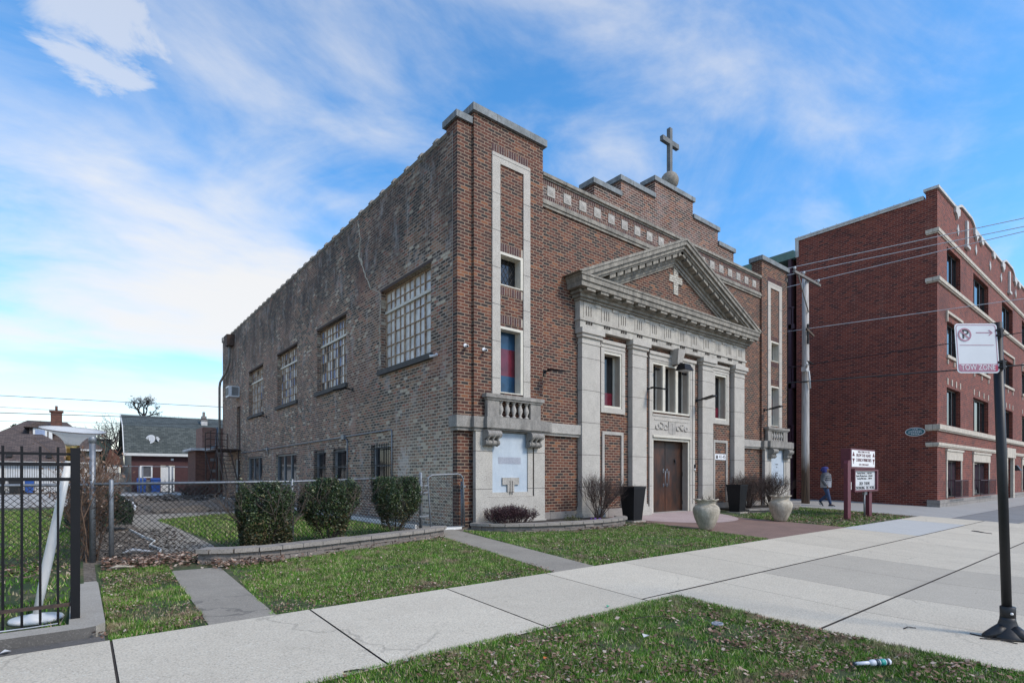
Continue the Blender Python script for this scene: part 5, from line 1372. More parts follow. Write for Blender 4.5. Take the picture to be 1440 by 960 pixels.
flat(-.185, .187, -.222, -.152, 1, .0042)
flat(-.165, .165, .028, .033, 1)
mb.text('TOW ZONE', SP(0, -.187, .0045), rt_, up_, .076, 0, .0005, .80)
def ringq(cu, cv, r0, r1, mi, d):
    for k in range(28):
        a, b2 = 2 * PI * k / 28, 2 * PI * (k + 1) / 28
        mb.q([SP(cu + r0 * math.cos(a), cv + r0 * math.sin(a), d), SP(cu + r0 * math.cos(b2), cv + r0 * math.sin(b2), d), SP(cu + r1 * math.cos(b2), cv + r1 * math.sin(b2), d), SP(cu + r1 * math.cos(a), cv + r1 * math.sin(a), d)], mi)
cu, cv = -.112, .132
mb.text('P', SP(cu + .006, cv, .0045), rt_, up_, .125, 2, .0004, 1.1)
ringq(cu, cv, .052, .064, 1, .0062)
a = math.radians(-42)
mb.q([SP(cu + .055 * math.cos(a) * s - .006 * math.sin(a) * t, cv + .055 * math.sin(a) * s + .006 * math.cos(a) * t, .0065) for s, t in ((-1, -1), (1, -1), (1, 1), (-1, 1))], 1)
flat(0, .14, .147, .155, 1); [mb.q([SP(.163, .151, .0047), SP(.128, .151 + s * .028, .0047), SP(.118, .151 + s * .024, .0047), SP(.148, .151, .0047)], 1) for s in (1, -1)]
flat(.160, .187, -.222, -.17, 4, .0048)
mb.build('sign_panel', ['sign_white', 'faded_red', 'letter_black', 'galvanised', 'sign_red'], np_)
for v0 in (.15, -.16):
    mb = MB()
    for v in (v0 + .025, v0 - .025): mb.tube([SP(.195, v, .0), SP(.262, v, .012)], .012, 8)
    mb.bar(SP(.235, v0 - .045, .006), SP(.235, v0 + .045, .006), .03, .022, 0, rt_).build('bracket', 'dark_metal', np_)


# ================================================================== LITTER
def twig(pts, r, label):
    tag(MB().tube([(x, y, gz(y) + .02 + h) for x, y, h in pts], [r * (1 - .5 * i / len(pts)) for i in range(len(pts))], 5).build('twig', 'bark_dark'), label, 'twig')
twig([(-.48, -9.13, 0), (-.42, -9.15, .012), (-.35, -9.2, 0)], .007, 'short curved twig on the driveway left of the sign pole')
twig([(-.17, -9.60, 0), (-.22, -9.78, .005), (-.24, -9.96, 0)], .007, 'bent twig on the driveway against the sign pole base')
twig([(-.30, -9.70, 0), (-.18, -9.92, .01), (-.02, -10.05, 0)], .006, 'thin twig in front of the sign pole base')
twig([(12.24, -7.28, 0), (12.1, -7.45, .01), (12.0, -7.6, .0), (11.93, -7.75, 0)], .016, 'crooked stick lying on the far driveway slabs')
twig([(-5.51, -6.88, 0), (-5.42, -6.92, .01), (-5.33, -6.96, 0)], .008, 'dark twig at the near edge of the pavement')
twig([(-2.58, -7.32, .03), (-2.4, -7.38, .04), (-2.2, -7.45, .03)], .005, 'thin twig lying in the parkway grass')
dz = gz(-7.94) + .05
li = thing('plastic_disc', (-2.0, -7.94, dz), 'grey ribbed plastic disc lying in the parkway grass', 'plastic disc')
MB().rings([((-2.0, -7.94, dz + h), (r, 0, .25 * r * .2), (0, r, 0)) for r, h in ((.055, 0), (.058, .004), (.058, .012), (.052, .014), (.05, .008), (.012, .008))], 24).build('disc', 'lid_grey', li)
for k in range(5): a = k * 2 * PI / 5; MB().bar((-2.0 + .015 * math.cos(a), -7.94 + .015 * math.sin(a), dz + .014), (-2.0 + .05 * math.cos(a), -7.94 + .05 * math.sin(a), dz + .014), .008, .006).build('rib', 'lid_grey', li)
bo = thing('plastic_bottle', (-2.03, -9.33, gz(-9.3) + .03), 'crushed white plastic bottle with dark label lying in the grass', 'bottle')
p0 = Vector((-2.16, -9.24, gz(-9.3) + .055)); p1 = Vector((-1.90, -9.42, gz(-9.3) + .065)); dd = p1 - p0
MB().tube([p0 + dd * t for t in (.42, .46, .5, .98, 1)], [.012, .022, .026, .026, .02], 12).tube([p0 + dd * t for t in (.06, .4, .42)], [.014, .016, .013], 10).build('body', 'bottle_white', bo)
mb = MB().tube([p0 + dd * t for t in (.58, .68)], .0267, 12, 0).tube([p0 + dd * t for t in (.7, .84)], .0267, 12, 1).tube([p0 + dd * t for t in (.86, .93)], .0267, 12, 0); mb.build('label', ['bottle_dark', 'bottle_teal'], bo)
MB().tube([p0, p0 + dd * .06], .015, 10).build('cap', 'bottle_dark', bo)
def scrap(x, y, s, mat, label, zz=.03):
    mb = MB(); z = gz(y) + zz
    mb.q([(x - s, y - .3 * s, z), (x + .2 * s, y - s, z + .4 * s), (x + s, y + .1 * s, z + .1 * s), (x - .2 * s, y + .9 * s, z + .5 * s)]); mb.q([(x - s, y - .3 * s, z - .003), (x - .2 * s, y + .9 * s, z + .5 * s - .003), (x + s, y + .1 * s, z + .1 * s - .003), (x + .2 * s, y - s, z + .4 * s - .003)])
    tag(mb.build('litter_scrap', mat), label, 'litter')
scrap(-4.11, -7.64, .02, 'orange_scrap', 'tiny orange scrap in the parkway grass', .06)
scrap(-2.37, -6.80, .025, 'green_scrap', 'tiny green scrap at the pavement edge')
scrap(-2.93, -7.75, .04, 'dirty_white', 'curled pale paper scrap in the grass', .05)
scrap(-7.56, -4.98, .035, 'dirty_white', 'white scrap in the gutter below the kerb', .03)
tag(MB().tube([(-6.78, -1.82, .0), (-6.70, -1.84, .02), (-6.60, -1.83, .01), (-6.5, -1.86, 0)], [.008, .018, .015, .007], 7).build('cloth_scrap', 'cast_stone'), 'crumpled pale cloth in the grass at the foot of the fence', 'litter')
tag(MB().tube([(-6.55, -.3, .02), (-6.42, -.22, .05), (-6.28, -.3, .03), (-6.15, -.36, .02)], [.012, .03, .022, .010], 7).build('plastic_bag', 'cable_pale'), 'crumpled grey plastic bag on the dirt behind the fence', 'litter')

# ================================================================== WALL FITTINGS
def flood(p, out, side_v, label, tilt=.12):
    p, out, sv = Vector(p), Vector(out), Vector(side_v)
    t = thing('flood_light', p, label, 'flood light', 'flat flood lights on the church walls')
    mb = MB().bar(p, p + out * .30 + Vector((0, 0, .02)), .035, .035); mb.bar(p - out * .0 - sv * .06, p + sv * .06, .02, .12); mb.build('bracket', 'black_iron', t)
    a = p + out * .26 + Vector((0, 0, .02)); b2 = p + out * .70 - Vector((0, 0, tilt))
    up = (b2 - a).cross(sv).normalized()
    mb = MB().bar(a, b2, .28, .035, 0, up)
    for k in range(5): q = a + (b2 - a) * (.1 + k * .18); mb.bar(q - sv * .12 + up * .022, q + sv * .12 + up * .022, .012, .014, 0, up)
    mb.build('lamp_head', 'black_iron', t)
for p, lb in (((-.01, 6.35, 4.12), 'flat black flood light on the side wall below the second tall window'), ((-.01, 16.9, 4.12), 'flat black flood light on the side wall below the farthest tall window')): flood(p, (-1, 0, 0), (0, 1, 0), lb, .1)
for (x, z), lb in (((2.78, 4.08), 'flat black flood light on the brick between left tower and pilaster'), ((7.25, 4.06), 'flat black flood light just left of the triple window'), ((10.15, 3.95), 'flat black flood light just right of the triple window'), ((15.05, 3.98), 'flat black flood light on the right tower')): flood((x, -.05 if x < 15 else -.09, z), (0, -1, 0), (1, 0, 0), lb, -.10 if x > 10 else .08)
bl = thing('wall_lamp', (8.72, -.40, 4.95), 'black hooded lamp under the keystone over the doors', 'lamp')
MB().tube([(8.72, -.06, 5.0), (8.72, -.25, 5.06), (8.72, -.42, 5.04)], .02, 8).build('arm', 'dark_metal', bl)
MB().hexa([(8.46, -.68, 4.78), (8.98, -.68, 4.78), (8.98, -.30, 4.78), (8.46, -.30, 4.78), (8.56, -.60, 4.99), (8.88, -.60, 4.99), (8.88, -.36, 4.99), (8.56, -.36, 4.99)]).build('hood', 'black_iron', bl)
MB().box(8.52, 8.92, -.64, -.34, 4.765, 4.779).build('lens', 'pane_grey', bl)
def camera_thing(p, d, label, mat='camera_white', grp='security cameras on the church', cat='security camera', nm='security_camera'):
    p, d = Vector(p), Vector(d).normalized()
    t = thing(nm, p, label, cat, grp)
    MB().tube([p - d * .02, p + d * .015], .05, 12).tube([p, p + d * .07 + Vector((0, 0, -.03))], .012, 6).build('mount', mat, t)
    q = p + d * .07 + Vector((0, 0, -.03)); e = (d + Vector((0, 0, -.25))).normalized()
    s = e.cross(Vector((0, 0, 1))).normalized(); ee = (e + s * .5).normalized()
    MB().tube([q - ee * .06, q + ee * .12, q + ee * .125], [.032, .036, .03], 12).build('body', mat, t)
    MB().tube([q + ee * .125, q + ee * .13], [.026, .024], 10).build('lens', 'dark_glass', t)
camera_thing((-.01, .95, 4.33), (-1, 0, 0), 'white bullet camera on the common brick next to the first tall window')
camera_thing((.22, -.01, 4.42), (0, -1, 0), 'white bullet camera on the corner pier of the church')
camera_thing((.72, -.09, 4.38), (0, -1, 0), 'white bullet camera on the left tower next to its stone frame')
camera_thing((7.70, -.08, 4.78), (0, -1, 0), 'small black spotlight at the left of the triple window', 'black_iron', 'small spotlights over the doors', 'spotlight', 'spotlight')
camera_thing((9.25, -.08, 4.80), (0, -1, 0), 'small black spotlight beside the hooded lamp', 'black_iron', 'small spotlights over the doors', 'spotlight', 'spotlight')
ac = thing('air_conditioner', (-.2, 22.9, 5.75), 'white window air conditioner projecting high on the side wall near its back', 'air conditioner')
MB().box(-.55, .05, 22.55, 23.35, 5.72, 6.32).build('case', 'camera_white', ac)
mb = MB()
for k in range(9): mb.box(-.40, -.05, 22.535, 22.549, 5.80 + k * .055, 5.83 + k * .055)
mb.build('side_grille', 'dark_metal', ac); mb = MB()
mb.box(-.566, -.551, 22.63, 23.27, 5.8, 6.24); mb.build('rear_grille', 'dark_metal', ac)
# fire escape at the back of the side wall
fe = thing('fire_escape', (-.7, 23.4, 0), 'rusty iron fire escape landing and stair at the back of the long wall', 'fire escape')
MB().box(-1.25, -.005, 22.2, 25.6, 2.68, 2.76).build('landing', 'rusty_iron', fe)
mb = MB()
for x, y in ((-1.22, 22.25), (-1.22, 23.9), (-1.22, 25.55), (-.05, 25.55)): mb.tube([(x, y, 2.7), (x, y, 3.85)], .025, 6)
for z in (3.05, 3.45, 3.82): mb.tube([(-1.22, 22.25, z), (-1.22, 25.55, z), (-.05, 25.55, z)], .02, 5)
mb.build('railing', 'rusty_iron', fe)
mb = MB()
for x, y in ((-1.2, 22.3), (-1.2, 25.5), (-.1, 22.3)): mb.tube([(x, y, 0), (x, y, 2.7)], .035, 6)
mb.tube([(-1.2, 22.3, .2), (-1.2, 25.5, 2.6)], .025, 5).tube([(-1.2, 25.5, .2), (-1.2, 22.3, 2.6)], .025, 5); mb.build('support', 'rusty_iron', fe)
mb = MB(); mb.bar((-1.2, 22.2, 2.68), (-1.2, 19.4, .05), .03, .16).bar((-.55, 22.2, 2.68), (-.55, 19.4, .05), .03, .16)
for k in range(12): t = (k + .5) / 12; mb.box(-1.18, -.57, 22.2 - 2.8 * t - .11, 22.2 - 2.8 * t + .11, 2.66 - 2.62 * t, 2.69 - 2.62 * t)
mb.tube([(-1.2, 22.2, 3.6), (-1.2, 19.4, .95)], .02, 5).tube([(-1.2, 19.45, .1), (-1.2, 19.45, .95)], .02, 5).tube([(-1.2, 20.8, 1.3), (-1.2, 20.8, 2.2)], .02, 5); mb.build('stair', 'rusty_iron', fe)
# ================================================================== APARTMENT BUILDING
AX, AY = 23.03, -4.04
apt = thing('apartment_building', (40, 4, -.16), 'three storey dark red brick apartment building with pale stone trim', 'apartment building')
colx = [(24.6, 27.1), (29.75, 33.3), (37.0, 40.4), (43.6, 47.0), (50.2, 53.6)]
fl = [(.22, 2.0), (3.64, 5.42), (6.92, 8.55), (10.24, 12.0)]
holes = [(a, b, z0, z1) for a, b in colx for (z0, z1) in fl if not (a == 37.0 and z0 < 1)] + [(37.9, 39.6, -.3, 2.3)]
mb = MB(); mb.wall('y', AY, AX, 62, -.4, 14.0, holes, .28)
mb.q([(AX, AY, -.4), (AX, 2.07, -.4), (AX, 2.07, 13.86), (AX, AY + .42, 13.86), (AX, AY + .42, 14.2), (AX, AY, 14.2)])
mb.q([(AX, AY + .42, 13.86), (AX + .4, AY + .42, 13.86), (AX + .4, AY + .42, 14.2), (AX, AY + .42, 14.2)])
mb.q([(AX, 2.07, -.4), (AX + 1.2, 2.07, -.4), (AX + 1.2, 2.07, 13.86), (AX, 2.07, 13.86)])
def gable(x0, x1, base, h):
    out = []
    for t in range(13):
        u = t / 12; out.append((x0 + (x1 - x0) * u, base + h * min(1., max(0., math.sin(PI * u) * 1.5) ** .8)))
    return out
GB = [(26.2, 30.1), (37.0, 40.9), (47.5, 51.4)]
prev = AX
for a, b in GB:
    mb.q([(prev, AY, 14.0), (a, AY, 14.0), (a, AY, 14.2), (prev, AY, 14.2)]); mb.q([(a, AY, 14.0)] + [(b, AY, 14.0)] + [(p[0], AY, p[1]) for p in gable(a, b, 14.2, .40)[::-1]]); prev = b
mb.q([(prev, AY, 14.0), (62, AY, 14.0), (62, AY, 14.2), (prev, AY, 14.2)])
mb.build('brick_wall', 'apartment_brick', apt)
MB().box(AX + .02, 62, AY + .35, 2.05, 13.4, 13.5).build('roof', 'dark_roof', apt)
mb = MB(); prev = AX - .07
for a, b in GB:
    mb.box(prev, a, AY - .08, AY + .3, 14.2, 14.32)
    gp_ = gable(a, b, 14.2, .40)
    for p, q in zip(gp_[:-1], gp_[1:]): mb.hexa([(p[0], AY - .08, p[1]), (q[0], AY - .08, q[1]), (q[0], AY + .3, q[1]), (p[0], AY + .3, p[1]), (p[0], AY - .08, p[1] + .12), (q[0], AY - .08, q[1] + .12), (q[0], AY + .3, q[1] + .12), (p[0], AY + .3, p[1] + .12)])
    prev = b
mb.box(prev, 62, AY - .08, AY + .3, 14.2, 14.32)
mb.box(AX - .07, AX + .4, AY + .3, AY + .5, 14.2, 14.32)
mb.box(AX - .06, AX + .3, AY + .5, 2.12, 13.86, 13.96).box(AX - .08, AX + .3, AY + .5, 2.12, 13.96, 14.04)
y = AY + 1.0
while y < 2: mb.box(AX - .085, AX - .08, y, y + .02, 13.94, 14.1); y += .62
mb.box(AX - .05, AX + .1, 1.95, 2.12, 13.0, 13.86)
mb.build('parapet_coping', 'white_terracotta', apt)
def orn(f): mb = MB(); f(mb); mb.build('terracotta_ornament', 'white_terracotta', apt)
for a, b in GB:
    for xx in (a, b): orn(lambda mb: mb.prism([(xx - .40, 14.3), (xx + .45, 14.3), (xx + .42, 13.98), (xx + .2, 13.92), (xx + .05, 13.72), (xx - .12, 13.92), (xx - .38, 13.98)], AY - .10, AY - .002))
    c = (a + b) / 2; orn(lambda mb: mb.box(c - .16, c + .16, AY - .10, AY - .002, 12.95, 14.2).box(c - .35, c + .35, AY - .14, AY - .002, 12.80, 12.95))
for x in (26.5, 30.2, 33.6, 36.6, 41.2, 44.5): orn(lambda mb: mb.prism([(x - .17, 13.28), (x, 13.0), (x + .17, 13.28), (x, 13.58)], AY - .05, AY - .002))
for x in (31.4, 34.4, 42.3): orn(lambda mb: mb.prism([(x - .35, 14.25), (x + .35, 14.25), (x + .28, 13.95), (x, 13.85), (x - .28, 13.95)], AY - .1, AY - .002))
for z0, z1, pr in ((12.26, 12.42, .08), (10.06, 10.22, .11), (3.36, 3.58, .13), (2.64, 2.77, .08)):
    mb = MB().box(AX - pr, 62, AY - pr, AY - .002, z0, z1).box(AX - pr, AX - .002, AY - .002, AY + .42, z0, z1)
    mb.box(AX - pr * .6, 62, AY - pr * .6, AY - .002, z0 - .06, z0).box(AX - pr * .6, AX - .002, AY - .002, AY + .40, z0 - .06, z0)
    mb.build('stone_ledge', 'limestone_trim', apt)
mb = MB().box(AX - .10, 37.8, AY - .12, AY - .002, -.45, .16).box(39.7, 62, AY - .12, AY - .002, -.45, .16).box(AX - .10, AX - .002, AY - .002, AY + .36, -.45, .16); mb.build('stone_base', 'foundation_stone', apt)
rnd.seed(77)
for (a, b) in colx:
    for fi, (z0, z1) in enumerate(fl):
        if a == 37.0 and fi == 0: continue
        mb = MB(); yw = AY + .22
        mb.box(a, a + .07, yw - .04, yw + .04, z0, z1).box(b - .07, b, yw - .04, yw + .04, z0, z1).box(a + .07, b - .07, yw - .04, yw + .04, z0, z0 + .07).box(a + .07, b - .07, yw - .04, yw + .04, z1 - .07, z1)
        k = 3
        for i in range(1, k): x = a + (b - a) * i / k; mb.box(x - .05, x + .05, yw - .04, yw + .04, z0 + .07, z1 - .07)
        f = mb.build('window', 'dark_metal' if fi else 'dark_metal', apt)
        p_ = MB().box(a + .07, b - .07, yw + .01, yw + .02, z0 + .07, z1 - .07)
        p_.build('pane', 'dark_glass', f)
        if fi == 0:
            mb = MB()
            n_ = 22
            for i in range(n_):
                x = a + .1 + (b - a - .2) * i / n_; hgt_ = abs(i - n_ / 2) / (n_ / 2)
                mb.box(x, x + .10, yw - .012 - .02 * (i % 2), yw - .002, z0 + .1 + max(0, .3 - hgt_) * 1.5, z1 - .1)
            mb.build('curtain', 'purple_curtain', f)
            mb = MB().box(a - .22, b + .22, AY - .06, AY - .002, z1, z1 + .42).box(a - .28, b + .28, AY - .10, AY - .002, z1 + .42, z1 + .52).box(a - .16, a, AY - .04, AY - .002, z0, z1).box(b, b + .16, AY - .04, AY - .002, z0, z1)
            mb.build('stone_surround', 'limestone_trim', f)
            mb = MB(); ya = AY - .30
            for xx in (a, b): mb.box(xx - .02, xx + .02, ya, AY - .04, z0 + .80, z0 + .84)
            mb.box(a - .02, b + .02, ya - .02, ya + .02, z0 + .80, z0 + .84).box(a - .02, b + .02, ya - .02, ya + .02, z0 + .02, z0 + .06)
            for i in range(13): x = a + (b - a) * i / 12; mb.box(x - .012, x + .012, ya - .012, ya + .012, z0 + .06, z0 + .80)
            mb.build('window_guard', 'purple_porch', f)
        elif fi == 1:
            mb = MB()
            for i in range(4): x = a + .1 + (b - a - .2) * i / 3; mb.box(x - .07, x + .07, AY - .03, AY - .002, z1 + .12, z1 + .42)
            mb.build('lintel_key', 'limestone_trim', f)
        elif fi == 2:
            mb = MB().box(a - .2, b + .2, AY - .08, AY - .002, z1 + .3, z1 + .42).box(a - .2, a - .08, AY - .08, AY - .002, z1 - .1, z1 + .3).box(b + .08, b + .2, AY - .08, AY - .002, z1 - .1, z1 + .3); mb.build('hood_mould', 'limestone_trim', f)
            mb = MB().box(a - .1, b + .1, AY - .08, AY - .002, z0 - .14, z0)
            for i in range(3): x = a + .1 + (b - a - .2) * i / 2; mb.box(x - .06, x + .06, AY - .05, AY - .002, z0 - .42, z0 - .20)
            mb.build('window_sill', 'limestone_trim', f)
        if fi in (1, 2, 3) and rnd.random() < .55:
            MB().box(a + .1, a + (b - a) * .33 - .06, yw + .004, yw + .0095, z0 + .1, z1 - .1).build('blind', 'pane_grey', f)
mb = MB().box(37.9, 39.6, AY + .24, AY + .28, -.3, 2.3); d_ = mb.build('door', 'dark_metal', apt)
MB().box(37.5, 37.9, AY - .15, AY - .002, -.3, 2.4).box(39.6, 40.0, AY - .15, AY - .002, -.3, 2.4).box(37.4, 40.1, AY - .2, AY - .002, 2.4, 3.0).build('stone_surround', 'limestone_trim', d_)
MB().hexa([(40.3, AY - .4, 1.6), (40.9, AY - .4, 1.6), (40.9, AY - .02, 1.6), (40.3, AY - .02, 1.6), (40.4, AY - .2, 1.95), (40.8, AY - .2, 1.95), (40.8, AY - .02, 1.95), (40.4, AY - .02, 1.95)]).build('door_lamp', 'dark_metal', apt)
# oval plaque on the side wall
mb = MB()
def oval(ry, rz, x): return [(x, -3.22 + ry * math.cos(t * PI / 16), 3.29 + rz * math.sin(t * PI / 16)) for t in range(32)]
o1, o2 = oval(.385, .20, AX - .03), oval(.385, .20, AX - .001)
mb.q(o1[::-1], 1)
for i in range(32): mb.q([o1[i], o1[(i + 1) % 32], o2[(i + 1) % 32], o2[i]], 1)
mb.q(oval(.355, .175, AX - .033)[::-1], 0)
for zz, hw_ in ((3.40, .10), (3.33, .24), (3.26, .26), (3.19, .16)):
    y = -3.22 - hw_
    while y < -3.22 + hw_: w_ = rnd.uniform(.03, .08); mb.box(AX - .036, AX - .033, y, min(y + w_, -3.22 + hw_), zz - .015, zz + .015, 1); y += w_ + .02
tag(mb.build('oval_plaque', ['plaque_teal', 'sign_white']), 'small teal oval plaque on the dark red brick side wall', 'plaque')
# rear wing with porches, seen in the gap
rw_ = thing('rear_porches', (24.2, 6, 0), 'dark stacked wooden porches under a teal eave behind the apartment house', 'porch')
MB().box(AX + 1.2, AX + 6, 2.08, 14, -.3, 13.0).build('wall', 'dark_alley_brick', rw_)
MB().hexa([(AX - .1, 2.10, 13.0), (AX + 1.19, 2.10, 13.0), (AX + 1.19, 12, 13.0), (AX - .1, 12, 13.0), (AX - .3, 2.10, 13.35), (AX + 1.19, 2.10, 13.35), (AX + 1.19, 12, 13.35), (AX - .3, 12, 13.35)]).build('eave', 'teal_eave', rw_)
for z in (2.8, 6.0, 9.2):
    d_ = MB().box(AX - .1, AX + 1.19, 2.15, 12, z, z + .25).build('deck', 'purple_porch', rw_)
    mb = MB(); mb.box(AX - .1, AX - .04, 2.15, 12, z + 1.1, z + 1.18)
    for i in range(40): y = 2.2 + i * .245; mb.box(AX - .09, AX - .05, y, y + .05, z + .25, z + 1.1)
    mb.build('railing', 'purple_porch', d_)
for y in (2.3, 5.5, 8.7, 11.9): MB().box(AX - .1, AX + .06, y, y + .16, -.2, 13.0).build('post', 'purple_porch', rw_)
MB().box(AX + .05, AX + 1.19, 2.3, 2.35, -.2, 13.0).build('wall', 'maroon_brick', rw_)

# ================================================================== UTILITY POLE AND WIRES
up = thing('utility_pole', (18.7, -.2, -.01), 'weathered wooden utility pole with crossarm between church and apartment house', 'utility pole')
MB().tube([(18.7, -.2, -.3), (18.68, -.2, 3), (18.70, -.2, 7), (18.68, -.2, 10.25)], [.175, .16, .145, .13], 14).build('pole', 'pole_wood', up)
MB().bar((17.05, -.40, 10.12), (19.85, -.36, 10.12), .09, .11).build('crossarm', 'grey_wood', up)
MB().bar((17.5, -.40, 10.05), (18.62, -.36, 8.65), .04, .05).build('brace', 'grey_wood', up)
INS = [(17.15, 10.18), (18.05, 10.18), (19.6, 10.18)]
for x, z in INS: MB().lathe((x, -.40, z), [(.02, 0), (.02, .05), (.06, .06), (.05, .09), (.065, .11), (.04, .16), (.0, .18)], 10).build('insulator', 'porcelain', up)
MB().bar((18.35, -.38, 7.85), (19.1, -.38, 7.65), .07, .09).build('crossarm', 'bare_wood', up)
mb = MB().box(18.25, 18.5, -.42, -.2, 5.95, 6.15).tube([(18.3, -.4, 6.1), (18.0, -.55, 6.25), (17.8, -.6, 6.15)], .04, 6).tube([(18.55, -.4, 6.0), (18.6, -.42, 5.5), (18.65, -.42, 5.2)], .04, 6)
mb.build('cable_bracket', 'porcelain', up)
MB().tube([(18.7, -.375, 6.35), (18.4, -.42, 6.4), (18.9, -.42, 6.35)], .03, 6).build('strap', 'dark_metal', up); MB().box(18.5, 18.58, -.40, -.34, 7.2, 8.1).build('conduit', 'dark_metal', up)
def wire(p, q, r, label, mat='cable', sag=.15, grp='overhead wires at the wooden pole'):
    p, q = Vector(p), Vector(q)
    pts = [p + (q - p) * t - Vector((0, 0, sag * 4 * t * (1 - t))) for t in [i / 16 for i in range(17)]]
    mb = MB().tube(pts, r, 5); o = mb.build('overhead_wire', mat); tag(o, label, 'wire', grp)
def ext(p, q, k0, k1):
    p, q = Vector(p), Vector(q); return p + (q - p) * k0, p + (q - p) * k1
for (x, z), q, lb in zip(INS, ((18.86, -7.45, 10.5), (19.73, -7.34, 10.5), (20.27, -7.27, 10.5)), ('topmost', 'middle', 'lowest')):
    a, b = ext((x, -.40, 10.33), q, -1.2, 3.5); a.z = b.z = 10.33; wire(a, b, .016, lb + ' of the three pale wires running from the pole crossarm', 'cable_pale', .0)
for p, q, r, lb, m_ in (((18.6, -.15, 7.92), (20.64, -7.22, 7.92), .014, 'thin pale wire crossing the brick above the parking sign', 'cable_pale'), ((18.77, -.4, 6.3), (18.79, -7.46, 6.3), .016, 'thin dark wire crossing the brick at the middle of the pole', 'cable'), ((18.6, -.45, 5.52), (21.24, -7.14, 5.52), .028, 'thick dark cable lowest on the wooden pole', 'cable')):
    a, b = ext(p, q, -1.2, 3.5); a.z = b.z = p[2]; wire(a, b, r, lb, m_, .0)
for z0, z1, r, lb in ((6.02, 6.28, .018, 'highest of the dark wires over the back alley'), (5.34, 5.36, .011, 'thin second wire over the back alley'), (5.0, 5.35, .022, 'thick third wire over the back alley'), (4.5, 4.99, .012, 'lowest wire over the back alley')):
    sl_ = (z1 - z0) / 11.7
    wire((-24, 33, z0 - sl_ * 13.3), (14, 33, z0 + sl_ * 24.7), r, lb, 'cable', .0, 'overhead wires along the back alley')

# ================================================================== PASSER-BY
px_, py_ = 17.75, -1.41; pz = gz(py_) + .012
F_ = Vector((.22, -.975, 0)).normalized(); Rr = Vector((F_.y, -F_.x, 0)); Up = Vector((0, 0, 1))
O_ = Vector((px_, py_, pz))
def L(r, f, u): return O_ + Rr * r + F_ * f + Up * u
per = thing('person', O_, 'person in grey puffer jacket, jeans and blue head wrap walking beside the brick wall', 'person')
# body: one continuous skinned figure
vs = []; es = []; rs = []
def V_(p, r, par=None):
    vs.append(p); rs.append(r); i = len(vs) - 1
    if par is not None: es.append((par, i))
    return i
pel = V_(L(0, 0, .92), .13); ab = V_(L(0, .01, 1.06), .125, pel); ch = V_(L(0, .01, 1.25), .135, ab); nk = V_(L(0, .02, 1.42), .055, ch); hd0 = V_(L(0, .04, 1.48), .07, nk); hd1 = V_(L(0, .05, 1.56), .085, hd0); hd2 = V_(L(0, .04, 1.63), .06, hd1)
def leg(s, knee, ank, toe):
    h = V_(L(.09 * s, 0, .88), .09, pel); k = V_(knee, .062, h); m = V_(knee.lerp(ank, .35), .058, k); a = V_(ank, .038, m); t = V_(toe, .035, a)
leg(1, L(.10, .10, .50), L(.10, .20, .08), L(.10, .36, .035)); leg(-1, L(-.10, .05, .49), L(-.10, -.26, .17), L(-.10, -.19, .05))
hands = []
def arm(s, elb, wr, fdir):
    sh_ = V_(L(.17 * s, .01, 1.34), .055, ch); e = V_(elb, .042, sh_); w = V_(wr, .028, e); pm = V_(wr + fdir * .06, .034, w)
    sd = fdir.cross(F_).normalized() if abs(fdir.dot(F_)) < .95 else Rr
    for k in range(4):
        b = wr + fdir * .09 + F_ * (.026 - .017 * k); ln = (.07, .08, .075, .055)[k]
        f1 = V_(b, .010, pm); f2 = V_(b + fdir * ln * .5 , .009, f1); V_(b + fdir * ln * .85 - Rr * (s * ln * .4), .008, f2)
    t1 = V_(wr + fdir * .045 + F_ * .042, .011, pm); V_(wr + fdir * .085 + F_ * .062, .009, t1)
arm(1, L(.24, -.06, 1.10), L(.22, .06, .90), (Up * -1 + F_ * .35).normalized()); arm(-1, L(-.24, -.05, 1.09), L(-.23, -.02, .84), (Up * -1 + F_ * .1).normalized())
me = bpy.data.meshes.new('body'); me.from_pydata([tuple(v - O_) for v in vs], es, []); me.materials.append(MATS['skin'])
bd = bpy.data.objects.new('body', me); COL.objects.link(bd); bd.parent = per; ORG[bd] = O_
sk = bd.modifiers.new('Skin', 'SKIN'); sk.use_smooth_shade = True
for i, sv in enumerate(me.skin_vertices[0].data): sv.radius = (rs[i], rs[i]); sv.use_root = (i == 0)
sb = bd.modifiers.new('Sub', 'SUBSURF'); sb.levels = sb.render_levels = 1
# face
mb = MB()
mb.tube([L(0, .125, 1.575), L(0, .15, 1.545), L(0, .135, 1.535)], [.010, .015, .010], 7)
mb.build('nose', 'skin', per)
for s in (1, -1): MB().rings([(L(.033 * s, .118, 1.58), Rr * .004, Up * .003), (L(.033 * s, .126, 1.58), Rr * .013, Up * .007), (L(.033 * s, .129, 1.58), Rr * .004, Up * .003)], 8).build('eye', 'dark_glass', per)
MB().tube([L(-.025, .118, 1.505), L(0, .128, 1.503), L(.025, .118, 1.505)], .007, 6).build('mouth', 'red_glass', per)
rg = []
for t in range(13):
    a = t / 12; z = 1.40 + .30 * a
    w = .085 + .035 * math.sin(PI * min(1, a * 1.05)) if a < .9 else .10 * (1 - a) * 8 + .01
    rg.append((L(0, -.02 - .02 * math.sin(PI * a), z), Rr * w, F_ * (w * (.95 if a < .62 else 1.28))))
MB().rings(rg, 18).rings([(L(0, -.12, 1.55), Rr * .02, Up * .02), (L(0, -.15, 1.55), Rr * .06, Up * .055), (L(0, -.18, 1.55), Rr * .05, Up * .045), (L(0, -.20, 1.55), Rr * .01, Up * .01)], 12).build('head_wrap', 'scarf_blue', per)
rg = []; n_ = 40
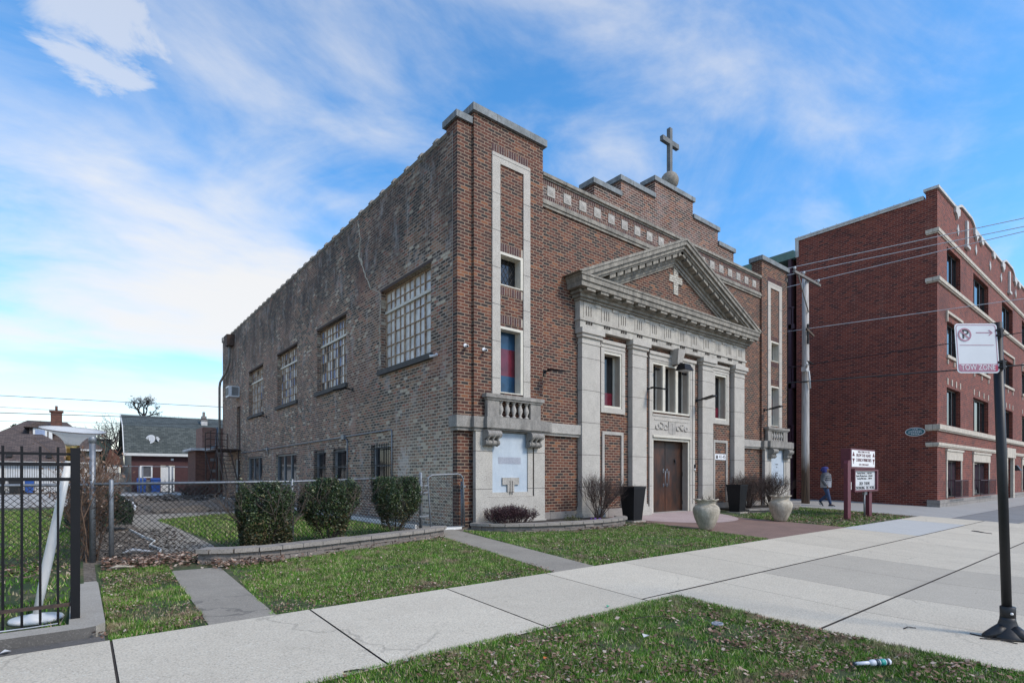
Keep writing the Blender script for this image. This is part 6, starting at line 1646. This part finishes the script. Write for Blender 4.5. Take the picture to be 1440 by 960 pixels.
for t in range(n_ + 1):
    a = t / n_; z = .80 + .62 * a
    w = .235 + .02 * math.sin(PI * a) - (.10 * max(0, (a - .78) / .22) ** 1.5); dpt = .185 - (.06 * max(0, (a - .78) / .22))
    pf = .022 * abs(math.sin(PI * a * 8)); rg.append((L(0, .005, z), Rr * (w + pf), F_ * (dpt + pf)))
rg.append((L(0, .015, 1.455), Rr * .09, F_ * .085)); rg.append((L(0, .015, 1.45), Rr * .07, F_ * .065))
jk = MB().rings(rg, 22, 0, True, True, lambda i: 1 if i < 18 else 0)
for s, e, w in ((1, L(.27, -.07, 1.10), L(.235, .055, .905)), (-1, L(-.27, -.06, 1.09), L(-.245, -.02, .85))):
    sh_ = L(.185 * s, .0, 1.34); pts = []; rr_ = []
    for t in range(25):
        a = t / 24; p = sh_.lerp(e, a * 2) if a < .5 else e.lerp(w, a * 2 - 1)
        pts.append(p); rr_.append((.088 - .03 * a) + .012 * abs(math.sin(PI * a * 7)))
    jk.tube(pts, rr_, 14)
jk.build('jacket', ['jacket_dark', 'jacket_light'], per)

MB().tube([L(0, .205, .82), L(0, .215, 1.1), L(0, .185, 1.38)], .006, 5).build('zip', 'camera_white', per)
tr = MB()
for s, kn, an in ((1, L(.10, .10, .50), L(.10, .195, .10)), (-1, L(-.10, .05, .49), L(-.10, -.25, .20))):
    hp = L(.09 * s, 0, .86); P_ = [hp, hp.lerp(kn, .5), kn, kn.lerp(an, .35), kn.lerp(an, .75), an]; tr.tube(P_, [.115, .095, .076, .072, .056, .05], 16)
tr.tube([L(0, 0, .80), L(0, 0, .96)], [.16, .17], 18)
tr.build('trousers', 'denim', per)
for s, an, d, up_s in ((1, L(.10, .19, .0), F_, Up), (-1, L(-.10, -.24, .13), (F_ * .62 - Up * .78).normalized(), (Up * .62 + F_ * .78).normalized())):
    c = an
    sh_ = MB().rings([(c - d * .07 + up_s * .045, Rr * .03, up_s * .04), (c - d * .05 + up_s * .05, Rr * .042, up_s * .055), (c + up_s * .055, Rr * .045, up_s * .06), (c + d * .08 + up_s * .042, Rr * .047, up_s * .045), (c + d * .15 + up_s * .03, Rr * .045, up_s * .03), (c + d * .19 + up_s * .022, Rr * .02, up_s * .015)], 14).build('shoe', 'shoe_black', per)
    so = MB(); k = [c + d * f + Rr * r for f, r in ((-.08, -.03), (-.08, .03), (.0, .045), (.12, .05), (.19, .02), (.19, -.02), (.12, -.05), (0, -.045))]
    so.q([p + up_s * .002 for p in k][::-1]); so.q([p + up_s * .024 for p in k])
    for i in range(8): so.q([k[i] + up_s * .002, k[(i + 1) % 8] + up_s * .002, k[(i + 1) % 8] + up_s * .024, k[i] + up_s * .024])
    so.build('sole', 'camera_white', sh_)

# ================================================================== BACK ALLEY
gh = thing('brick_house', (1, 42, 0), 'low maroon brick building with grey green shingle roof and white door across the alley', 'house')
mb = MB(); hs = [(-3.47, -2.8, 1.2, 1.95), (-2.22, -1.29, 0, 2.05), (-.30, .25, .6, 2.3)]
mb.wall('y', 38, -4.05, 9, -.1, 2.9, hs, .12); mb.q([(-4.05, 38, -.1), (-4.05, 46, -.1), (-4.05, 46, 2.9), (-4.05, 38, 2.9)], 1)
mb.q([(-4.05, 38, 2.9), (-4.05, 46, 2.9), (-4.05, 44, 5.2), (-4.05, 42, 6.05), (-4.05, 40.4, 5.2)], 1)
mb.build('wall', ['maroon_brick', 'tan_siding'], gh)
mb = MB(); xa, xb = -4.5, 9.4
mb.q([(xa, 37.6, 2.95), (xb, 37.6, 2.95), (xb, 39.2, 5.1), (xa, 39.2, 5.1)]); mb.q([(xa, 39.2, 5.1), (xb, 39.2, 5.1), (xb, 42, 6.15), (xa, 42, 6.15)]); mb.q([(xa, 42, 6.15), (xb, 42, 6.15), (xb, 46.4, 3), (xa, 46.4, 3)])
rf = mb.build('roof', 'shingles_green', gh)
mb = MB().box(xa, xb, 37.55, 37.65, 2.76, 2.95).box(xa, xb, 37.65, 38, 2.74, 2.78)
mb.prism([(37.6, 2.76), (37.6, 2.96), (39.2, 5.12), (42, 6.17), (42, 5.95), (39.25, 4.9)], xa - .06, xa, 0, 'x'); mb.build('fascia', 'house_siding', rf)
mb = MB().box(.85, 1.3, 40.2, 40.7, 5.0, 5.9, 0).box(.9, 1.25, 40.25, 40.65, 5.9, 6.25, 1).box(.8, 1.35, 40.15, 40.75, 5.85, 5.92, 1).box(.98, 1.16, 40.35, 40.55, 6.25, 6.6, 1); mb.build('chimney', ['dirty_white', 'grey_wood'], rf)
d_ = MB().box(-2.2, -1.31, 38.06, 38.1, .0, 2.03).build('door', 'white_paint', gh); MB().box(-1.42, -1.38, 38.0, 38.06, .95, 1.05).build('handle', 'dark_metal', d_)
for a, b, z0, z1 in (hs[0], hs[2]):
    f = MB().box(a - .06, a + .04, 37.96, 38.06, z0, z1).box(b - .04, b + .06, 37.96, 38.06, z0, z1).box(a - .06, b + .06, 37.96, 38.06, z1, z1 + .08).box(a - .06, b + .06, 37.96, 38.06, z0 - .08, z0).build('window', 'white_paint', gh)
    MB().box(a + .04, b - .04, 38.04, 38.06, z0, z1).build('pane', 'pane_dark', f)
MB().box(-1.55, -1.38, 37.95, 38, 2.44, 2.6).build('vent', 'camera_white', gh)
def dish(x, y, z, r, yaw, label):
    t = thing('satellite_dish', (x, y, z), label, 'satellite dish', 'satellite dishes on the shingle roof')
    d = Vector((math.sin(yaw), -math.cos(yaw), .35)).normalized(); a = d.cross(Vector((0, 0, 1))).normalized(); b = a.cross(d); c = Vector((x, y, z + .35))
    MB().rings([(c - d * .08, a * .03, b * .03), (c - d * .05, a * r * .6, b * r * .65), (c, a * r, b * r * 1.1), (c + d * .01, a * r * .96, b * r * 1.05), (c - d * .04, a * r * .5, b * r * .5)], 18).build('reflector', 'porcelain', t)
    MB().tube([(x, y + .1, z - .1), (x, y, z + .2), c - d * .08], .025, 6).tube([c - b * r, c + d * .4], .012, 5).build('arm', 'dark_metal', t)
dish(-2.85, 38.3, 3.7, .34, -.5, 'larger grey satellite dish on the green shingle roof'); dish(-2.35, 38.3, 3.72, .20, .9, 'smaller satellite dish beside the larger one on the shingle roof')
def bin_(x, y, w, h, mat, label, grp=None):
    t = thing('wheeled_bin', (x, y, 0), label, 'bin', grp)
    MB().hexa([(x - w * .42, y - w * .4, .06), (x + w * .42, y - w * .4, .06), (x + w * .42, y + w * .4, .06), (x - w * .42, y + w * .4, .06), (x - w / 2, y - w / 2, h * .9), (x + w / 2, y - w / 2, h * .9), (x + w / 2, y + w / 2, h * .9), (x - w / 2, y + w / 2, h * .9)]).build('body', mat, t)
    MB().hexa([(x - w * .53, y - w * .56, h * .9), (x + w * .53, y - w * .56, h * .9), (x + w * .53, y + w * .56, h * .9), (x - w * .53, y + w * .56, h * .9), (x - w * .45, y - w * .4, h), (x + w * .45, y - w * .4, h), (x + w * .45, y + w * .5, h), (x - w * .45, y + w * .5, h)]).build('lid', mat, t)
    for s in (-1, 1): MB().tube([(x + s * w * .40, y + w * .42, .1), (x + s * w * .48, y + w * .42, .1)], .1, 10).build('wheel', 'bin_black', t)
bin_(-3.50, 37.2, .56, 1.10, 'bin_blue', 'blue wheeled bin behind the alley gate, the one under the small window'); bin_(-2.62, 37.2, .60, 1.10, 'bin_blue', 'blue wheeled bin behind the alley gate, the one next to the white door')
bin_(-3.02, 37.5, .40, .95, 'grey_wood', 'grey bin between the two blue bins')
bin_(-10.55, 40.6, .75, 1.15, 'bin_black', 'black wheeled bin in front of the garage door'); bin_(-11.5, 40.7, .75, 1.15, 'bin_black', 'black wheeled bin at the far left by the garage'); bin_(-9.85, 40.9, .5, 1.1, 'bin_blue', 'blue wheeled bin beside the black one at the garage')
for i, (a, b) in enumerate(((-5.75, -3.75), (-3.55, -1.95), (-1.75, .1))):
    t = thing('alley_gate', ((a + b) / 2, 35.5, 0), ('galvanised mesh gate panel in front of the grey wooden fence', 'galvanised mesh gate panel in front of the blue bins', 'galvanised mesh gate panel in front of the white door')[i], 'gate', 'mesh gate panels along the alley')
    MB().tube([(a, 35.5, 0), (a, 35.5, 1.95)], .05, 6).tube([(b, 35.5, 0), (b, 35.5, 1.95)], .05, 6).tube([(a, 35.5, 1.93), (b, 35.5, 1.93)], .035, 6).tube([(a, 35.5, .68), (b, 35.5, .68)], .03, 6).tube([(a, 35.5, .08), (b, 35.5, .08)], .03, 6).build('frame', 'galvanised', t)
    chainlink(t, (a, 35.5), (b, 35.5), 1.85, .16, .008)
t = thing('wooden_fence', (-5.1, 39, 0), 'weathered grey board fence beside the maroon brick building', 'fence')
for i in range(14): x = -6.2 + i * .15; MB().box(x, x + .14, 39, 39.03, 0, 1.5 + rnd.uniform(-.03, .03)).build('board', 'grey_wood', t)
# rear brick lean-to against the church
sh = thing('brick_shed', (-.3, 29, 0), 'small brown brick stair shed with pale flat roof behind the church', 'shed')
MB().box(-1.37, .3, 28, 31, -.1, 2.86).build('wall', 'shed_brick', sh); MB().box(-1.65, .4, 27.7, 31.2, 2.86, 3.0).build('roof_slab', 'dirty_white', sh)
for z in (.9, 1.5, 2.2): MB().box(-.55, -.25, 27.96, 28, z, z + .18).build('vent', 'grey_wood', sh)
MB().box(-.9, .4, 28.6, 31, 3.0, 4.4).build('upper_wall', 'pink_brick', sh)
MB().tube([(-.1, 28.3, 4.4), (-.15, 28.3, 3.2), (-.5, 28.2, 3.05)], .07, 8).build('downpipe', 'galvanised', sh)
rnd.seed(50); mb = MB()
for k in range(50): branch(mb, (rnd.uniform(-2.2, -1.2), 27.2 + rnd.gauss(0, .2), .05), (rnd.gauss(0, .6), rnd.gauss(0, .4), .7), .5, .018, 1, .6, 3)
tag(mb.build('brush_pile', 'twig'), 'heap of cut brown twigs against the small brick shed', 'brush pile')
# garage
ga = thing('garage', (-11, 45, 0), 'white ribbed garage door under a brown shingle hip roof across the alley', 'garage')
mb = MB(); mb.wall('y', 42, -18, -6.36, -.1, 2.3, [(-11.2, -7.55, 0, 2.0)], .1); mb.q([(-6.36, 42, -.1), (-6.36, 48, -.1), (-6.36, 48, 2.3), (-6.36, 42, 2.3)]); mb.build('wall', 'house_siding', ga)
mb = MB()
for i in range(28): x = -11.2 + 3.65 * i / 28; mb.box(x + .008, x + 3.65 / 28 - .02, 42.05, 42.1, .02, 2.0)
mb.box(-11.2, -7.55, 42.1, 42.12, 0, 2.0, 1); mb.build('garage_door', ['sign_grey', 'dark_metal'], ga)
mb = MB(); e = .35
A = [(-18.4, 42 - e, 2.3), (-6.36 + e, 42 - e, 2.3), (-6.36 + e, 48 + e, 2.3), (-18.4, 48 + e, 2.3)]; r1, r2 = (-15, 45, 4.5), (-9.3, 45, 4.5)
mb.q([A[0], A[1], r2, r1]); mb.q([A[1], A[2], r2]); mb.q([A[2], A[3], r1, r2]); rf = mb.build('roof', 'shingles_brown', ga)
MB().box(-18.4, -6.0, 41.62, 41.68, 2.18, 2.3).build('fascia', 'house_siding', rf)
for x in (-11.0, -8.8): MB().box(x - .16, x + .16, 41.95, 42.3, 2.62, 2.9).build('vent', 'dark_metal', rf)
ho = thing('house', (-9.2, 55, 0), 'brown roofed house with white dormer window and brick chimney behind the garage', 'house')
MB().box(-14, -5.6, 52.5, 60, 0, 3.7).build('wall', 'tan_siding', ho)
mb = MB(); mb.q([(-14.5, 52, 3.7), (-5.2, 52, 3.7), (-8.0, 56, 6.4), (-10.8, 56, 6.4)]); mb.q([(-5.2, 52, 3.7), (-5.2, 60.5, 3.7), (-8.0, 56.1, 6.4), (-8.0, 56, 6.4)]); mb.q([(-14.5, 60.5, 3.7), (-14.5, 52, 3.7), (-10.8, 56, 6.4)]); rf = mb.build('roof', 'shingles_brown', ho)
MB().box(-14.5, -5.2, 51.95, 52.05, 3.55, 3.7).build('fascia', 'house_siding', rf)
mb = MB().box(-10.5, -9.0, 52.8, 55.5, 4.3, 5.6); dm = mb.build('dormer', 'shingles_brown', ho)
MB().prism([(-10.9, 5.55), (-8.6, 5.55), (-9.75, 6.15)], 52.5, 55.5).build('dormer_roof', 'shingles_brown', dm)
MB().box(-10.25, -9.3, 52.7, 52.8, 4.45, 5.5).box(-9.2, -8.95, 52.7, 52.8, 4.45, 5.5).build('window_frame', 'white_paint', dm); MB().box(-10.1, -9.45, 52.66, 52.7, 4.6, 5.35).build('pane', 'pane_blue', dm)
mb = MB().box(-9.1, -8.3, 53.8, 54.5, 5.0, 7.1).box(-9.2, -8.2, 53.7, 54.6, 7.1, 7.25).tube([(-8.7, 54.1, 7.2), (-8.7, 54.1, 7.7)], .1, 8); mb.build('chimney', 'shed_brick', rf)
g2 = thing('green_house', (-5, 62, 0), 'tall narrow dark green sided house seen in the gap behind the alley', 'house')
MB().box(-5.65, -4.4, 60, 66, 0, 5.05).build('wall', 'green_siding', g2); MB().box(-5.75, -4.3, 59.9, 66.1, 5.05, 5.15).build('roof', 'dark_roof', g2)
h3 = thing('house', (-4.2, 57, 0), 'small red roofed white house far down the gap behind the alley', 'house')
MB().box(-4.9, -3.9, 56, 60, 0, 2.4).build('wall', 'house_siding', h3); MB().prism([(-5.1, 2.4), (-3.7, 2.4), (-4.1, 3.9), (-4.7, 3.9)], 55.8, 60.2).build('roof', 'shed_brick', h3)
# trees behind
def tree(x, y, h, label, seed, leafy=0, w=1., dep=5, bl=.22):
    rnd.seed(seed); t = thing('bare_tree', (x, y, 0), label, 'tree')
    mb = MB(); tips = []
    ft = .55 if bl > .1 else .78
    mb.tube([(x, y, 0), (x + .05, y, h * .3), (x - .05, y, h * ft)], [.22 * w, .17 * w, .12 * w], 7)
    for k in range(5): branch(mb, (x - .03, y, h * (ft - .05 + .012 * k)), (rnd.gauss(0, .55), rnd.gauss(0, .5), .8), h * bl, .08 * w, dep - 1, .55, 3, .12, tips, 3, 4, .72)
    mb.build('trunk', 'bark_dark', t)
    if leafy:
        mb = MB()
        for c in rnd.sample(tips, min(len(tips), 60)): leaf_cloud([Vector(c) + Vector((rnd.gauss(0, .12), rnd.gauss(0, .12), rnd.gauss(0, .08))) for _ in range(leafy)], (.03, .07), mb)
        mb.build('crown', 'tree_leaf', t)
tree(-1.95, 55, 9.6, 'dark bare tree rising over the green shingle roof', 61, 14, 1.1, 5, .085)
tree(-5.2, 70, 7.2, 'pale leafless tree in the gap beside the dark green house', 62)
tree(1.2, 66, 8.0, 'low leafless tree top just above the shingle roof beside the chimney', 63)
tree(-3.9, 52, 6.0, 'leafless tree at the left end of the shingle roof', 64, 3)
rnd.seed(65); t = thing('spruce_tree', (-12, 60, 0), 'dark spruce tree top behind the brown roofs at far left', 'tree')
mb = MB().tube([(-12, 60, 0), (-12, 60, 6.3)], [.2, .03], 8); mb.build('trunk', 'bark_dark', t)
mb = MB(); P = []
for lv_ in range(16):
    z = 1.2 + lv_ * .33; r = 2.0 * (1 - (z - 1) / 5.6)
    for k in range(13):
        a = 2 * PI * k / 13 + lv_ * .5; rr_ = r * rnd.uniform(.7, 1.1)
        for s in range(12): q = s / 12; P.append((-12 + math.cos(a) * rr_ * q + rnd.gauss(0, .06), 60 + math.sin(a) * rr_ * q + rnd.gauss(0, .06), z - .25 * q + rnd.gauss(0, .05)))
leaf_cloud(P, (.07, .14), mb); mb.build('crown', 'conifer_leaf', t)

# ================================================================== SKY, SUN, CAMERA
SUN_EL, SUN_AZ = math.radians(42), math.atan2(.35, -.94)   # azimuth from +Y towards +X : from the front right
w = bpy.data.worlds.new('World'); S.world = w; w.use_nodes = True
wt = w.node_tree; N = wt.nodes; LK = wt.links.new
bg = N['Background']
def nn(t, **k):
    x = N.new(t)
    for a, b in k.items(): setattr(x, a, b)
    return x
def mth(op, a, b=0., c=None):
    x = nn('ShaderNodeMath', operation=op)
    for i, v in enumerate((a, b) if c is None else (a, b, c)):
        if isinstance(v, (int, float)): x.inputs[i].default_value = v
        else: LK(v, x.inputs[i])
    return x.outputs[0]
sky = nn('ShaderNodeTexSky', sky_type='NISHITA', sun_disc=False, sun_elevation=SUN_EL, sun_rotation=SUN_AZ, air_density=1.0, dust_density=.6, ozone_density=2.0)
tc = nn('ShaderNodeTexCoord'); sp = nn('ShaderNodeSeparateXYZ'); LK(tc.outputs['Generated'], sp.inputs[0])
zc_ = mth('ADD', mth('MAXIMUM', sp.outputs[2], 0.), .22)
U = mth('DIVIDE', sp.outputs[0], zc_); Vv = mth('DIVIDE', sp.outputs[1], zc_)
cb = nn('ShaderNodeCombineXYZ'); LK(U, cb.inputs[0]); LK(Vv, cb.inputs[1])
def cloud(scale, rot, sx, sy, detail, rough, dist, loc=(0, 0, 0)):
    m = nn('ShaderNodeMapping'); m.inputs['Rotation'].default_value = (0, 0, rot); m.inputs['Scale'].default_value = (sx, sy, 1); m.inputs['Location'].default_value = loc
    LK(cb.outputs[0], m.inputs[0]); x = nn('ShaderNodeTexNoise'); LK(m.outputs[0], x.inputs[0])
    for k, v in (('Scale', scale), ('Detail', detail), ('Roughness', rough), ('Distortion', dist)): x.inputs[k].default_value = v
    return x.outputs[0]
def rmp(f, lo, hi):
    x = nn('ShaderNodeMapRange', interpolation_type='SMOOTHSTEP'); LK(f, x.inputs[0]); x.inputs[1].default_value = lo; x.inputs[2].default_value = hi; return x.outputs[0]
# more cloud towards the left of the view and low down
dl = mth('ADD', mth('MULTIPLY', sp.outputs[0], -.779), mth('MULTIPLY', sp.outputs[1], .627))
left = rmp(dl, -.25, .55)
bell = mth('SUBTRACT', 1., rmp(mth('ABSOLUTE', mth('SUBTRACT', sp.outputs[2], .27)), .04, .24))
low = mth('SUBTRACT', 1., rmp(sp.outputs[2], .0, .42))
bias = mth('ADD', mth('MULTIPLY', mth('MULTIPLY', left, bell), .22), mth('SUBTRACT', mth('MULTIPLY', low, .08), mth('MULTIPLY', mth('SUBTRACT', 1., left), .05)))
c1 = cloud(.8, .35, 1.0, 1.7, 6, .5, .35, (2.3, .7, 0)); c2 = cloud(1.9, .9, 1, 1.5, 8, .58, .5, (.3, 4, 0)); c3 = cloud(6, .3, 1, 1.3, 6, .62, .5)
f1 = rmp(mth('ADD', mth('ADD', c1, bias), mth('MULTIPLY', mth('SUBTRACT', c2, .5), .30)), .50, .84)
f2 = mth('MULTIPLY', rmp(mth('ADD', c2, mth('MULTIPLY', mth('SUBTRACT', c3, .5), .22)), .36, .84), .62)
cov = mth('MINIMUM', mth('ADD', f1, mth('MULTIPLY', f2, mth('SUBTRACT', 1., f1))), 1.)
dpf = nn('ShaderNodeVectorMath', operation='DOT_PRODUCT'); LK(tc.outputs['Generated'], dpf.inputs[0]); dpf.inputs[1].default_value = (.013, .836, .548)   # one small puffy cloud
pf = mth('MULTIPLY', rmp(mth('ADD', dpf.outputs['Value'], mth('MULTIPLY', mth('SUBTRACT', c3, .5), .011)), .9964, .9990), .62)
cov = mth('MAXIMUM', cov, pf)
cov = mth('ADD', mth('MULTIPLY', cov, .88), .05)
hz_ = mth('MULTIPLY', mth('SUBTRACT', 1., rmp(sp.outputs[2], .02, .27)), .72)   # pale haze low over the horizon
cov = mth('MAXIMUM', cov, hz_)
hs_ = nn('ShaderNodeHueSaturation'); hs_.inputs['Hue'].default_value = .497; hs_.inputs['Saturation'].default_value = 1.40; hs_.inputs['Value'].default_value = 1.30; LK(sky.outputs[0], hs_.inputs['Color'])
mx = nn('ShaderNodeMix', data_type='RGBA'); LK(cov, mx.inputs[0]); LK(hs_.outputs[0], mx.inputs[6]); mx.inputs[7].default_value = (CLOUD * 1.01, CLOUD * .99, CLOUD * .965, 1)
LK(mx.outputs[2], bg.inputs[0]); bg.inputs[1].default_value = SKY
su = bpy.data.lights.new('sun', 'SUN'); su.energy = SUN; su.angle = math.radians(13); su.color = (1, .92, .81)
so = bpy.data.objects.new('sun', su); COL.objects.link(so)
sd = Vector((math.sin(SUN_AZ) * math.cos(SUN_EL), math.cos(SUN_AZ) * math.cos(SUN_EL), math.sin(SUN_EL)))
so.rotation_euler = sd.to_track_quat('Z', 'Y').to_euler(); so.location = (0, -30, 40)
cd = bpy.data.cameras.new('camera'); co = bpy.data.objects.new('camera', cd); COL.objects.link(co)
co.location = (-7.10, -10.92, 1.25); co.rotation_euler = (PI / 2, 0, -math.atan2(.627, .779))
cd.sensor_width = 36; cd.lens = 757 / 1440 * 36; cd.shift_y = 189 / 1440; cd.clip_start = .1; cd.clip_end = 3000
S.camera = co
S.view_settings.view_transform = 'Standard'; S.view_settings.look = 'None'; S.view_settings.gamma = 1; S.view_settings.exposure = EXPO; S.view_settings.use_curve_mapping = False
S.render.engine = 'CYCLES'
